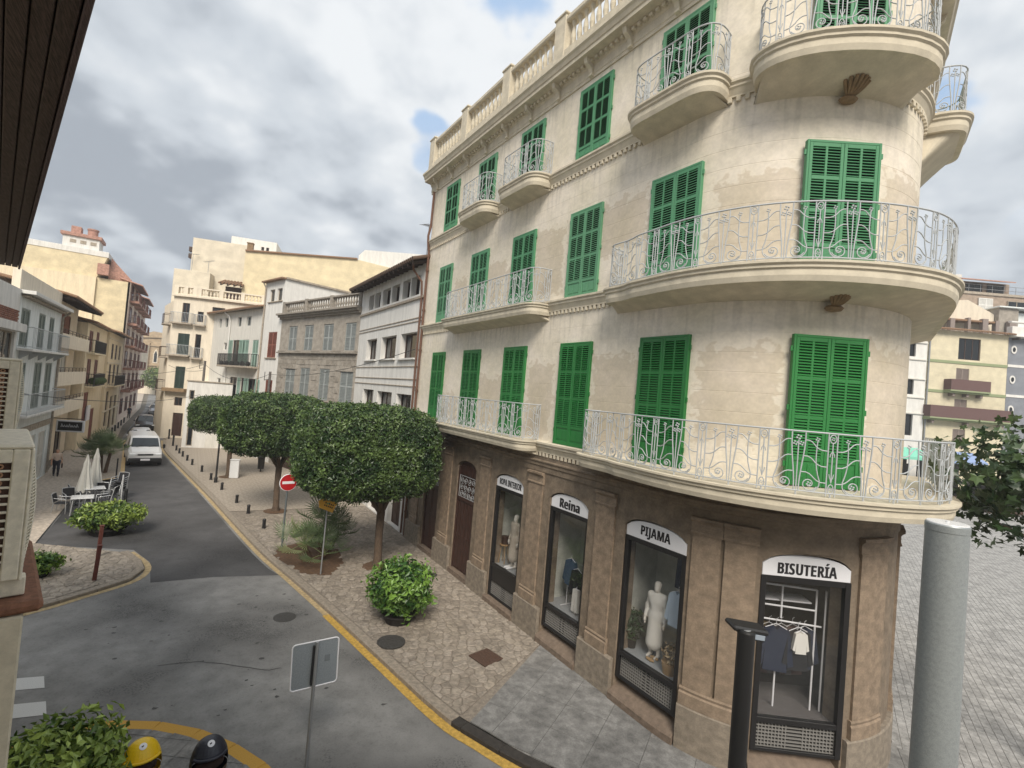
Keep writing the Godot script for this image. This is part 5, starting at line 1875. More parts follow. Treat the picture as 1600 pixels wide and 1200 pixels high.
	for k in 2: tiled_roof(b, x * Transform3D(Basis.IDENTITY, Vector3(1 + k * 11, 0, 0)), 9.0, 15.8 - k * 0.2, 1.0, 0.5, 1.0, mats.red_tile, mats.dark_red, false)
	# church at the end of the street
	b = thing("church", "stone church apse with two pointed windows closing the far end of the street", "church", Vector3(-9, 0, -178))
	var fx := Vector3(cos(0.5), 0, sin(0.5))
	x = fr(Vector3(-13.2, 0, -175.5), fx)
	var cb := MB.new()
	cb.prism(PackedVector2Array([Vector2(0, 0), Vector2(11, 0), Vector2(11, 15.4), Vector2(0, 14.6)]), -14.0, 0.0, x)
	wpart("wall", cb, mats.church_stone, b)
	var cr := MB.new()
	cr.prism(PackedVector2Array([Vector2(-0.4, 14.6), Vector2(11.4, 15.4), Vector2(11.4, 16.0), Vector2(4.2, 16.7), Vector2(-0.4, 15.0)]), -14.3, 0.4, x)
	wpart("roof", cr, mats.church_stone, b)
	for k in 4:
		var bt := MB.new()
		bt.span(-0.2 + k * 3.2, 0.4 + k * 3.2, 0.0, 13.4, 0.0, 0.6, 0.05, x)
		wpart("buttress", bt, mats.church_stone, b)
	for k in 3:
		var gw := MB.new()
		gw.prism(PackedVector2Array([Vector2(-0.65, 0), Vector2(0.65, 0), Vector2(0.65, 2.6), Vector2(0.35, 3.5), Vector2(0, 4.0), Vector2(-0.35, 3.5), Vector2(-0.65, 2.6)]), 0.0, 0.12, x * place(Vector3(2.0 + k * 3.2, 7.8, 0.0)))
		var fwn := wpart("pointed_window", gw, mats.cream_wall, b)
		var gi := MB.new()
		gi.prism(PackedVector2Array([Vector2(-0.4, 0.3), Vector2(0.4, 0.3), Vector2(0.4, 2.5), Vector2(0.2, 3.1), Vector2(0, 3.5), Vector2(-0.2, 3.1), Vector2(-0.4, 2.5)]), 0.12, 0.15, x * place(Vector3(2.0 + k * 3.2, 7.8, 0.0)))
		wpart("pane", gi, mats.dark_glass, fwn)
	sill(b, x, -0.2, 11.2, 7.3, mats.church_stone, 0.3, 0.3, "string_course")
	sill(b, x, -0.2, 11.2, 12.8, mats.church_stone, 0.3, 0.3, "string_course")
	# a pale house beside the church and a wall below it
	b = thing("far_white_house", "small white house at the far end of the street beside the church", "house", Vector3(-17, 0, -160))
	x = fr(Vector3(-19, 0, -158), fx)
	wall_of(b, x, 6.2, 12.2, 8.0, [[4.2, 5.2, 8.0, 10.0]], mats.cream_white, 0.2)
	fill(b, x, [4.2, 5.2, 8.0, 10.0], "glass", mats.brown_wood, mats.brown_wood)
	b = thing("far_wall", "low beige wall along the bend at the far end of the road", "wall", Vector3(-7, 0, -150))
	var fm := MB.new()
	fm.span(0, 15, 0, 2.0, -0.4, 0.0, 0.02, fr(Vector3(-12, 0, -152), fx))
	wpart("wall", fm, mats.cream_wall, b)

func build_square():
	var ri := Vector3(0.841, 0, 0.541)
	var o := Vector3(61.56, 0, -19.57)
	# white modern building half hidden behind the corner
	var x := fr(o - ri * 8.0, ri)
	var b := thing("white_modern_building", "white building with square dark windows half hidden behind the corner building", "building", o + Vector3(-1, 0, -6))
	var ops := []
	for f in 4: ops.append([5.6, 7.0, 3.6 + f * 3.75 - (0.3 if f == 1 else 0.0), 5.7 + f * 3.75 - (0.3 if f == 1 else 0.0)])
	ops = [[5.5, 6.8, 14.1, 15.5], [5.5, 6.8, 10.3, 11.8], [5.5, 6.9, 6.2, 8.3], [5.5, 6.9, 0.2, 3.4]]
	wall_of(b, x, 7.95, 16.9, 9.0, ops, mats.white_wall, 0.3)
	for q in ops: fill(b, x, q, "glass", mats.dark_iron, mats.dark_iron, -0.2, 2)
	for y in [15.6, 13.9, 11.95, 10.1, 8.5]: sill(b, x, 0.0, 7.9, y, mats.pale_wall, 0.12, 0.14, "string_course")
	tiled_roof(b, x, 7.95, 16.9, 0.5, 0.6, 4.0, mats.tile, mats.stone_band, false)
	# yellow house with green bands
	x = fr(o, ri)
	b = thing("yellow_house", "pale yellow house with green bands, brown balconies and tiled eave across the square", "house", o + ri * 4 + Vector3(3, 0, -5))
	ops = [[3.05, 5.25, 14.2, 16.35], [2.95, 4.25, 11.3, 13.3], [2.95, 4.2, 7.9, 10.2], [2.95, 4.2, 5.4, 7.2], [1.0, 3.2, 0.2, 3.0], [4.6, 7.0, 0.2, 3.0]]
	wall_of(b, x, 8.0, 17.0, 4.4, ops, mats.yellow_wall, 0.2)
	fill(b, x, ops[0], "glass", mats.brown_wood, mats.brown_wood, -0.12, 3)
	for i in range(1, 4): fill(b, x, ops[i], "shut", mats.grey_brown, mats.grey_brown, -0.12)
	for i in range(4, 6): fill(b, x, ops[i], "glass", mats.dark_iron, mats.dark_iron, -0.12, 3)
	for y in [14.0, 11.0]: sill(b, x, 0.0, 8.0, y, mats.green_band, 0.06, 0.28, "painted_band")
	for q in [[1.75, 5.7, 11.05, 1.05], [-0.15, 7.95, 8.25, 1.15]]:
		var bl := MB.new()
		bl.span(q[0], q[1], q[2] - 0.16, q[2], 0.0, 0.9, 0.02, x)
		bl.span(q[0], q[1], q[2] - 0.30, q[2] - 0.16, 0.0, 0.75, 0.02, x)
		var bb := wpart("balcony", bl, mats.green_band, b)
		var pn := MB.new()
		pn.span(q[0] + 0.03, q[1] - 0.03, q[2], q[2] + q[3], 0.84, 0.88, 0.0, x)
		pn.span(q[0] + 0.03, q[0] + 0.07, q[2], q[2] + q[3], 0.0, 0.84, 0.0, x)
		pn.span(q[1] - 0.07, q[1] - 0.03, q[2], q[2] + q[3], 0.0, 0.84, 0.0, x)
		wpart("privacy_screen", pn, mats.brown_cloth, bb)
		for k in 3:
			var ck := MB.new()
			ck.span(lerpf(q[0] + 0.5, q[1] - 0.7, k / 2.0), lerpf(q[0] + 0.75, q[1] - 0.45, k / 2.0), q[2] - 0.62, q[2] - 0.30, 0.0, 0.55, 0.02, x)
			wpart("bracket", ck, mats.grey_brown, bb)
	tiled_roof(b, x, 8.0, 17.0, 0.55, 0.9, 3.4, mats.tile, mats.stone_band, false)
	pipe(b, [x * Vector3(0.5, 16.9, 0.3), x * Vector3(0.1, 16.3, 0.1), x * Vector3(0.05, 0.3, 0.1)], 0.07, mats.grey_metal)
	# grey house at the right edge
	x = fr(o + ri * 8.02, ri)
	b = thing("grey_house_with_oval_windows", "blue-grey house with small oval windows at the right edge beyond the square", "house", o + ri * 12 + Vector3(3, 0, -5))
	wall_of(b, x, 9.0, 16.8, 4.4, [[4.0, 5.4, 6.5, 9.0], [4.0, 5.4, 10.2, 12.6], [2.0, 4.4, 0.2, 3.0]], mats.slate_wall, 0.2)
	fill(b, x, [4.0, 5.4, 6.5, 9.0], "shut", mats.white_wall, mats.white_wall)
	fill(b, x, [4.0, 5.4, 10.2, 12.6], "shut", mats.white_wall, mats.white_wall)
	fill(b, x, [2.0, 4.4, 0.2, 3.0], "glass", mats.dark_iron, mats.dark_iron)
	for k in 3:
		var ov := MB.new()
		ov.lathe([Vector2(0.33, 0.0), Vector2(0.33, 0.06), Vector2(0.2, 0.06), Vector2(0.2, 0.02)], 16, Vector3.ZERO, x * Transform3D(Basis(Vector3.RIGHT, PI / 2), Vector3(0.55, 15.6 - k * 3.0, 0)), 0.85, 1.25)
		var of := wpart("oval_window", ov, mats.white_wall, b)
		var og := MB.new()
		og.lathe([Vector2(0.2, 0.0), Vector2(0.2, 0.02), Vector2(0.0, 0.02)], 14, Vector3.ZERO, x * Transform3D(Basis(Vector3.RIGHT, PI / 2), Vector3(0.55, 15.6 - k * 3.0, 0)), 0.85, 1.25)
		wpart("pane", og, mats.dark_glass, of)
	for y in [14.1, 11.1]: sill(b, x, 0.0, 9.0, y, mats.white_wall, 0.05, 0.26, "painted_band")
	for k in 5: 
		var rf := MB.new()
		rf.span(0.3 + k * 1.4, 0.5 + k * 1.4, 16.55, 16.75, 0.0, 0.7, 0.02, x)
		wpart("rafter", rf, mats.dark_wood, b)
	var tp := MB.new()
	tp.span(0.0, 9.0, 16.8, 16.95, -1.5, 0.75, 0.02, x)
	tp.span(0.0, 9.0, 16.95, 17.9, -0.3, 0.3, 0.02, x)
	tp.span(0.0, 9.0, 18.3, 18.45, -0.2, 0.2, 0.02, x)
	wpart("terrace_parapet", tp, mats.white_wall, b)
	# roofs and terraces rising behind the square
	x = fr(o + Vector3(0.541, 0, -0.841) * 10.0, ri)
	b = thing("stepped_terrace_building", "brownish stepped building with roof terraces and red awning above the square's roofs", "building", x * Vector3(13, 0, -5))
	for q in [[7.0, 26.0, 0.0, 23.9, -9.0, 0.0, mats.brown_stone], [9.5, 18.2, 23.9, 25.4, -9.0, -0.6, mats.brown_stone]]:
		var wm := MB.new()
		wm.span(q[0], q[1], q[2], q[3], q[4], q[5], 0.02, x)
		wpart("wall", wm, q[6], b)
	sill(b, x, 6.9, 26.1, 24.0, mats.stone_band, 0.15, 0.3, "terrace_edge")
	var aw := MB.new()
	aw.prism(PackedVector2Array([Vector2(0, 0), Vector2(1.8, -0.5), Vector2(1.8, -0.62), Vector2(0, -0.12)]), 0.0, 7.6, x * Transform3D(Basis(Vector3.UP, -PI / 2), Vector3(17.8, 25.9, -1.2)))
	wpart("awning", aw, mats.red_tile, b)
	var rb := MB.new()
	rb.span(10.4, 13.6, 25.4, 26.6, -6.0, -2.0, 0.02, x)
	wpart("roof_house", rb, mats.pale_wall, b)
	fill(b, x, [13.9, 15.6, 21.6, 23.3], "shut", mats.white_wall, mats.white_wall, 0.1)
	fill(b, x, [11.6, 12.9, 21.4, 22.8], "glass", mats.white_wall, mats.white_wall, 0.1)
	fill(b, x, [17.4, 19.6, 21.4, 23.2], "glass", mats.stone_band, mats.stone_band, 0.1)
	for k in 3: fill(b, x, [10.2 + k * 2.6, 12.2 + k * 2.6, 24.0, 25.2], "glass", mats.dark_iron, mats.dark_iron, -0.5)
	var rl := MB.new()
	for k in 2: rl.tube([x * Vector3(7.0, 24.4 + k * 0.5, 0.05), x * Vector3(26, 24.4 + k * 0.5, 0.05)], 0.03, 5)
	for k in 14: rl.tube([x * Vector3(7.0 + k * 1.42, 23.9, 0.05), x * Vector3(7.0 + k * 1.42, 24.95, 0.05)], 0.025, 4)
	wpart("terrace_railing", rl, mats.grey_metal, b)
	x = fr(o + Vector3(0.541, 0, -0.841) * 5.0, ri)
	b = thing("shed_roof_house", "low house with sloping cream roof and grey concrete block just behind the yellow house", "house", x * Vector3(8, 0, -3))
	var sr := MB.new()
	sr.prism(PackedVector2Array([Vector2(1, 0), Vector2(11.2, 0), Vector2(11.2, 20.2), Vector2(8.2, 21.6), Vector2(6.6, 21.4), Vector2(2.0, 18.2)]), -5.0, 0.0, x)
	wpart("wall", sr, mats.cream_wall, b)
	var bk2 := MB.new()
	bk2.span(11.25, 13.4, 0, 20.9, -4.0, 0.5, 0.03, x)
	wpart("concrete_block", bk2, mats.grey_stone, b)
	var wl := MB.new()
	wl.span(13.45, 20.0, 0, 20.6, -4.0, 0.0, 0.03, x)
	wl.span(11.0, 20.0, 20.9, 21.05, -4.0, 0.8, 0.02, x)
	wpart("white_block", wl, mats.blue_white, b)
	var jr := MB.new()
	jr.span(4.0, 10.6, 19.0, 19.2, 0.0, 1.0, 0.02, x)
	wpart("roof_edge", jr, mats.tile, b)
	for q in [[5.5, 18.7, 0.5], [7.4, 18.9, 0.3], [9.0, 18.9, 0.6], [10.4, 18.8, 0.4], [11.9, 18.9, 0.7]]:
		var cm := MB.new()
		cm.span(q[0], q[0] + q[2], q[1] - 1.2, q[1] + 0.5, 0.6, 1.1, 0.02, x)
		wpart("chimney", cm, mats.grey_brown, b)

# ---------------------------------------------------------------- trees and plants
func leaf_mesh(l: float, w: float, fold := 0.25) -> ArrayMesh:
	var m := MB.new()
	var a := Vector3(0, 0, 0)
	var t := Vector3(0, l, 0)
	var p := Vector3(-w / 2, l * 0.45, fold * w)
	var q := Vector3(w / 2, l * 0.45, fold * w)
	m.tri(a, q, t)
	m.tri(a, t, p)
	return m.mesh()
func lobed_leaf(l: float) -> ArrayMesh:
	var m := MB.new()
	var o := []
	for i in 11:
		var a := -2.5 + 5.0 * i / 10.0
		var r := (0.62 if i % 2 else 0.36) * (1.15 - 0.25 * absf(a) / 2.5)
		if i == 5: r = 0.75
		o.append(Vector3(sin(a) * r * l, (0.3 + cos(a) * r) * l, 0.06 * l * cos(a * 3.0)))
	for i in 10: m.tri(Vector3(0, 0.22 * l, 0.03 * l), o[i], o[i + 1])
	return m.mesh()
# leaves through the outer part of a rounded block; p is the block's squareness
func leaves(called: String, parent: Node, c: Vector3, r: Vector3, p: float, count: int, leaf: Mesh, deep: float, rough: float, sd: int, dark: Color, light: Color, ragged := 0.0, mt: Material = null) -> MultiMeshInstance3D:
	var rng := RandomNumberGenerator.new()
	rng.seed = sd
	var nz := noise(sd, 0.9, 3)
	var mm := MultiMesh.new()
	mm.transform_format = MultiMesh.TRANSFORM_3D
	mm.use_colors = true
	mm.mesh = leaf
	mm.instance_count = count
	for i in count:
		var d := Vector3(rng.randfn(), rng.randfn(), rng.randfn())
		if p > 2.2: d = Vector3(d.x * (0.6 + rng.randf()), d.y, d.z * (0.6 + rng.randf()))
		d = d.normalized()
		var e := Vector3(pow(absf(d.x), p), pow(absf(d.y), p), pow(absf(d.z), p))
		var k := pow(e.x + e.y + e.z, -1.0 / p)
		var sfc := Vector3(d.x * k * r.x, d.y * k * r.y, d.z * k * r.z)
		var nv := Vector3(signf(d.x) * pow(absf(d.x * k), p - 1) / r.x, signf(d.y) * pow(absf(d.y * k), p - 1) / r.y, signf(d.z) * pow(absf(d.z * k), p - 1) / r.z).normalized()
		var b := nz.get_noise_3dv((c + sfc) * 1.6)
		var inn := pow(rng.randf(), 1.6) * deep
		var pos := sfc * (1.0 + rough * b) - nv * inn + nv * (ragged * maxf(0.0, rng.randfn() - 1.2))
		var ax := (nv + Vector3(rng.randfn(), rng.randfn() - 0.25, rng.randfn()) * 0.65).normalized()
		var up := ax.cross(Vector3(rng.randfn(), rng.randfn(), rng.randfn())).normalized()
		up = (up - Vector3(0, 0.3, 0)).normalized()
		var sdv := up.cross(ax).normalized()
		var zz := sdv.cross(up).normalized()
		var s := rng.randf_range(0.7, 1.25)
		mm.set_instance_transform(i, Transform3D(sdv * s, up * s, zz * s, c + pos))
		var t := clampf(0.35 + b * 1.1 + rng.randfn() * 0.22, 0.0, 1.0)
		mm.set_instance_color(i, dark.lerp(light, t))
	var o := MultiMeshInstance3D.new()
	o.name = called
	o.multimesh = mm
	o.material_override = mt if mt else mats.leaf
	parent.add_child(o, true)
	stuff(o)
	return o
func block_mesh(c: Vector3, r: Vector3, p: float, n := 14) -> MB:
	var m := MB.new()
	for i in n:
		for j in n * 2:
			var q := []
			for a in [[i, j], [i, j + 1], [i + 1, j + 1], [i + 1, j]]:
				var th: float = PI * a[0] / n - PI / 2
				var ph: float = TAU * a[1] / (n * 2)
				var d := Vector3(cos(th) * cos(ph), sin(th), -cos(th) * sin(ph))
				var k := pow(pow(absf(d.x), p) + pow(absf(d.y), p) + pow(absf(d.z), p), -1.0 / p)
				q.append(c + d * k * r)
			m.quad(q[0], q[1], q[2], q[3])
	return m
func clipped_tree(label: String, at: Vector3, c: Vector3, r: Vector3, count: int, size: float, sd: int, group: String):
	var t := thing("clipped_tree", label, "tree", at, 0.0, group)
	var rng := RandomNumberGenerator.new()
	rng.seed = sd
	var tm := MB.new()
	var y0 := c.y - r.y
	var fork := y0 - 0.62
	tm.tube([Vector3(0, -0.05, 0), Vector3(0.01, 0.25, 0), Vector3(-0.03, fork * 0.55, 0.02), Vector3(-0.02, fork, 0)], [0.21, 0.15, 0.135, 0.15], 10)
	part("trunk", tm, mats.bark, t)
	for i in 5:
		var a := TAU * i / 5.0 + 0.5
		var e := Vector3(c.x * 0.6 + cos(a) * r.x * 0.55, c.y - r.y * 0.35, c.z + sin(a) * r.z * 0.55)
		var bm := MB.new()
		var b0 := Vector3(-0.02, fork - 0.1, 0)
		bm.tube([b0, b0.lerp(e, 0.28) + Vector3(0, 0.16, 0), b0.lerp(e, 0.6) + Vector3(rng.randf() * 0.1, 0.1, 0), e], [0.10, 0.08, 0.06, 0.03], 7)
		part("limb", bm, mats.bark, t)
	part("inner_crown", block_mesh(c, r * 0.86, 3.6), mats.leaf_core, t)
	leaves("crown", t, c, r, 3.6, count, leaf_mesh(size, size * 0.5), 0.30, 0.06, sd, Color(0.018, 0.045, 0.014), Color(0.105, 0.165, 0.045), 0.09)
	# square of bare earth round the trunk
	var eb := MB.new()
	eb.lathe([Vector2(0.55, 0.0), Vector2(0.45, 0.02), Vector2(0.0, 0.03)], 12)
	part("earth", eb, mats.soil, t)
func shrub(called: String, label: String, at: Vector3, r: Vector3, base: float, count: int, size: float, sd: int, dark: Color, light: Color, pot := true, p := 2.2):
	var t := thing(called, label, "shrub", at)
	if pot:
		var pm := MB.new()
		pm.lathe([Vector2(0.0, 0.0), Vector2(r.x * 0.42, 0.0), Vector2(r.x * 0.56, base * 0.75), Vector2(r.x * 0.6, base * 0.75), Vector2(r.x * 0.6, base * 0.9), Vector2(r.x * 0.5, base * 0.9), Vector2(0.0, base * 0.8)], 18)
		part("pot", pm, mats.pot, t)
	var c := Vector3(0, base + r.y, 0)
	var rng := RandomNumberGenerator.new()
	rng.seed = sd
	for i in 7:
		var bm := MB.new()
		var a := TAU * i / 7.0
		bm.tube([Vector3(cos(a) * 0.05, base * 0.6, sin(a) * 0.05), Vector3(cos(a) * r.x * 0.35, base + r.y * 0.6, sin(a) * r.z * 0.35), Vector3(cos(a) * r.x * 0.6, base + r.y * 1.2, sin(a) * r.z * 0.6)], [0.025, 0.018, 0.008], 5)
		part("stem", bm, mats.bark, t)
	leaves("foliage", t, c, r * 0.7, p, count / 3, leaf_mesh(size, size * 0.48), r.y * 0.5, 0.2, sd + 1, dark, dark.lerp(light, 0.6))
	leaves("foliage", t, c, r, p, count, leaf_mesh(size, size * 0.48), r.y * 0.45, 0.34, sd, dark, light, 0.16)
func fan_frond(sd: int) -> Array:
	var rng := RandomNumberGenerator.new()
	rng.seed = sd
	var st := MB.new()
	st.tube([Vector3.ZERO, Vector3(0, 0.28, 0.02), Vector3(0, 0.55, 0.07)], [0.014, 0.011, 0.008], 5)
	var m := MB.new()
	for i in 19:
		var a := -1.9 + 3.8 * i / 18.0
		var l := 0.62 * (1.0 - 0.12 * absf(a)) * rng.randf_range(0.9, 1.08)
		var o := Vector3(0, 0.55, 0.07)
		var d := Vector3(sin(a), cos(a) * 0.95, 0.12 * cos(a))
		var s := Vector3(cos(a), -sin(a), 0) * 0.017
		var md := o + d * l * 0.6
		var tip := o + d * l + Vector3(0, -0.03, -0.10)
		m.tri(o, md - s, md + Vector3(0, 0, 0.012))
		m.tri(o, md + Vector3(0, 0, 0.012), md + s)
		m.tri(md - s, tip, md + Vector3(0, 0, 0.012))
		m.tri(md + Vector3(0, 0, 0.012), tip, md + s)
	return [st.mesh(), m.mesh()]
func fan_palm(label: String, at: Vector3, heads: Array, count: int, scale: float, sd: int):
	var t := thing("fan_palm", label, "palm", at)
	var rng := RandomNumberGenerator.new()
	rng.seed = sd
	var kinds := [fan_frond(1), fan_frond(2), fan_frond(3)]
	for h in heads:
		var tm := MB.new()
		tm.tube([Vector3(h[0] * 0.5, -0.02, h[2] * 0.5), Vector3(h[0] * 0.8, h[1] * 0.6, h[2] * 0.8), Vector3(h[0], h[1], h[2])], [0.10, 0.085, 0.07], 8)
		part("trunk", tm, mats.palm_trunk, t)
		for i in count:
			var a := TAU * i * 0.382 + rng.randf() * 0.4
			var el := lerpf(0.1, 1.5, float(i) / count) + rng.randf_range(-0.12, 0.12)
			var k: Array = kinds[rng.randi() % 3]
			var s := scale * rng.randf_range(0.85, 1.15)
			var b := Basis(Vector3.UP, a) * Basis(Vector3.RIGHT, el) * Basis(Vector3.UP, rng.randf_range(-0.4, 0.4))
			var x := Transform3D(b.scaled_local(Vector3.ONE * s), Vector3(h[0], h[1], h[2]))
			var f := part("frond", k[1], mats.palm_leaf if rng.randf() < 0.8 else mats.palm_leaf_b, t, x)
			part("frond_stalk", k[0], mats.palm_leaf_b, f)
func build_green():
	clipped_tree("nearest clipped round-topped tree, its broad crown beside the corner building", Vector3(6.3, 0.12, -17.9), Vector3(-0.72, 4.24, 0), Vector3(2.42, 1.62, 2.0), 52000, 0.12, 101, "clipped street trees")
	clipped_tree("middle clipped tree behind the no-entry sign, smaller than the nearest one", Vector3(4.07, 0.12, -26.9), Vector3(-0.30, 4.28, 0), Vector3(2.45, 1.48, 1.8), 34000, 0.13, 102, "clipped street trees")
	clipped_tree("farthest and smallest clipped tree beside the white cabinet", Vector3(2.55, 0.12, -36.4), Vector3(-0.45, 3.95, 0), Vector3(2.0, 1.15, 1.7), 14000, 0.12, 103, "clipped street trees")
	shrub("round_shrub", "round glossy green shrub on the pavement in front of the lingerie shop", Vector3(5.5, 0.12, -13.45), Vector3(0.84, 0.70, 0.84), 0.32, 2600, 0.17, 111, Color(0.022, 0.07, 0.014), Color(0.17, 0.30, 0.05), true, 2.3)
	shrub("wide_shrub", "wide low yellow-green shrub in a dark pot on the road beside the terrace", Vector3(-2.25, 0.0, -25.0), Vector3(1.12, 0.42, 0.95), 0.34, 2600, 0.17, 112, Color(0.035, 0.075, 0.014), Color(0.25, 0.33, 0.06))
	shrub("near_shrub", "bushy light green shrub with pointed leaves beside the yellow bin", Vector3(-1.12, 0.1, -9.1), Vector3(0.74, 0.62, 0.7), 0.30, 2400, 0.15, 113, Color(0.06, 0.12, 0.018), Color(0.36, 0.47, 0.10), true)
	shrub("small_shrub", "small light green shrub on the corner pavement beside the air conditioner", Vector3(-3.35, 0.1, -20.3), Vector3(0.5, 0.28, 0.45), 0.16, 800, 0.15, 114, Color(0.035, 0.09, 0.014), Color(0.24, 0.36, 0.06))
	fan_palm("clump of fan palms in the earth bed behind the no-entry sign", Vector3(4.55, 0.11, -19.5), [[-0.55, 0.6, 0.25], [0.2, 1.15, -0.1], [0.75, 0.55, -0.5], [0.1, 0.25, 0.5]], 11, 1.12, 121)
	fan_palm("bushy fan palm on the left island behind the white parasols", Vector3(-4.0, 0.1, -38.6), [[-0.1, 1.55, 0], [0.35, 1.2, 0.2], [-0.4, 0.9, 0.2]], 16, 1.1, 122)
	# plane tree at the right, its trunk outside the picture
	var t := thing("plane_tree", "large-leaved dark green tree branch reaching in at the right edge", "tree", Vector3(14.9, 0.1, -1.6))
	var tm := MB.new()
	tm.tube([Vector3.ZERO, Vector3(0.05, 2.0, 0), Vector3(0, 4.2, -0.05), Vector3(-0.1, 6.4, -0.1)], [0.24, 0.19, 0.15, 0.06], 10)
	part("trunk", tm, mats.bark, t)
	for q in [[-2.1, 6.0, -1.1], [-2.4, 5.1, -1.3], [-1.5, 6.9, -0.8], [1.2, 6.4, 0.8], [0.2, 6.5, 1.6]]:
		var bm := MB.new()
		var e := Vector3(q[0], q[1], q[2])
		bm.tube([Vector3(0.02, q[1] - 1.6, 0), e * 0.5 + Vector3(0, q[1] * 0.5 - 0.5, 0), e], [0.08, 0.05, 0.015], 6)
		part("limb", bm, mats.bark, t)
	leaves("crown", t, Vector3(-1.75, 5.75, -0.9), Vector3(1.5, 1.15, 1.3), 2.2, 1500, lobed_leaf(0.17), 1.1, 0.35, 131, Color(0.018, 0.042, 0.014), Color(0.075, 0.12, 0.04), 0.25)
	var ct := thing("distant_tree", "leafy green tree at the far bend of the street before the church", "tree", Vector3(-6.5, 0, -146))
	var cm := MB.new()
	cm.tube([Vector3.ZERO, Vector3(0, 2.4, 0)], [0.25, 0.18], 8)
	part("trunk", cm, mats.bark, ct)
	leaves("crown", ct, Vector3(0, 4.2, 0), Vector3(3.0, 2.6, 2.5), 2.2, 1800, leaf_mesh(0.5, 0.3), 1.4, 0.3, 132, Color(0.05, 0.09, 0.02), Color(0.18, 0.25, 0.07), 0.2)

# ---------------------------------------------------------------- vehicles
# stations along the car: [z, bottom, belt, top, half width at the sill, half width at the top]
func car_body(st: Array) -> MB:
	var m := MB.new()
	var secs := []
	for s in st:
		var h: float = s[4]
		var t: float = s[5]
		var b: float = minf(s[2], s[3])
		secs.append([Vector3(h * 0.90, s[1], s[0]), Vector3(h, s[1] + 0.14, s[0]), Vector3(h * 1.0, lerpf(s[1], b, 0.6), s[0]), Vector3(h * 0.96, b, s[0]), Vector3(t, s[3] - 0.07, s[0]), Vector3(t * 0.88, s[3], s[0]), Vector3(0, s[3] + 0.025, s[0])])
	for i in secs.size() - 1:
		for j in 6:
			var a: Vector3 = secs[i][j]
			var b: Vector3 = secs[i][j + 1]
			var c: Vector3 = secs[i + 1][j + 1]
			var d: Vector3 = secs[i + 1][j]
			m.quad(a, d, c, b) if a.z < d.z else m.quad(d, a, b, c)
			var f := Vector3(-1, 1, 1)
			if a.z < d.z: m.quad(b * f, c * f, d * f, a * f)
			else: m.quad(c * f, b * f, a * f, d * f)
		m.quad(secs[i][0], secs[i][0] * Vector3(-1, 1, 1), secs[i + 1][0] * Vector3(-1, 1, 1), secs[i + 1][0])
	for e in [0, secs.size() - 1]:
		for j in 6:
			var a: Vector3 = secs[e][j]
			var b: Vector3 = secs[e][j + 1]
			var f := Vector3(-1, 1, 1)
			m.quad(a, b, b * f, a * f) if e == 0 else m.quad(a * f, b * f, b, a)
	return m
func wheels(t: Node3D, r: float, half: float, zs: Array):
	var tm := MB.new()
	tm.lathe([Vector2(r * 0.62, -0.11), Vector2(r * 0.95, -0.11), Vector2(r, -0.07), Vector2(r, 0.07), Vector2(r * 0.95, 0.11), Vector2(r * 0.62, 0.11)], 18, Vector3.ZERO, Transform3D(Basis(Vector3.BACK, PI / 2), Vector3.ZERO))
	var ty := tm.mesh()
	var rm := MB.new()
	rm.lathe([Vector2(0.0, -0.09), Vector2(r * 0.62, -0.105), Vector2(r * 0.62, 0.105), Vector2(0.0, 0.09)], 14, Vector3.ZERO, Transform3D(Basis(Vector3.BACK, PI / 2), Vector3.ZERO))
	var rim := rm.mesh()
	for z in zs:
		for sg in [-1.0, 1.0]:
			var w := part("wheel", ty, mats.tyre, t, Transform3D(Basis.IDENTITY, Vector3(sg * half, r, z)))
			part("rim", rim, mats.chrome, w)
func quad_part(called: String, t: Node3D, pts: Array, mt: Material, thick := 0.012):
	var m := MB.new()
	var n: Vector3 = ((pts[1] as Vector3) - pts[0]).cross((pts[2] as Vector3) - pts[0]).normalized() * thick
	m.quad(pts[0] + n, pts[1] + n, pts[2] + n, pts[3] + n)
	for i in 4: m.quad(pts[i], pts[(i + 1) % 4], pts[(i + 1) % 4] + n, pts[i] + n)
	return part(called, m, mt, t)
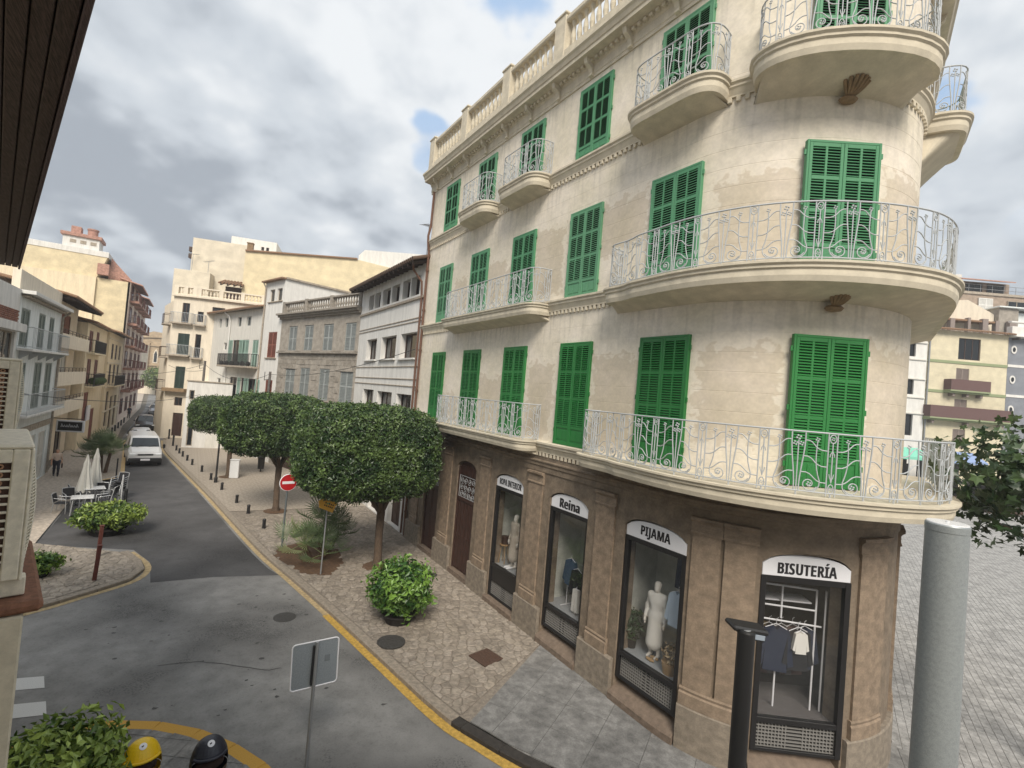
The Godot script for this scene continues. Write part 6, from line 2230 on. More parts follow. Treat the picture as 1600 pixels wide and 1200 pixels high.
func make_van():
	var t := thing("van", "white delivery van driving towards the viewer down the street", "van", Vector3(-2.35, 0.004, -43.6), 0.12)
	part("body", car_body([[2.38, 0.35, 0.80, 0.82, 0.86, 0.78], [2.30, 0.26, 0.86, 0.98, 0.93, 0.84], [1.78, 0.24, 1.02, 1.14, 0.96, 0.86], [1.62, 0.24, 1.04, 1.20, 0.97, 0.86], [0.95, 0.24, 1.06, 1.80, 0.97, 0.80], [0.7, 0.24, 1.06, 1.88, 0.97, 0.79], [-2.3, 0.26, 1.06, 1.90, 0.97, 0.79], [-2.42, 0.30, 1.06, 1.82, 0.94, 0.76]]), mats.white_paint, t)
	quad_part("windscreen", t, [Vector3(-0.78, 1.24, 1.60), Vector3(0.78, 1.24, 1.60), Vector3(0.71, 1.76, 1.02), Vector3(-0.71, 1.76, 1.02)], mats.car_glass)
	for sg in [-1.0, 1.0]:
		var p := [Vector3(sg * 0.955, 1.08, 1.3), Vector3(sg * 0.955, 1.08, 0.35), Vector3(sg * 0.83, 1.70, 0.35), Vector3(sg * 0.83, 1.70, 0.85)]
		if sg < 0: p.reverse()
		quad_part("side_window", t, p, mats.car_glass)
		var hl := MB.new()
		hl.box(Vector3(sg * 0.70, 0.80, 2.33), Vector3(0.36, 0.2, 0.14), 0.05)
		part("headlight", hl, mats.lamp_glass, t)
		var mr := MB.new()
		mr.box(Vector3(sg * 1.08, 1.22, 1.25), Vector3(0.16, 0.3, 0.12), 0.04)
		part("mirror", mr, mats.black, t)
	var gr := MB.new()
	gr.box(Vector3(0, 0.80, 2.385), Vector3(0.86, 0.10, 0.06), 0.02)
	part("grille", gr, mats.black, t)
	var bp := MB.new()
	bp.box(Vector3(0, 0.42, 2.36), Vector3(1.84, 0.34, 0.24), 0.07)
	part("bumper", bp, mats.black, t)
	var pl := MB.new()
	pl.box(Vector3(0, 0.48, 2.49), Vector3(0.52, 0.12, 0.02), 0.004)
	part("number_plate", pl, mats.white_board, t)
	for k in 2:
		var wp := MB.new()
		wp.tube([Vector3(-0.5 + k * 0.7, 1.23, 1.65), Vector3(-0.1 + k * 0.7, 1.36, 1.54)], 0.012, 4)
		part("wiper", wp, mats.black, t)
	wheels(t, 0.33, 0.86, [1.62, -1.55])
func make_car(called: String, label: String, at: Vector3, turn: float, paint: Material, tall: float, group := ""):
	var t := thing(called, label, "car", at, turn, group)
	part("body", car_body([[2.08, 0.32, 0.62, 0.66, 0.72, 0.60], [1.98, 0.22, 0.70, 0.76, 0.84, 0.72], [1.0, 0.2, 0.84 + tall * 0.3, 0.93 + tall * 0.3, 0.88, 0.76], [0.9, 0.2, 0.86 + tall * 0.3, 0.97 + tall * 0.3, 0.88, 0.76], [0.1, 0.2, 0.90 + tall * 0.3, 1.40 + tall, 0.88, 0.60], [-1.2, 0.2, 0.92 + tall * 0.3, 1.43 + tall, 0.88, 0.60], [-1.85, 0.22, 0.92 + tall * 0.3, 1.05 + tall * 0.5, 0.86, 0.66], [-2.05, 0.3, 0.8, 0.9, 0.78, 0.66]]), paint, t)
	var yb := 1.0 + tall * 0.3
	quad_part("windscreen", t, [Vector3(-0.68, yb, 0.88), Vector3(0.68, yb, 0.88), Vector3(0.55, 1.36 + tall, 0.16), Vector3(-0.55, 1.36 + tall, 0.16)], mats.car_glass)
	for sg in [-1.0, 1.0]:
		var p := [Vector3(sg * 0.86, yb - 0.05, 0.5), Vector3(sg * 0.86, yb - 0.05, -1.3), Vector3(sg * 0.65, 1.32 + tall, -1.1), Vector3(sg * 0.65, 1.32 + tall, 0.0)]
		if sg < 0: p.reverse()
		quad_part("side_window", t, p, mats.car_glass)
		var hl := MB.new()
		hl.box(Vector3(sg * 0.64, 0.66 + tall * 0.2, 1.99), Vector3(0.34, 0.15, 0.16), 0.05)
		part("headlight", hl, mats.lamp_glass, t)
		var mr := MB.new()
		mr.box(Vector3(sg * 0.95, yb, 0.62), Vector3(0.16, 0.13, 0.1), 0.04)
		part("mirror", mr, paint, t)
	var gr := MB.new()
	gr.box(Vector3(0, 0.56, 2.06), Vector3(0.8, 0.14, 0.06), 0.02)
	gr.box(Vector3(0, 0.36, 2.03), Vector3(1.2, 0.14, 0.08), 0.02)
	part("grille", gr, mats.black, t)
	var pl := MB.new()
	pl.box(Vector3(0, 0.45, 2.11), Vector3(0.5, 0.11, 0.02), 0.004)
	part("number_plate", pl, mats.white_board, t)
	wheels(t, 0.31, 0.77, [1.28, -1.25])
	return t

# ---------------------------------------------------------------- figures: tapered bones joined in a field and meshed as surface nets
func body_mesh(bones: Array, cell: float, soft: float) -> MB:
	var lo := Vector3.ONE * 1e9
	var hi := -lo
	for b in bones:
		var r: float = maxf(b[2], b[3]) + cell * 3
		for e in [b[0], b[1]]:
			lo = lo.min(e - Vector3.ONE * r)
			hi = hi.max(e + Vector3.ONE * r)
	var n := Vector3i(((hi - lo) / cell).ceil()) + Vector3i.ONE
	var f := PackedFloat32Array()
	f.resize(n.x * n.y * n.z)
	f.fill(1.0)
	var sy := n.x
	var sz := n.x * n.y
	for b in bones:
		var A: Vector3 = b[0]
		var B: Vector3 = b[1]
		var r: float = maxf(b[2], b[3]) + soft + cell * 2
		var c0 := Vector3i(((A.min(B) - Vector3.ONE * r - lo) / cell).floor()).clamp(Vector3i.ZERO, n - Vector3i.ONE)
		var c1 := Vector3i(((A.max(B) + Vector3.ONE * r - lo) / cell).ceil()).clamp(Vector3i.ZERO, n - Vector3i.ONE)
		var ab := B - A
		var l2 := maxf(ab.length_squared(), 1e-9)
		var fl: float = b[4] if b.size() > 4 else 1.0
		for z in range(c0.z, c1.z + 1):
			for y in range(c0.y, c1.y + 1):
				for x in range(c0.x, c1.x + 1):
					var p := lo + Vector3(x, y, z) * cell
					var t := clampf((p - A).dot(ab) / l2, 0, 1)
					var dv := p - A - ab * t
					dv.z *= fl
					var d := dv.length() - lerpf(b[2], b[3], t)
					var i := x + y * sy + z * sz
					var o := f[i]
					var h := maxf(soft - absf(o - d), 0.0) / soft
					f[i] = minf(o, d) - h * h * soft * 0.25
	var m := MB.new()
	var id := {}
	for z in n.z - 1:
		for y in n.y - 1:
			for x in n.x - 1:
				var i := x + y * sy + z * sz
				var s := 0
				var c := Vector3.ZERO
				var k := 0
				var v := [f[i], f[i + 1], f[i + sy], f[i + sy + 1], f[i + sz], f[i + sz + 1], f[i + sz + sy], f[i + sz + sy + 1]]
				for q in 8: if v[q] < 0: s += 1
				if s == 0 or s == 8: continue
				for e in [[0, 1], [2, 3], [4, 5], [6, 7], [0, 2], [1, 3], [4, 6], [5, 7], [0, 4], [1, 5], [2, 6], [3, 7]]:
					var a: float = v[e[0]]
					var b2: float = v[e[1]]
					if (a < 0) != (b2 < 0):
						var t := a / (a - b2)
						var p0 := Vector3(e[0] & 1, (e[0] >> 1) & 1, e[0] >> 2)
						var p1 := Vector3(e[1] & 1, (e[1] >> 1) & 1, e[1] >> 2)
						c += p0.lerp(p1, t)
						k += 1
				id[i] = m.v.size()
				m.v.append(lo + (Vector3(x, y, z) + c / k) * cell)
				m.n.append(Vector3(v[1] + v[3] + v[5] + v[7] - v[0] - v[2] - v[4] - v[6], v[2] + v[3] + v[6] + v[7] - v[0] - v[1] - v[4] - v[5], v[4] + v[5] + v[6] + v[7] - v[0] - v[1] - v[2] - v[3]).normalized())
				m.uv.append(Vector2.ZERO)
	var st := [1, sy, sz]
	for z in range(1, n.z - 1):
		for y in range(1, n.y - 1):
			for x in range(1, n.x - 1):
				var i := x + y * sy + z * sz
				for ax in 3:
					var a := f[i]
					var b := f[i + st[ax]]
					if (a < 0) == (b < 0): continue
					var u: int = st[(ax + 1) % 3]
					var w: int = st[(ax + 2) % 3]
					if not (id.has(i) and id.has(i - u) and id.has(i - w) and id.has(i - u - w)): continue
					var q := [id[i - u - w], id[i - w], id[i], id[i - u]]
					if a >= 0: q.reverse()
					m.ix.append_array(PackedInt32Array([q[0], q[2], q[1], q[0], q[3], q[2]]))
	return m
# a standing figure of the given height; stride swings the legs and arms; a = which bones
func figure(h: float, stride: float, grow := 0.0) -> Dictionary:
	var k := h / 1.75
	var J := func(x, y, z): return Vector3(x, y, z) * k
	var d := {}
	var g := grow
	d.torso = [[J.call(0, 0.98, 0), J.call(0, 1.16, 0.01), 0.125 * k + g, 0.12 * k + g, 1.25], [J.call(0, 1.16, 0.01), J.call(0, 1.36, 0), 0.125 * k + g, 0.13 * k + g, 1.25], [J.call(-0.15, 1.42, 0), J.call(0.15, 1.42, 0), 0.065 * k + g, 0.065 * k + g], [J.call(-0.06, 1.3, 0.01), J.call(0.06, 1.3, 0.01), 0.12 * k + g, 0.12 * k + g, 1.2]]
	d.neck = [[J.call(0, 1.42, 0), J.call(0, 1.53, 0.015), 0.055 * k, 0.052 * k]]
	d.head = [[J.call(0, 1.60, 0.02), J.call(0, 1.67, 0.0), 0.075 * k, 0.088 * k], [J.call(0, 1.56, 0.05), J.call(0, 1.58, 0.045), 0.045 * k, 0.05 * k], [J.call(0, 1.60, 0.10), J.call(0, 1.63, 0.09), 0.014 * k, 0.01 * k], [J.call(-0.085, 1.62, 0.0), J.call(-0.085, 1.64, -0.005), 0.016 * k, 0.018 * k], [J.call(0.085, 1.62, 0.0), J.call(0.085, 1.64, -0.005), 0.016 * k, 0.018 * k]]
	d.arms = []
	d.hands = []
	d.legs = []
	d.feet = []
	for sg in [-1.0, 1.0]:
		var s: float = stride * sg
		var sh = J.call(sg * 0.175, 1.40, 0)
		var el = J.call(sg * 0.245, 1.13, -0.03 - s * 0.25)
		var wr = J.call(sg * 0.25, 0.90, 0.05 - s * 0.45)
		d.arms.append([sh, el, 0.05 * k + g, 0.04 * k + g])
		d.arms.append([el, wr, 0.04 * k + g, 0.028 * k + g])
		d.hands.append([wr, wr + J.call(0, -0.08, 0.015), 0.03 * k, 0.032 * k, 1.0])
		for q in 4: d.hands.append([wr + J.call(sg * 0.0, -0.09, -0.025 + q * 0.02), wr + J.call(sg * -0.01, -0.16 - 0.01 * (q % 3), -0.015 + q * 0.02), 0.010 * k, 0.008 * k])
		d.hands.append([wr + J.call(0, -0.04, 0.03), wr + J.call(-sg * 0.015, -0.10, 0.055), 0.011 * k, 0.009 * k])
		var hp = J.call(sg * 0.09, 0.93, 0)
		var kn = J.call(sg * 0.10, 0.50, 0.03 + s * 0.28)
		var an = J.call(sg * 0.10, 0.08, -0.03 + s * 0.5)
		d.legs.append([hp, kn, 0.088 * k + g, 0.058 * k + g])
		d.legs.append([kn, an, 0.058 * k + g, 0.04 * k + g])
		d.feet.append([an + J.call(0, -0.03, -0.03), an + J.call(0, -0.045, 0.14), 0.042 * k, 0.034 * k])
	d.pelvis = [[J.call(-0.07, 0.95, 0), J.call(0.07, 0.95, 0), 0.115 * k + g, 0.115 * k + g, 1.1]]
	return d
func person(label: String, at: Vector3, turn: float, h: float, stride: float, top: Material, legs: Material, hair: Material, cell: float, bag := false):
	var t := thing("person", label, "person", at, turn)
	var b := figure(h, stride)
	part("body", body_mesh(b.torso + b.neck + b.head + b.arms + b.hands + b.pelvis + b.legs + b.feet, cell, 0.04), mats.skin, t)
	var c := figure(h, stride, 0.014)
	part("shirt", body_mesh(c.torso + [c.arms[0], c.arms[2]], cell, 0.04), top, t)
	part("trousers", body_mesh(c.pelvis + c.legs, cell, 0.05), legs, t)
	part("shoes", body_mesh(figure(h, stride, 0.0).feet.map(func(q): return [q[0], q[1], q[2] + 0.012, q[3] + 0.012]), cell, 0.02), mats.black, t)
	var k := h / 1.75
	part("hair", body_mesh([[Vector3(0, 1.665, -0.03) * k, Vector3(0, 1.70, -0.005) * k, 0.088 * k, 0.078 * k]], cell, 0.02), hair, t)
	if bag:
		var bm := MB.new()
		bm.box(Vector3(0.27, 0.66, 0.0) * k, Vector3(0.09, 0.3, 0.26) * k, 0.03)
		bm.tube([Vector3(0.27, 0.8, -0.08) * k, Vector3(0.26, 0.9, 0.0) * k, Vector3(0.27, 0.8, 0.08) * k], 0.008, 4)
		part("hand_bag", bm, mats.brown_wood, t)
func build_movers():
	make_van()
	make_car("white_hatchback", "white car mostly hidden right behind the white van", Vector3(-3.0, 0.004, -51.5), 0.1, mats.white_paint, 0.05)
	make_car("black_car", "black car with bright headlights following behind the van", Vector3(-3.55, 0.004, -65.0), 0.08, mats.black_paint, 0.12)
	make_car("silver_car", "silver car in the queue ahead of the far bend, nearest of that queue", Vector3(-3.6, 0.004, -86.5), 0.06, mats.silver_paint, 0.05, "cars queueing at the far bend")
	make_car("silver_car", "dark grey car second in the far queue", Vector3(-3.65, 0.004, -98), 0.04, mats.grey_paint, 0.05, "cars queueing at the far bend")
	make_car("silver_car", "pale car at the back of the far queue before the church", Vector3(-4.3, 0.004, -117), 0.04, mats.silver_paint, 0.02, "cars queueing at the far bend")
	person("man walking on the left pavement in a pale shirt and dark trousers, holding a bag", Vector3(-5.95, 0.065, -37.8), 0.15, 1.52, 0.25, mats.shirt, mats.trousers, mats.hair_grey, 0.022, true)
	person("distant person in dark clothes walking on the narrow left pavement by the bollards", Vector3(-6.0, 0.065, -78), 0.1, 1.5, 0.2, mats.trousers, mats.trousers, mats.hair_dark, 0.035)

# ---------------------------------------------------------------- street furniture
const ORD := ["nearest", "second", "third", "fourth", "fifth", "sixth", "seventh", "eighth", "ninth", "tenth", "eleventh"]
func build_furniture():
	# low black bollards along the right kerb
	var bl: Node3D = null
	var sp := [[3.22, -23.9], [2.86, -26.7], [2.53, -29.0], [2.02, -32.4], [1.58, -35.5], [1.15, -38.4], [0.62, -41.2], [0.32, -43.2], [0.02, -45.2], [-0.22, -46.9], [-0.45, -48.6]]
	for i in sp.size():
		var at := Vector3(sp[i][0], 0.12, sp[i][1])
		var lb: String = "%s low black bollard along the right kerb, counted from the no-entry sign" % ORD[i]
		if bl == null:
			bl = thing("bollard", lb, "bollard", at, 0.0, "low bollards along the right kerb")
			var m := MB.new()
			m.lathe([Vector2(0.085, 0.0), Vector2(0.075, 0.02), Vector2(0.068, 0.32), Vector2(0.078, 0.34), Vector2(0.078, 0.37), Vector2(0.06, 0.41), Vector2(0.0, 0.425)], 14)
			part("post", m, mats.black_iron, bl)
		else:
			copy(bl, "bollard", lb, "low bollards along the right kerb", at)
	for i in 5:
		var z: float = [-60.0, -62.5, -65.5, -68.5, -71.8][i]
		copy(bl, "bollard", "%s black bollard along the left pavement beyond the palm, counted from the palm" % ORD[i], "bollards along the far left pavement", Vector3(-5.75 - i * 0.04, 0.06, z)).scale = Vector3(1, 1.5, 1)
	for i in 2:
		copy(bl, "bollard", ["tall dark post on the right kerb before the cream building's door", "tall dark post on the right kerb farther on past the cream building's door"][i], "tall posts by the bend", Vector3(-0.75 - i * 0.45, 0.12, -51.5 - i * 5.0)).scale = Vector3(1, 2.2, 1)
	copy(bl, "bollard", "single dark bollard on the road edge beside the stacked terrace chairs", "bollards of the terrace", Vector3(-2.15, 0.0, -30.6)).scale = Vector3(1, 1.6, 1)
	# rusty square posts on the left corner pavement
	var rp := thing("rusty_post", "nearer of two rust-brown square posts on the left corner pavement", "post", Vector3(-1.92, 0.1, -19.45), 0.1, "rust-brown posts on the corner pavement")
	var pm := MB.new()
	pm.box(Vector3(0, 0.52, 0), Vector3(0.11, 1.04, 0.11), 0.012)
	pm.box(Vector3(0, 1.05, 0), Vector3(0.13, 0.03, 0.13), 0.01)
	part("post", pm, mats.rust_paint, rp)
	var rp2 := copy(rp, "rusty_post", "farther of two rust-brown square posts on the left corner pavement", "rust-brown posts on the corner pavement", Vector3(-2.12, 0.1, -21.8), 0.2)
	rp.rotation.z = -0.05
	rp2.rotation.z = -0.03
	# street lamps: thin dark poles
	for q in [[Vector3(1.80, 0.12, -34.6), 4.6, "thin dark lamp post at the right kerb among the bollards"], [Vector3(5.15, 0.12, -21.3), 3.6, "thin dark lamp post behind the fan palms, its top in the nearest tree"]]:
		var t := thing("lamp_post", q[2], "lamp post", q[0])
		var m := MB.new()
		m.lathe([Vector2(0.10, 0), Vector2(0.09, 0.3), Vector2(0.055, 0.36), Vector2(0.045, q[1] - 0.5)], 10)
		part("pole", m, mats.black_iron, t)
		var l := MB.new()
		l.lathe([Vector2(0.06, q[1] - 0.5), Vector2(0.16, q[1] - 0.15), Vector2(0.18, q[1] - 0.13), Vector2(0.03, q[1])], 8)
		part("lantern", l, mats.black_iron, t)
	# no-entry sign
	var ne := thing("no_entry_sign", "round red no-entry sign with white bar on grey post at the kerb", "road sign", Vector3(3.55, 0.12, -21.0), 0.16)
	var m2 := MB.new()
	m2.tube([Vector3(0, -0.05, -0.05), Vector3(0, 2.86, -0.05)], 0.038, 10)
	part("post", m2, mats.sign_post, ne)
	var rx := Transform3D(Basis(Vector3.RIGHT, PI / 2), Vector3(0, 2.53, 0))
	m2 = MB.new()
	m2.lathe([Vector2(0.0, -0.01), Vector2(0.33, -0.01), Vector2(0.335, 0.005), Vector2(0.325, 0.018), Vector2(0.0, 0.018)], 32, Vector3.ZERO, rx)
	part("rim", m2, mats.white_board, ne)
	m2 = MB.new()
	m2.lathe([Vector2(0.31, 0.0185), Vector2(0.31, 0.022), Vector2(0.0, 0.022)], 32, Vector3.ZERO, rx)
	part("red_disc", m2, mats.sign_red, ne)
	m2 = MB.new()
	m2.box(Vector3(0, 2.53, 0.024), Vector3(0.46, 0.10, 0.006))
	part("white_bar", m2, mats.white_board, ne)
	# yellow direction sign
	var ys := thing("yellow_direction_sign", "small tilted yellow arrow sign on thin pale pole beside the fan palms", "road sign", Vector3(4.3, 0.12, -17.75), -0.1)
	m2 = MB.new()
	m2.tube([Vector3(0, -0.05, 0), Vector3(0.02, 2.5, 0)], 0.026, 8)
	part("pole", m2, mats.grey_metal, ys)
	m2 = MB.new()
	var tx := Transform3D(Basis(Vector3.BACK, -0.38), Vector3(0.02, 2.36, 0.04))
	m2.prism(PackedVector2Array([Vector2(-0.34, 0.02), Vector2(-0.22, -0.17), Vector2(0.26, -0.18), Vector2(0.26, 0.19), Vector2(-0.22, 0.19)]), -0.012, 0.012, tx, 0.004)
	part("plate", m2, mats.sign_yellow, ys)
	m2 = MB.new()
	for r in 2:
		for k in 5: m2.box(Vector3(-0.09 + k * 0.065, 0.055 - r * 0.09, 0.0135), Vector3(0.04, 0.045, 0.004), 0.0, tx)
	part("worn_lettering", m2, mats.ink, ys)
	# back of a rectangular sign
	var bs := thing("sign_seen_from_behind", "grey back of a rounded square sign on thin pole by the road", "road sign", Vector3(2.25, 0.0, -9.05), PI - 0.02)
	m2 = MB.new()
	m2.tube([Vector3(0, 0, 0.0), Vector3(0, 2.16, 0.0)], 0.03, 10)
	part("pole", m2, mats.grey_metal, bs)
	var rr := PackedVector2Array()
	for c in [[0.33, 0.34, 0.0], [-0.33, 0.34, PI / 2], [-0.33, -0.34, PI], [0.33, -0.34, PI * 1.5]]:
		for k in 5: rr.append(Vector2(c[0] + 0.055 * cos(c[2] + PI / 8 * k), c[1] + 0.055 * sin(c[2] + PI / 8 * k)))
	m2 = MB.new()
	var sxx := Transform3D(Basis(Vector3.BACK, -0.03), Vector3(0, 1.76, 0.05))
	m2.prism(rr, -0.006, 0.006, sxx)
	part("plate", m2, mats.sign_back, bs)
	m2 = MB.new()
	var q0 := []
	for p in rr: q0.append(sxx * Vector3(p.x, p.y, -0.004))
	q0.append(q0[0])
	m2.tube(q0, 0.013, 5)
	part("folded_edge", m2, mats.white_board, bs)
	m2 = MB.new()
	m2.box(Vector3(0.045, 1.76, 0.015), Vector3(0.035, 0.66, 0.05), 0.0)
	part("bracket", m2, mats.black_iron, bs)
	m2 = MB.new()
	m2.box(Vector3(-0.20, 1.83, 0.041), Vector3(0.09, 0.11, 0.003))
	part("sticker", m2, mats.sticker, bs)
	# white cabinet, dark litter bin, wooden pole
	var cb := thing("white_cabinet", "white metal service cabinet on the pavement behind the lamp post", "cabinet", Vector3(2.85, 0.12, -36.0), -0.25)
	m2 = MB.new()
	m2.box(Vector3(0, 0.56, 0), Vector3(0.52, 1.12, 0.36), 0.03)
	part("body", m2, mats.white_paint, cb)
	m2 = MB.new()
	m2.box(Vector3(0, 1.15, 0), Vector3(0.58, 0.07, 0.42), 0.03)
	part("cap", m2, mats.white_paint, cb)
	var lb2 := thing("litter_bin", "dark litter bin on the pavement left of the middle tree trunk", "bin", Vector3(4.6, 0.12, -38.2))
	m2 = MB.new()
	m2.lathe([Vector2(0.0, 0.2), Vector2(0.2, 0.2), Vector2(0.22, 0.95), Vector2(0.24, 0.98), Vector2(0.2, 1.02), Vector2(0.0, 1.02)], 14)
	m2.lathe([Vector2(0.05, 0.0), Vector2(0.05, 0.22)], 8)
	part("body", m2, mats.black_iron, lb2)
	for q in [[Vector3(0.95, 0.1, -50.9), 7.5, "grey wooden utility pole in front of the low white building"], [Vector3(5.2, 0.1, -43.2), 7.0, "dark utility pole between the middle tree and the narrow white house"]]:
		var t := thing("utility_pole", q[2], "utility pole", q[0])
		m2 = MB.new()
		m2.tube([Vector3(0, -0.1, 0), Vector3(0.02, q[1], 0)], [0.13, 0.09], 9)
		part("pole", m2, mats.grey_wood, t)
		m2 = MB.new()
		m2.tube([Vector3(-0.35, q[1] - 0.7, 0), Vector3(-0.35, q[1] - 0.05, 0)], 0.025, 5)
		m2.tube([Vector3(-0.35, q[1] - 0.7, 0), Vector3(0, q[1] - 0.6, 0)], 0.02, 5)
		part("bracket", m2, mats.black_iron, t)
	# cables
	var P1 := Vector3(0.97, 7.3, -50.9)
	var P2 := Vector3(5.2, 6.9, -43.2)
	for q in [[P1, Vector3(-6.4, 5.9, -58), 0.5, "cable from the wooden pole across the street to the ochre houses"], [P1, P2, 0.9, "sagging cable between the two utility poles"], [P1 - Vector3(0, 0.5, 0), Vector3(-1.8, 7.0, -57.5), 0.3, "short cable from the wooden pole to the cream building"], [P2, Vector3(8.45, 8.5, -21.5), 0.5, "long cable from the dark pole to the corner building"], [Vector3(-6.3, 5.0, -31.0), Vector3(1.0, 4.7, -50.9), 0.5, "low cable crossing from the pale blue house to the wooden pole"], [Vector3(-6.3, 5.4, -62), Vector3(-1.3, 5.6, -58), 0.25, "far cable over the queue of cars"]]:
		var a: Vector3 = q[0]
		var b: Vector3 = q[1]
		var t := thing("overhead_cable", q[3], "cable", a)
		var pts := []
		for i in 13:
			var k := i / 12.0
			pts.append((b - a) * k - Vector3(0, q[2] * 4.0 * k * (1 - k), 0))
		m2 = MB.new()
		m2.tube(pts, 0.016, 4)
		part("cable", m2, mats.black_iron, t)
	# bins on the near corner
	bin("yellow domed litter bin with oval mouth on the near corner", "yellow_bin", Vector3(-0.13, 0.06, -9.2), mats.bin_yellow, 0.15)
	bin("dark blue domed litter bin beside the yellow one", "blue_bin", Vector3(0.74, 0.06, -8.85), mats.bin_blue, 0.1)
	# black post with a flood lamp or camera box on top
	var bp := thing("black_post", "black round post with a flat lamp head, in front of the jewellery shop window", "post", Vector3(5.87, 0.12, -3.46))
	m2 = MB.new()
	m2.lathe([Vector2(0.10, 0.0), Vector2(0.10, 4.0), Vector2(0.092, 4.02), Vector2(0.0, 4.02)], 20)
	part("pole", m2, mats.black_iron, bp)
	m2 = MB.new()
	m2.lathe([Vector2(0.05, 4.021), Vector2(0.048, 4.026), Vector2(0.0, 4.026)], 14)
	part("cap", m2, mats.grey_metal, bp)
	m2 = MB.new()
	var hx2 := Transform3D(Basis(Vector3.UP, -0.55) * Basis(Vector3.BACK, -0.10), Vector3(0.02, 4.0, -0.12))
	m2.box(Vector3(0.10, 0.02, 0.0), Vector3(0.44, 0.06, 0.26), 0.02, hx2)
	m2.box(Vector3(0.16, -0.05, 0.0), Vector3(0.28, 0.09, 0.22), 0.02, hx2)
	part("lamp_head", m2, mats.black_iron, bp)
	m2 = MB.new()
	m2.box(Vector3(0.18, -0.04, 0.115), Vector3(0.2, 0.06, 0.012), 0.004, hx2)
	part("lamp_glass", m2, mats.lamp_grey, bp)
	# big grey column
	var gp := thing("grey_column", "thick grey metal column with flat top close to the viewer at the right", "column", Vector3(5.18, 0.0, -1.45))
	m2 = MB.new()
	m2.lathe([Vector2(0.165, 0.0), Vector2(0.140, 5.92), Vector2(0.143, 5.925), Vector2(0.143, 5.975), Vector2(0.137, 5.985)], 40)
	part("shaft", m2, mats.column_paint, gp)
	m2 = MB.new()
	m2.lathe([Vector2(0.1375, 5.984), Vector2(0.132, 5.992), Vector2(0.0, 5.994)], 40)
	m2.lathe([Vector2(0.012, 5.994), Vector2(0.012, 6.004), Vector2(0.0, 6.004)], 10)
	part("top_plate", m2, mats.white_paint, gp)
	build_terrace()
	build_stalls()
	build_own_house()
func bin(label: String, called: String, at: Vector3, mt: Material, turn: float):
	var t := thing(called, label, "bin", at, turn)
	# lower tub
	var m := MB.new()
	m.lathe([Vector2(0.0, 0.0), Vector2(0.20, 0.0), Vector2(0.215, 0.05), Vector2(0.255, 0.60)], 20, Vector3.ZERO, Transform3D.IDENTITY, 1.0, 0.8)
	part("tub", m, mt, t)
	# domed hood: rounded, leaning back, its front cut away over the mouth
	m = MB.new()
	var n := 14
	var ring := func(i: int, j: int) -> Vector3:
		var th := PI / 2 * i / 10.0
		var ph := TAU * j / (n * 2)
		var c := pow(cos(th), 0.8)
		return Vector3(0.265 * cos(ph) * c, 0.60 + 0.40 * pow(sin(th), 0.9), -0.21 * sin(ph) * c - 0.07 * sin(th))
	for i in 10:
		for j in n * 2:
			var front: bool = j > n * 1.14 and j < n * 1.86 and i < 3
			if front: continue
			m.quad(ring.call(i, j), ring.call(i, j + 1), ring.call(i + 1, j + 1), ring.call(i + 1, j))
	part("hood", m, mt, t)
	m = MB.new()
	var lip := []
	for j in range(int(n * 1.16), int(n * 1.84) + 2): lip.append((ring.call(3, j) as Vector3) + Vector3(0, 0, 0.02))
	m.tube(lip, 0.022, 6)
	part("mouth_lip", m, mt, t)
	m = MB.new()
	m.ball(Vector3(0, 0.67, 0.05), Vector3(0.2, 0.11, 0.11), 8)
	part("mouth", m, mats.bin_inside, t)
	m = MB.new()
	m.lathe([Vector2(0.05, 0.0), Vector2(0.05, 0.006), Vector2(0.0, 0.008)], 16, Vector3.ZERO, Transform3D(Basis(Vector3.RIGHT, 0.62), Vector3(0, 0.958, 0.045)))
	var e := part("round_sticker", m, mats.white_board, t)
	m = MB.new()
	m.box(Vector3.ZERO, Vector3(0.045, 0.003, 0.018), 0.0, Transform3D(Basis(Vector3.UP, 0.5) * Basis(Vector3.RIGHT, 0.62), Vector3(0, 0.966, 0.049)))
	part("pictogram", m, mats.ink, e)

# ---------------------------------------------------------------- the little terrace
func terrace_chair(label: String, at: Vector3, turn: float, proto: Node3D) -> Node3D:
	if proto: return copy(proto, "terrace_chair", label, "aluminium terrace chairs", at, turn)
	var t := thing("terrace_chair", label, "chair", at, turn, "aluminium terrace chairs")
	for sg in [-1.0, 1.0]:
		var m := MB.new()
		m.tube([Vector3(sg * 0.25, 0.0, 0.24), Vector3(sg * 0.25, 0.44, 0.23), Vector3(sg * 0.27, 0.64, 0.22), Vector3(sg * 0.27, 0.66, 0.0), Vector3(sg * 0.25, 0.68, -0.2)], 0.016, 6)
		part("arm_and_leg", m, mats.alu, t)
		m = MB.new()
		m.tube([Vector3(sg * 0.24, 0.0, -0.26), Vector3(sg * 0.24, 0.44, -0.2), Vector3(sg * 0.23, 0.84, -0.3)], 0.016, 6)
		part("leg", m, mats.alu, t)
	var s := MB.new()
	s.box(Vector3(0, 0.44, 0.0), Vector3(0.46, 0.03, 0.42), 0.01)
	part("seat", s, mats.wicker, t)
	s = MB.new()
	s.box(Vector3.ZERO, Vector3(0.44, 0.36, 0.025), 0.01, Transform3D(Basis(Vector3.RIGHT, -0.22), Vector3(0, 0.66, -0.255)))
	part("backrest", s, mats.wicker, t)
	s = MB.new()
	s.tube([Vector3(-0.23, 0.84, -0.3), Vector3(0, 0.87, -0.31), Vector3(0.23, 0.84, -0.3)], 0.016, 6)
	part("top_rail", s, mats.alu, t)
	return t
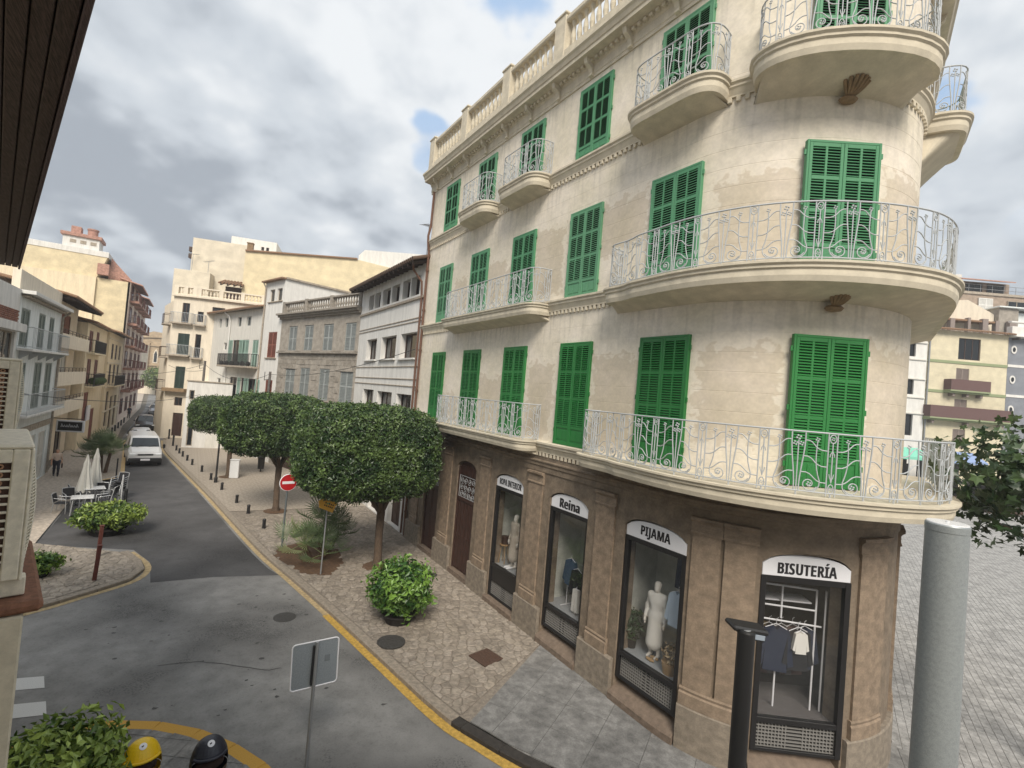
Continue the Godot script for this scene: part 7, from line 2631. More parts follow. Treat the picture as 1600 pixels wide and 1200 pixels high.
func build_terrace():
	var tb: Node3D = null
	for q in [[Vector3(-3.52, 0.004, -28.6), 0.1, "front white terrace table nearest the wide shrub"], [Vector3(-3.35, 0.004, -30.6), 0.2, "rear terrace table under the closed white parasols"]]:
		if tb:
			copy(tb, "terrace_table", q[2], "white terrace tables", q[0], q[1])
			continue
		tb = thing("terrace_table", q[2], "table", q[0], q[1], "white terrace tables")
		var m := MB.new()
		m.box(Vector3(0, 0.73, 0), Vector3(0.78, 0.03, 0.78), 0.012)
		part("top", m, mats.white_paint, tb)
		for a in [-1.0, 1.0]:
			for c in [-1.0, 1.0]:
				m = MB.new()
				m.tube([Vector3(a * 0.3, 0.72, c * 0.3), Vector3(a * 0.36, 0.0, c * 0.36)], 0.022, 6)
				part("leg", m, mats.alu, tb)
	var ch: Node3D = null
	var k := 0
	for q in [[-4.25, -28.9, 1.4, "terrace chair at the left side of the front table"], [-4.1, -29.9, 0.5, "dark terrace chair behind the front table on the left"], [-2.85, -29.2, -1.3, "terrace chair at the right side of the front table"], [-2.75, -30.3, -1.9, "terrace chair turned beside the rear table on the right"], [-4.05, -30.9, 1.9, "terrace chair at the left side of the rear table"], [-3.1, -31.6, 3.0, "terrace chair at the back of the rear table"]]:
		var c := terrace_chair(q[3], Vector3(q[0], 0.004, q[1]), q[2], ch)
		if ch == null: ch = c
	for i in 5:
		var c := copy(ch, "terrace_chair", "%s of the stacked aluminium chairs, counted from the bottom" % ["lowest", "second", "third", "fourth", "topmost"][i], "stacked terrace chairs", Vector3(-2.55 + i * 0.012, 0.004 + i * 0.105, -31.3 - i * 0.02), -0.5)
	for q in [[-3.72, -30.5, 2.25, "nearer closed white parasol of the terrace"], [-3.52, -31.7, 2.4, "farther closed white parasol of the terrace, slightly taller"]]:
		var t := thing("closed_parasol", q[3], "parasol", Vector3(q[0], 0.004, q[1]), 0.0, "closed terrace parasols")
		var h: float = q[2]
		var m := MB.new()
		m.lathe([Vector2(0.26, 0.0), Vector2(0.26, 0.06), Vector2(0.05, 0.1), Vector2(0.025, 0.12), Vector2(0.022, h)], 12)
		part("pole", m, mats.grey_metal, t)
		m = MB.new()
		# folded cloth: a star section that narrows to the top, with hanging flaps
		for i in 9:
			for j in 32:
				var pt := func(a: int, b: int) -> Vector3:
					var u := a / 9.0
					var an := TAU * b / 32.0
					var r := lerpf(0.30, 0.035, pow(u, 0.85)) * (1.0 + 0.22 * cos(an * 8.0)) * (1.0 if a != 7 else 1.25)
					return Vector3(cos(an) * r, 0.62 + (h - 0.60) * u - (0.06 * cos(an * 8.0) if a == 0 else 0.0), -sin(an) * r)
				m.quad(pt.call(i, j), pt.call(i, j + 1), pt.call(i + 1, j + 1), pt.call(i + 1, j))
		part("folded_canopy", m, mats.canvas, t)
		m = MB.new()
		m.lathe([Vector2(0.0, h), Vector2(0.04, h + 0.02), Vector2(0.0, h + 0.09)], 8)
		part("finial", m, mats.canvas, t)
	var wp := thing("white_post", "slim white post at the road edge beside the stacked chairs", "post", Vector3(-2.35, 0.004, -31.0))
	var wm := MB.new()
	wm.lathe([Vector2(0.03, 0.0), Vector2(0.03, 1.25), Vector2(0.0, 1.28)], 8)
	part("post", wm, mats.white_paint, wp)
	wp = thing("dark_post", "dark thin post at the corner of the palm island", "post", Vector3(-3.1, 0.1, -36.5))
	wm = MB.new()
	wm.lathe([Vector2(0.04, 0.0), Vector2(0.035, 1.1), Vector2(0.05, 1.12), Vector2(0.0, 1.18)], 8)
	part("post", wm, mats.black_iron, wp)

# ---------------------------------------------------------------- stalls on the square
func build_stalls():
	var ri := Vector3(0.841, 0, 0.541)
	for q in [[Vector3(55.0, 0.12, -19.6), mats.awning_green, 4.6, "market stall with green awning beyond the lower corner balcony"], [Vector3(58.6, 0.12, -16.6), mats.awning_blue, 4.2, "market stall with blue awning right of the green one"], [Vector3(60.8, 0.12, -13.9), mats.canvas, 3.6, "stall with white canopy behind the dark branch"]]:
		var t := thing("market_stall", q[3], "stall", q[0], -0.572, "stalls on the square")
		var w: float = q[2]
		var h := 5.0 if q[1] != mats.canvas else 3.0
		for a in [-1.0, 1.0]:
			for c in [-1.0, 1.0]:
				var m := MB.new()
				m.tube([Vector3(a * w * 0.46, 0, c * 1.1), Vector3(a * w * 0.46, h - 0.7, c * 1.1)], 0.05, 6)
				part("post", m, mats.dark_iron, t)
		var m2 := MB.new()
		m2.prism(PackedVector2Array([Vector2(-1.6, h - 1.0), Vector2(-1.6, h - 0.75), Vector2(0, h), Vector2(1.6, h - 0.75), Vector2(1.6, h - 1.0), Vector2(1.52, h - 0.8), Vector2(0, h - 0.08), Vector2(-1.52, h - 0.8)]), -w / 2, w / 2, Transform3D(Basis(Vector3.UP, PI / 2), Vector3.ZERO))
		part("awning", m2, q[1], t)
		m2 = MB.new()
		m2.box(Vector3(0, 0.5, 0.6), Vector3(w * 0.9, 1.0, 0.9), 0.03)
		part("counter", m2, mats.brown_wood, t)
		m2 = MB.new()
		m2.box(Vector3(0, (h - 0.9) / 2, -1.0), Vector3(w * 0.9, h - 0.9, 0.06), 0.01)
		part("back_cloth", m2, mats.dark_iron, t)

# ---------------------------------------------------------------- the viewer's own house
func build_own_house():
	var d := Vector3(-0.2286, 0, -0.9735)        # along the wall, away from the viewer
	var o := Vector3(-0.42, 0, 0)
	var x := fr(o, d)                            # looked at from the street: along to the right, z out of the wall
	var b := thing("own_house", "cream house wall at the left edge with dark timber eave overhead", "house", Vector3(-2.5, 0, -6))
	wall_of(b, Transform3D(x.basis, x * Vector3(-8.0, 0, 0)), 23.0, 8.35, 7.0, [], mats.own_wall)
	# ledge and pier under the air conditioner
	var m := MB.new()
	m.span(3.55, 4.0, 2.0, 5.33, 0.0, 0.615, 0.01, x)
	wpart("wall_pier", m, mats.own_wall, b)
	m = MB.new()
	m.span(3.55, 4.85, 5.335, 5.395, 0.0, 0.69, 0.02, x)
	wpart("ledge", m, mats.terracotta, b)
	# eave: boards side by side, rafters, edge board and the ends of tiles
	var e := MB.new()
	e.span(-6.0, 15.3, 8.66, 8.70, -0.3, 0.62, 0.0, x)
	var ev := wpart("eave", e, mats.eave_wood, b)
	for i in 6:
		var bd := MB.new()
		bd.span(-5.9, 15.2, 8.60 - 0.003 * (i % 2), 8.655, 0.002 + i * 0.098, 0.092 + i * 0.098, 0.006, x)
		wpart("eave_board", bd, mats.eave_wood, ev)
	e = MB.new()
	e.span(-6.0, 15.35, 8.58, 8.72, 0.59, 0.625, 0.006, x)
	wpart("edge_board", e, mats.eave_edge, ev)
	var tm := MB.new()
	for i in 85: tm.tube([x * Vector3(-5.9 + i * 0.25, 8.78, 0.60), x * Vector3(-5.9 + i * 0.25, 9.0, -0.4)], 0.09, 7)
	stuff(wpart("roof_tiles", tm, mats.tile_dark, ev))
	# air conditioners
	aircon("weathered cream air conditioner with rusty side vents close at the left edge", x * Vector3(4.05, 5.50, 0.405), x.basis, 1.0)
	aircon("second pale air conditioner farther along the wall, above the first", x * Vector3(6.6, 5.98, 0.40), x.basis, 0.95)
func aircon(label: String, at: Vector3, bs: Basis, k: float):
	var t := thing("air_conditioner", label, "air conditioner", at)
	t.basis = bs
	var W := 0.84 * k
	var H := 0.70 * k
	var D := 0.36 * k
	# casing: a shell whose near end is open behind the slots
	var m := MB.new()
	m.span(-W / 2 + 0.02, W / 2, 0.0, H, -D / 2, D / 2, 0.03)
	part("casing", m, mats.ac_dark, t)
	m = MB.new()
	m.span(-W / 2, W / 2, H, H + 0.025, -D / 2 - 0.01, D / 2 + 0.01, 0.012)
	part("lid", m, mats.ac_paint, t)
	m = MB.new()
	m.span(-W / 2 + 0.005, W / 2 + 0.004, -0.01, H, D / 2 - 0.005, D / 2 + 0.012, 0.006)
	m.span(W / 2 - 0.002, W / 2 + 0.006, 0.0, H, -D / 2, D / 2 - 0.006, 0.0)
	part("front_panel", m, mats.ac_paint, t)
	# the end panel that faces the viewer: frame and slats, rings of tube behind
	m = MB.new()
	var nx := -W / 2 - 0.004
	m.span(nx, nx + 0.024, 0.0, H, D / 2 - 0.075, D / 2 - 0.006, 0.006)
	m.span(nx, nx + 0.024, 0.0, H, -D / 2, -D / 2 + 0.03, 0.006)
	m.span(nx, nx + 0.024, H - 0.07, H, -D / 2 + 0.03, D / 2 - 0.075, 0.004)
	m.span(nx, nx + 0.024, 0.0, 0.06, -D / 2 + 0.03, D / 2 - 0.075, 0.004)
	part("end_panel", m, mats.ac_paint, t)
	var n := 12
	for i in n:
		m = MB.new()
		var y := 0.06 + (H - 0.13) * (i + 1.0) / (n + 1.0)
		m.span(nx + 0.002, nx + 0.02, y - 0.006, y + 0.006, -D / 2 + 0.03, D / 2 - 0.075, 0.003)
		part("vent_slat", m, mats.ac_paint, t)
		m = MB.new()
		var q := []
		for j in 9: q.append(Vector3(nx + 0.022 - 0.006 * sin(PI * j / 8.0), y + 0.022 + 0.012 * sin(TAU * j / 8.0), 0.06 + 0.014 * cos(TAU * j / 8.0)))
		m.tube(q, 0.005, 5)
		part("coil_end", m, mats.copper, t)
	m = MB.new()
	m.span(nx - 0.002, nx + 0.02, 0.0, H, -0.028, -0.012, 0.003)
	part("vent_bar", m, mats.ac_paint, t)
	# bowed wire guard over the fan on the street side
	m = MB.new()
	for i in 34:
		var y := 0.05 + (H - 0.1) * i / 33.0
		var q := []
		var bow := 0.035 * sin(PI * clampf((y - 0.03) / (H - 0.06), 0, 1))
		for j in 11:
			var u := j / 10.0
			q.append(Vector3(lerpf(-W / 2 + 0.06, W / 2 - 0.2, u), y, D / 2 + 0.012 + bow * pow(sin(PI * u), 0.35)))
		m.tube(q, 0.0035, 4, false)
	part("fan_guard", m, mats.ac_paint, t)
	m = MB.new()
	m.span(-W / 2 + 0.04, -W / 2 + 0.12, -0.10, 0.0, -D / 2, D / 2 + 0.03, 0.006)
	part("foot", m, mats.ac_paint, t)
	m = MB.new()
	m.span(W / 2 - 0.12, W / 2 - 0.04, -0.10, 0.0, -D / 2, D / 2 + 0.03, 0.006)
	part("foot", m, mats.ac_paint, t)
	if k < 1.0:
		m = MB.new()
		for s in [-0.25, 0.25]: m.prism(PackedVector2Array([Vector2(-0.36, -0.1), Vector2(0.22, -0.1), Vector2(0.22, -0.14), Vector2(-0.3, -0.4), Vector2(-0.36, -0.4)]), -0.02, 0.02, Transform3D(Basis(Vector3.UP, -PI / 2), Vector3(s, 0, 0)))
		part("wall_bracket", m, mats.ac_paint, t)

# ---------------------------------------------------------------- what stands in the shop windows
func garment(label: String, category: String, x: Transform3D, kind: String, mt: Material, k := 1.0, group := ""):
	var t := thing(kind, label, category, x.origin, 0.0, group)
	t.basis = x.basis
	var o: PackedVector2Array
	if kind == "hanging_jacket" or kind == "hanging_shirt":
		o = PackedVector2Array([Vector2(-0.05, 0.0), Vector2(-0.20, -0.07), Vector2(-0.29, -0.62), Vector2(-0.20, -0.66), Vector2(-0.17, -0.35), Vector2(-0.19, -0.74), Vector2(0.19, -0.75), Vector2(0.17, -0.35), Vector2(0.20, -0.66), Vector2(0.29, -0.62), Vector2(0.20, -0.07), Vector2(0.05, 0.0), Vector2(0.0, -0.06)])
	else:
		o = PackedVector2Array([Vector2(-0.16, 0.0), Vector2(-0.20, -0.95), Vector2(-0.03, -0.96), Vector2(0.0, -0.3), Vector2(0.03, -0.96), Vector2(0.20, -0.95), Vector2(0.16, 0.0)])
	for i in o.size(): o[i] *= k
	var m := MB.new()
	m.prism(o, -0.05, 0.05, Transform3D.IDENTITY, 0.02)
	part("cloth", m, mt, t)
	m = MB.new()
	m.tube([Vector3(-0.17, -0.05, 0) * k, Vector3(0, 0.03, 0) * k, Vector3(0.17, -0.05, 0) * k], 0.009, 5)
	m.tube([Vector3(0, 0.03, 0) * k, Vector3(0, 0.11, 0) * k, Vector3(0.03, 0.13, 0) * k], 0.005, 5)
	part("hanger", m, mats.white_board, t)
	return t
func mannequin(label: String, x: Transform3D, dressed: Material):
	var t := thing("mannequin", label, "mannequin", x.origin)
	t.basis = x.basis
	var b := figure(1.68, 0.0)
	part("figure", body_mesh(b.torso + b.neck + [b.head[0], b.head[1]] + b.arms + b.hands + b.pelvis + b.legs + b.feet, 0.018, 0.035), mats.mannequin, t)
	var c := figure(1.68, 0.0, 0.016)
	var V := func(q, w, e): return Vector3(q, w, e)
	part("dress", body_mesh(c.torso + c.arms + c.pelvis + [[V.call(0, 0.95, 0), V.call(0, 0.35, 0.02), 0.16, 0.19, 1.15]], 0.018, 0.05), dressed, t)
	var m := MB.new()
	m.lathe([Vector2(0.16, -0.002), Vector2(0.15, 0.012), Vector2(0.0, 0.014)], 18)
	part("stand", m, mats.grey_metal, t)
func build_displays():
	# PIJAMA: standing white mannequin, potted plant, baskets, hanging clothes
	var y := 1.15
	mannequin("white mannequin in a long white nightdress in the pyjama shop window", FT(-0.56, -0.62, y + 0.004) * Transform3D(Basis(Vector3.UP, 0.2), Vector3.ZERO), mats.white_cloth)
	var hx := FT(-0.05, -0.75, 3.5)
	garment("dark trousers hanging high at the right of the pyjama shop window", "trousers", hx, "hanging_trousers", mats.navy, 0.7)
	garment("pale blue pyjama top hanging low at the right of the pyjama shop window", "shirt", FT(0.1, -0.5, 2.85), "hanging_shirt", mats.pale_blue, 1.0)
	var p := thing("potted_plant", "dark leafy plant in a pot at the left of the pyjama window", "plant", P(-1.12, -0.5, y))
	var m := MB.new()
	m.lathe([Vector2(0.0, 0.0), Vector2(0.10, 0.0), Vector2(0.13, 0.26), Vector2(0.0, 0.24)], 14)
	part("pot", m, mats.pot, p)
	leaves("foliage", p, Vector3(0, 0.55, 0), Vector3(0.22, 0.35, 0.2), 2.0, 160, leaf_mesh(0.16, 0.07), 0.2, 0.2, 141, Color(0.02, 0.05, 0.02), Color(0.06, 0.10, 0.04))
	var sl := thing("slippers", "pair of beige slippers on the floor of the pyjama window", "slippers", P(-0.48, -0.42, y))
	for k in 2:
		m = MB.new()
		m.ball(Vector3(k * 0.14, 0.035, 0), Vector3(0.05, 0.035, 0.12), 6)
		part("slipper", m, mats.straw, sl)
	var bk := thing("straw_basket", "straw basket with dried flowers at the right of the pyjama window", "basket", P(0.08, -0.42, y))
	m = MB.new()
	m.lathe([Vector2(0.0, 0.0), Vector2(0.15, 0.0), Vector2(0.19, 0.24), Vector2(0.17, 0.24), Vector2(0.0, 0.2)], 16)
	part("basket", m, mats.straw, bk)
	leaves("dried_flowers", bk, Vector3(0, 0.42, 0), Vector3(0.2, 0.2, 0.18), 2.0, 120, leaf_mesh(0.12, 0.05), 0.15, 0.2, 142, Color(0.30, 0.22, 0.13), Color(0.55, 0.44, 0.28))
	# Reina: clothes rack with jacket and coat
	var rk := thing("clothes_rack", "slim pale clothes rack standing in the second shop window", "clothes rack", P(-3.35, -0.62, 1.11))
	rk.basis = FT(-3.35).basis
	m = MB.new()
	m.tube([Vector3(-0.3, 0, 0), Vector3(-0.3, 1.25, 0), Vector3(0.3, 1.25, 0), Vector3(0.3, 0, 0)], 0.014, 6)
	m.tube([Vector3(-0.3, 0.02, -0.2), Vector3(-0.3, 0.02, 0.2)], 0.014, 6)
	m.tube([Vector3(0.3, 0.02, -0.2), Vector3(0.3, 0.02, 0.2)], 0.014, 6)
	part("frame", m, mats.white_board, rk)
	garment("blue denim jacket on the rack in the second shop window", "jacket", FT(-3.48, -0.55, 2.42), "hanging_jacket", mats.denim, 0.95)
	garment("black coat beside the denim jacket in the second shop window", "coat", FT(-3.14, -0.5, 2.25), "hanging_jacket", mats.black_cloth, 0.95)
	garment("white trousers folded under the black coat in the second shop window", "trousers", FT(-3.02, -0.40, 1.78), "hanging_trousers", mats.white_cloth, 0.6)
	# ROPA INTERIOR: mannequin, stool with toy-like bundle, shoes
	mannequin("mannequin in pale lace robe in the lingerie shop window", FT(-6.28, -0.55, 1.265), mats.lace)
	var st := thing("wooden_stool", "small wooden stool left of the mannequin in the lingerie window", "stool", P(-6.78, -0.5, 1.265))
	m = MB.new()
	m.lathe([Vector2(0.0, 0.58), Vector2(0.16, 0.58), Vector2(0.16, 0.62), Vector2(0.0, 0.62)], 14)
	part("seat", m, mats.straw, st)
	for k in 4:
		m = MB.new()
		var a := TAU * k / 4 + 0.4
		m.tube([Vector3(cos(a) * 0.1, 0.58, sin(a) * 0.1), Vector3(cos(a) * 0.17, 0, sin(a) * 0.17)], 0.015, 5)
		part("leg", m, mats.straw, st)
	var hb := thing("hat_box", "dark round hat box on the stool in the lingerie window", "box", P(-6.78, -0.5, 1.885))
	m = MB.new()
	m.lathe([Vector2(0.0, 0.0), Vector2(0.12, 0.0), Vector2(0.12, 0.2), Vector2(0.13, 0.2), Vector2(0.13, 0.25), Vector2(0.0, 0.26)], 16)
	part("box", m, mats.brown_wood, hb)
	var sh := thing("white_shoes", "pair of white shoes on the floor of the lingerie window", "shoes", P(-6.3, -0.34, 1.265))
	for k in 2:
		m = MB.new()
		m.ball(Vector3(0, 0.045, k * 0.14), Vector3(0.13, 0.045, 0.05), 6)
		part("shoe", m, mats.white_board, sh)
	# BISUTERIA: white tube frame with hanging jackets
	var fx := FT(2.73, -0.62, 1.15)
	var fr2 := thing("display_frame", "white metal display frame inside the jewellery shop window", "display frame", fx.origin)
	fr2.basis = fx.basis
	for q in [[[-0.72, 2.35], [0.5, 2.3]], [[-0.72, 1.95], [0.5, 1.9]], [[-0.72, 1.68], [0.62, 1.60]], [[-0.15, 1.70], [-0.15, 2.33]], [[0.5, 0.0], [0.5, 2.3]], [[-0.72, 0.0], [-0.72, 2.35]], [[0.68, 0.0], [0.68, 2.3]], [[-0.2, 0.0], [-0.2, 0.8]]]:
		m = MB.new()
		m.tube([Vector3(q[0][0], q[0][1], 0), Vector3(q[1][0], q[1][1], 0)], 0.019, 6)
		part("tube", m, mats.white_board, fr2)
	m = MB.new()
	m.span(-0.72, 0.45, 2.0, 2.03, -0.45, -0.05, 0.01)
	part("shelf", m, mats.white_board, fr2)
	garment("long dark blue coat hanging at the left of the jewellery shop window", "coat", FT(2.42, -0.55, 2.72), "hanging_jacket", mats.navy, 1.15)
	garment("black jacket with a white shirt front in the jewellery shop window", "jacket", FT(2.93, -0.55, 2.70), "hanging_jacket", mats.black_cloth, 1.05)
	garment("white shirt showing inside the black jacket in the jewellery shop window", "shirt", FT(2.93, -0.475, 2.68), "hanging_shirt", mats.white_cloth, 0.55)
	garment("dark blue blazer behind the white shirt in the jewellery shop window", "blazer", FT(3.14, -0.62, 2.70), "hanging_jacket", mats.navy, 1.05)
	for k in 4:
		garment("%s of the dark dresses hanging at the back of the jewellery shop" % ["leftmost", "second", "third", "rightmost"][k], "dress", FT(2.15 + k * 0.4, -1.15, 2.5), "hanging_jacket", [mats.brown_cloth, mats.black_cloth, mats.grey_cloth, mats.brown_cloth][k], 1.3, "dresses at the back of the jewellery shop")

func build_materials():
	make_textures()
	M("facade", Color.WHITE, 0.92)
	mats.facade.albedo_texture = wall_picture()
	mats.facade.normal_enabled = true
	M("cream_plain", rgb(214, 200, 175), 0.92, "plaster", 3.0)
	M("trim", rgb(214, 204, 183), 0.88, "plaster", 1.6, "plaster_n", 0.5)
	M("shell", rgb(150, 125, 95), 0.9, "stone", 1.0)
	M("brown", rgb(134, 119, 102), 0.85, "stone", 2.2, "stone_n", 0.7)
	M("pilaster", rgb(148, 130, 111), 0.82, "stone", 1.4, "stone_n", 0.7)
	M("plinth", rgb(144, 133, 119), 0.85, "stone", 1.1, "stone_n", 0.8)
	M("sill", rgb(126, 110, 96), 0.8, "stone", 0.9, "stone_n", 0.7)
	M("green", rgb(34, 120, 54), 0.5, "grain", 0.6)
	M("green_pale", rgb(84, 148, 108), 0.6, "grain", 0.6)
	M("green_b", rgb(40, 124, 58), 0.55, "grain", 0.4)
	M("green_c", rgb(30, 112, 50), 0.5, "grain", 0.5)
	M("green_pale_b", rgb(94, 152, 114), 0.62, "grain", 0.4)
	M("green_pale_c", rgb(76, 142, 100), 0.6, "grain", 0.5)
	M("iron", rgb(188, 192, 195), 0.5, "grain", 0.3)
	M("black", rgb(28, 27, 28), 0.4)
	M("vent", rgb(120, 118, 115), 0.5)
	M("white_board", rgb(228, 228, 232), 0.4)
	M("ink", rgb(25, 22, 26), 0.6)
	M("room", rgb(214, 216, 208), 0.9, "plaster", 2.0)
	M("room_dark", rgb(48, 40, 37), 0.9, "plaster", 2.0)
	M("room_floor", rgb(168, 172, 176), 0.7, "grain", 0.7)
	M("door", rgb(74, 46, 36), 0.6, "wood", 0.9)
	M("rust_pipe", rgb(112, 78, 60), 0.7, "stone", 0.5)
	M("dark_glass", rgb(26, 30, 34), 0.08)
	M("earth", rgb(120, 112, 100), 0.95, "stone", 6.0)
	M("asphalt", rgb(155, 154, 152), 0.9, "road", 19.0, "asphalt_n", 0.0)
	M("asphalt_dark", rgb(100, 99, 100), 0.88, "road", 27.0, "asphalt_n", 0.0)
	M("yellow_line", rgb(204, 166, 82), 0.8, "stone", 0.7)
	M("pale_line", rgb(190, 168, 128), 0.85, "stone", 0.9)
	M("pale_yellow", rgb(214, 184, 132), 0.85, "grain", 0.9)
	M("kerb", rgb(158, 147, 133), 0.9, "stone", 0.8, "stone_n", 0.6)
	M("kerb_dark", rgb(62, 58, 54), 0.9, "stone", 0.8, "stone_n", 0.6)
	M("kerb_yellow", rgb(206, 160, 70), 0.85, "grain", 0.7)
	M("mortar", rgb(146, 136, 124), 0.95, "stone", 0.8)
	M("mortar_grey", rgb(146, 144, 141), 0.95, "stone", 0.8)
	M("flag_a", rgb(168, 157, 143), 0.9, "stone", 0.9, "stone_n", 0.8, 0.0, "broad")
	M("flag_b", rgb(159, 148, 135), 0.9, "stone", 1.1, "stone_n", 0.8, 0.0, "broad")
	M("flag_c", rgb(174, 163, 150), 0.9, "stone", 0.7, "stone_n", 0.8, 0.0, "broad")
	M("flag_far", rgb(174, 163, 149), 0.9, "stone", 1.0, "stone_n", 0.8)
	M("soil", rgb(100, 76, 56), 0.95, "stone", 0.8, "stone_n", 1.0)
	M("slab_a", rgb(142, 141, 139), 0.85, "stone", 1.6, "stone_n", 0.3, 0.0, "broad")
	M("slab_b", rgb(150, 148, 145), 0.85, "stone", 1.9, "stone_n", 0.3, 0.0, "broad")
	M("mortar_sett", rgb(174, 172, 169), 0.9, "stone", 0.8)
	M("sett", rgb(178, 177, 175), 0.85, "stone", 1.2, "stone_n", 0.5, 0.0, "broad")
	M("left_paving", rgb(196, 183, 168), 0.9, "stone", 1.2, "stone_n", 0.5)
	M("tar", rgb(72, 71, 70), 0.8)
	M("zebra", rgb(214, 214, 212), 0.8, "grain", 0.6)
	M("cast_iron", rgb(74, 72, 70), 0.6, "stone", 0.4)
	M("rust", rgb(88, 66, 54), 0.75, "stone", 0.4)
	M("white_wall", rgb(222, 220, 215), 0.9, "streak", 4.0)
	M("pale_wall", rgb(216, 213, 205), 0.9, "streak", 4.0)
	M("cream_wall", rgb(222, 211, 192), 0.9, "streak", 4.0)
	M("cream_white", rgb(222, 212, 192), 0.9, "plaster", 5.0)
	M("ochre_wall", rgb(226, 211, 176), 0.9, "plaster", 5.0)
	M("ochre_light", rgb(226, 211, 182), 0.9, "streak", 4.0)
	M("beige_wall", rgb(222, 206, 182), 0.9, "streak", 4.0)
	M("beige_light", rgb(232, 220, 200), 0.9, "streak", 3.0)
	M("blue_white", rgb(228, 233, 232), 0.9, "streak", 3.0)
	M("pink_wall", rgb(222, 204, 188), 0.9, "streak", 3.0)
	M("yellow_wall", rgb(220, 210, 182), 0.9, "plaster", 4.0)
	M("slate_wall", rgb(134, 138, 146), 0.9, "plaster", 4.0)
	M("grey_stone", rgb(172, 164, 153), 0.92, "stone", 3.4, "stone_n", 0.6)
	M("grey_stone_b", rgb(158, 150, 139), 0.92, "stone", 2.0, "stone_n", 0.6)
	M("brown_stone", rgb(168, 150, 134), 0.92, "stone", 3.4)
	M("church_stone", rgb(190, 168, 138), 0.92, "stone", 6.0)
	M("stone_band", rgb(176, 164, 148), 0.88, "stone", 1.6)
	M("brown_wood", rgb(82, 58, 46), 0.6, "wood", 1.0)
	M("dark_wood", rgb(74, 58, 50), 0.75, "wood", 1.0)
	M("orange_wood", rgb(150, 84, 52), 0.7, "wood", 1.0)
	M("red_shutter", rgb(136, 84, 70), 0.65)
	M("dark_red", rgb(120, 76, 66), 0.65)
	M("red_tile", rgb(190, 146, 130), 0.85, "stone", 1.5)
	M("tile", rgb(150, 118, 92), 0.9, "stone", 0.6)
	M("tile_dark", rgb(104, 84, 70), 0.9, "stone", 0.6)
	M("brick", rgb(150, 96, 74), 0.9, "stone", 0.4)
	M("brick_b", rgb(134, 84, 66), 0.9, "stone", 0.5)
	M("blue_shutter", rgb(152, 157, 156), 0.7)
	M("pale_green", rgb(150, 176, 164), 0.7)
	M("grey_green", rgb(126, 136, 130), 0.7)
	M("dark_green", rgb(44, 62, 56), 0.6)
	M("green_band", rgb(136, 146, 112), 0.8)
	M("grey_brown", rgb(136, 124, 118), 0.75)
	M("brown_cloth", rgb(108, 84, 82), 0.95, "grain", 0.5)
	M("dark_iron", rgb(44, 42, 42), 0.5)
	M("grey_metal", rgb(148, 150, 152), 0.45, "", 1.0, "", 1.0, 0.4)
	M("leaf_far", rgb(58, 76, 38), 0.8)
	M("leaf", Color.WHITE, 0.42)
	mats.leaf.vertex_color_use_as_albedo = true
	mats.leaf.backlight_enabled = true
	mats.leaf.backlight = Color(0.10, 0.14, 0.04)
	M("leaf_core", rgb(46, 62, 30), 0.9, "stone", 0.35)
	M("bark", rgb(112, 94, 78), 0.92, "wood", 0.6, "stone_n", 0.8)
	M("palm_trunk", rgb(96, 76, 58), 0.95, "stone", 0.2)
	M("palm_leaf", rgb(92, 112, 74), 0.5)
	M("palm_leaf_b", rgb(124, 134, 90), 0.55)
	M("pot", rgb(48, 44, 42), 0.8, "stone", 0.4)
	M("white_paint", rgb(226, 227, 228), 0.25, "grain", 1.5)
	M("black_paint", rgb(30, 31, 34), 0.15)
	M("silver_paint", rgb(170, 173, 178), 0.25, "", 1.0, "", 1.0, 0.5)
	M("grey_paint", rgb(84, 88, 94), 0.25, "", 1.0, "", 1.0, 0.4)
	M("car_glass", rgb(40, 48, 54), 0.05)
	M("lamp_glass", rgb(225, 228, 230), 0.1)
	M("tyre", rgb(34, 34, 35), 0.9)
	M("chrome", rgb(150, 152, 154), 0.3, "", 1.0, "", 1.0, 0.7)
	M("skin", rgb(198, 150, 122), 0.6)
	M("shirt", rgb(206, 184, 168), 0.9)
	M("trousers", rgb(44, 44, 54), 0.9)
	M("hair_grey", rgb(150, 140, 132), 0.8)
	M("hair_dark", rgb(40, 34, 32), 0.8)
	M("black_iron", rgb(30, 30, 31), 0.5)
	M("rust_paint", rgb(104, 54, 44), 0.7, "stone", 0.4)
	M("sign_post", rgb(92, 98, 100), 0.5)
	M("sign_red", rgb(176, 28, 34), 0.4)
	M("sign_yellow", rgb(226, 172, 58), 0.5)
	M("sign_back", rgb(158, 166, 172), 0.4, "grain", 1.0, "", 1.0, 0.3)
	M("sticker", rgb(110, 116, 120), 0.6)
	M("grey_wood", rgb(120, 114, 110), 0.9, "wood", 0.6)
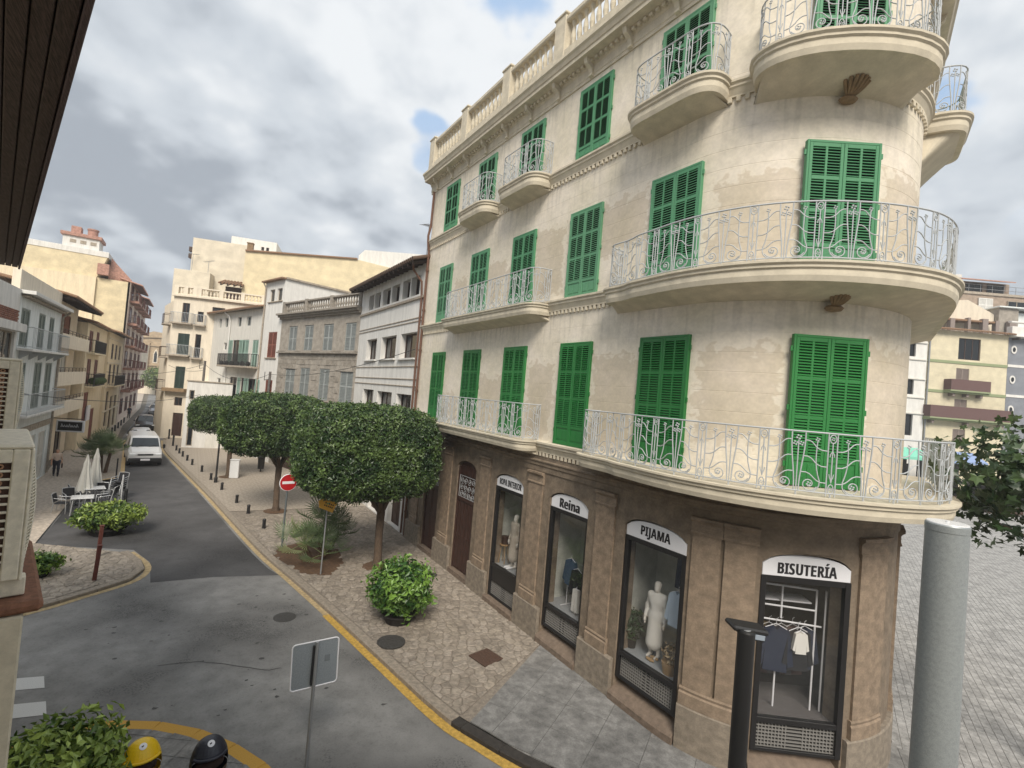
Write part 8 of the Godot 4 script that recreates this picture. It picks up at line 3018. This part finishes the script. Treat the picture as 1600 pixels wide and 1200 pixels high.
	M("bin_yellow", rgb(250, 206, 26), 0.35, "grain", 0.5)
	M("bin_blue", rgb(44, 46, 58), 0.4, "grain", 0.5)
	M("bin_inside", rgb(44, 26, 20), 0.9)
	M("lamp_grey", rgb(150, 160, 172), 0.2)
	M("column_paint", rgb(156, 162, 164), 0.42, "grain", 1.2, "", 1.0, 0.25)
	M("alu", rgb(206, 208, 210), 0.3, "", 1.0, "", 1.0, 0.5)
	M("wicker", rgb(44, 44, 48), 0.8, "grain", 0.1)
	M("canvas", rgb(234, 232, 224), 0.9, "grain", 0.4)
	M("awning_green", rgb(120, 190, 168), 0.85)
	M("awning_blue", rgb(132, 152, 190), 0.85)
	M("own_wall", rgb(214, 204, 182), 0.9, "plaster", 0.6, "plaster_n", 0.6)
	M("terracotta", rgb(142, 100, 78), 0.9, "stone", 0.3, "stone_n", 0.8)
	M("eave_wood", rgb(96, 80, 74), 0.85, "wood", 0.5)
	M("eave_edge", rgb(112, 94, 96), 0.8, "wood", 0.4)
	M("ac_paint", rgb(232, 224, 204), 0.5, "plaster", 0.25)
	M("ac_dark", rgb(88, 64, 54), 0.8, "stone", 0.3)
	M("copper", rgb(190, 150, 120), 0.5, "", 1.0, "", 1.0, 0.6)
	M("white_cloth", rgb(226, 224, 218), 0.95)
	M("lace", rgb(196, 186, 172), 0.95, "grain", 0.1)
	M("mannequin", rgb(224, 220, 212), 0.5)
	M("navy", rgb(38, 46, 68), 0.95, "grain", 0.3)
	M("denim", rgb(66, 88, 114), 0.95, "grain", 0.2)
	M("pale_blue", rgb(186, 204, 222), 0.95)
	M("black_cloth", rgb(30, 30, 34), 0.95)
	M("grey_cloth", rgb(96, 92, 92), 0.95)
	M("straw", rgb(186, 154, 112), 0.9, "grain", 0.1)
	glassy("shop_glass", 0.05, Color(0.2, 0.22, 0.22))

func _ready():
	build_materials()
	set_stage()
	build_ground()
	build_corner_house()
	build_right_row()
	build_left_row()
	build_square()
	build_green()
	build_movers()
	build_furniture()
	build_displays()
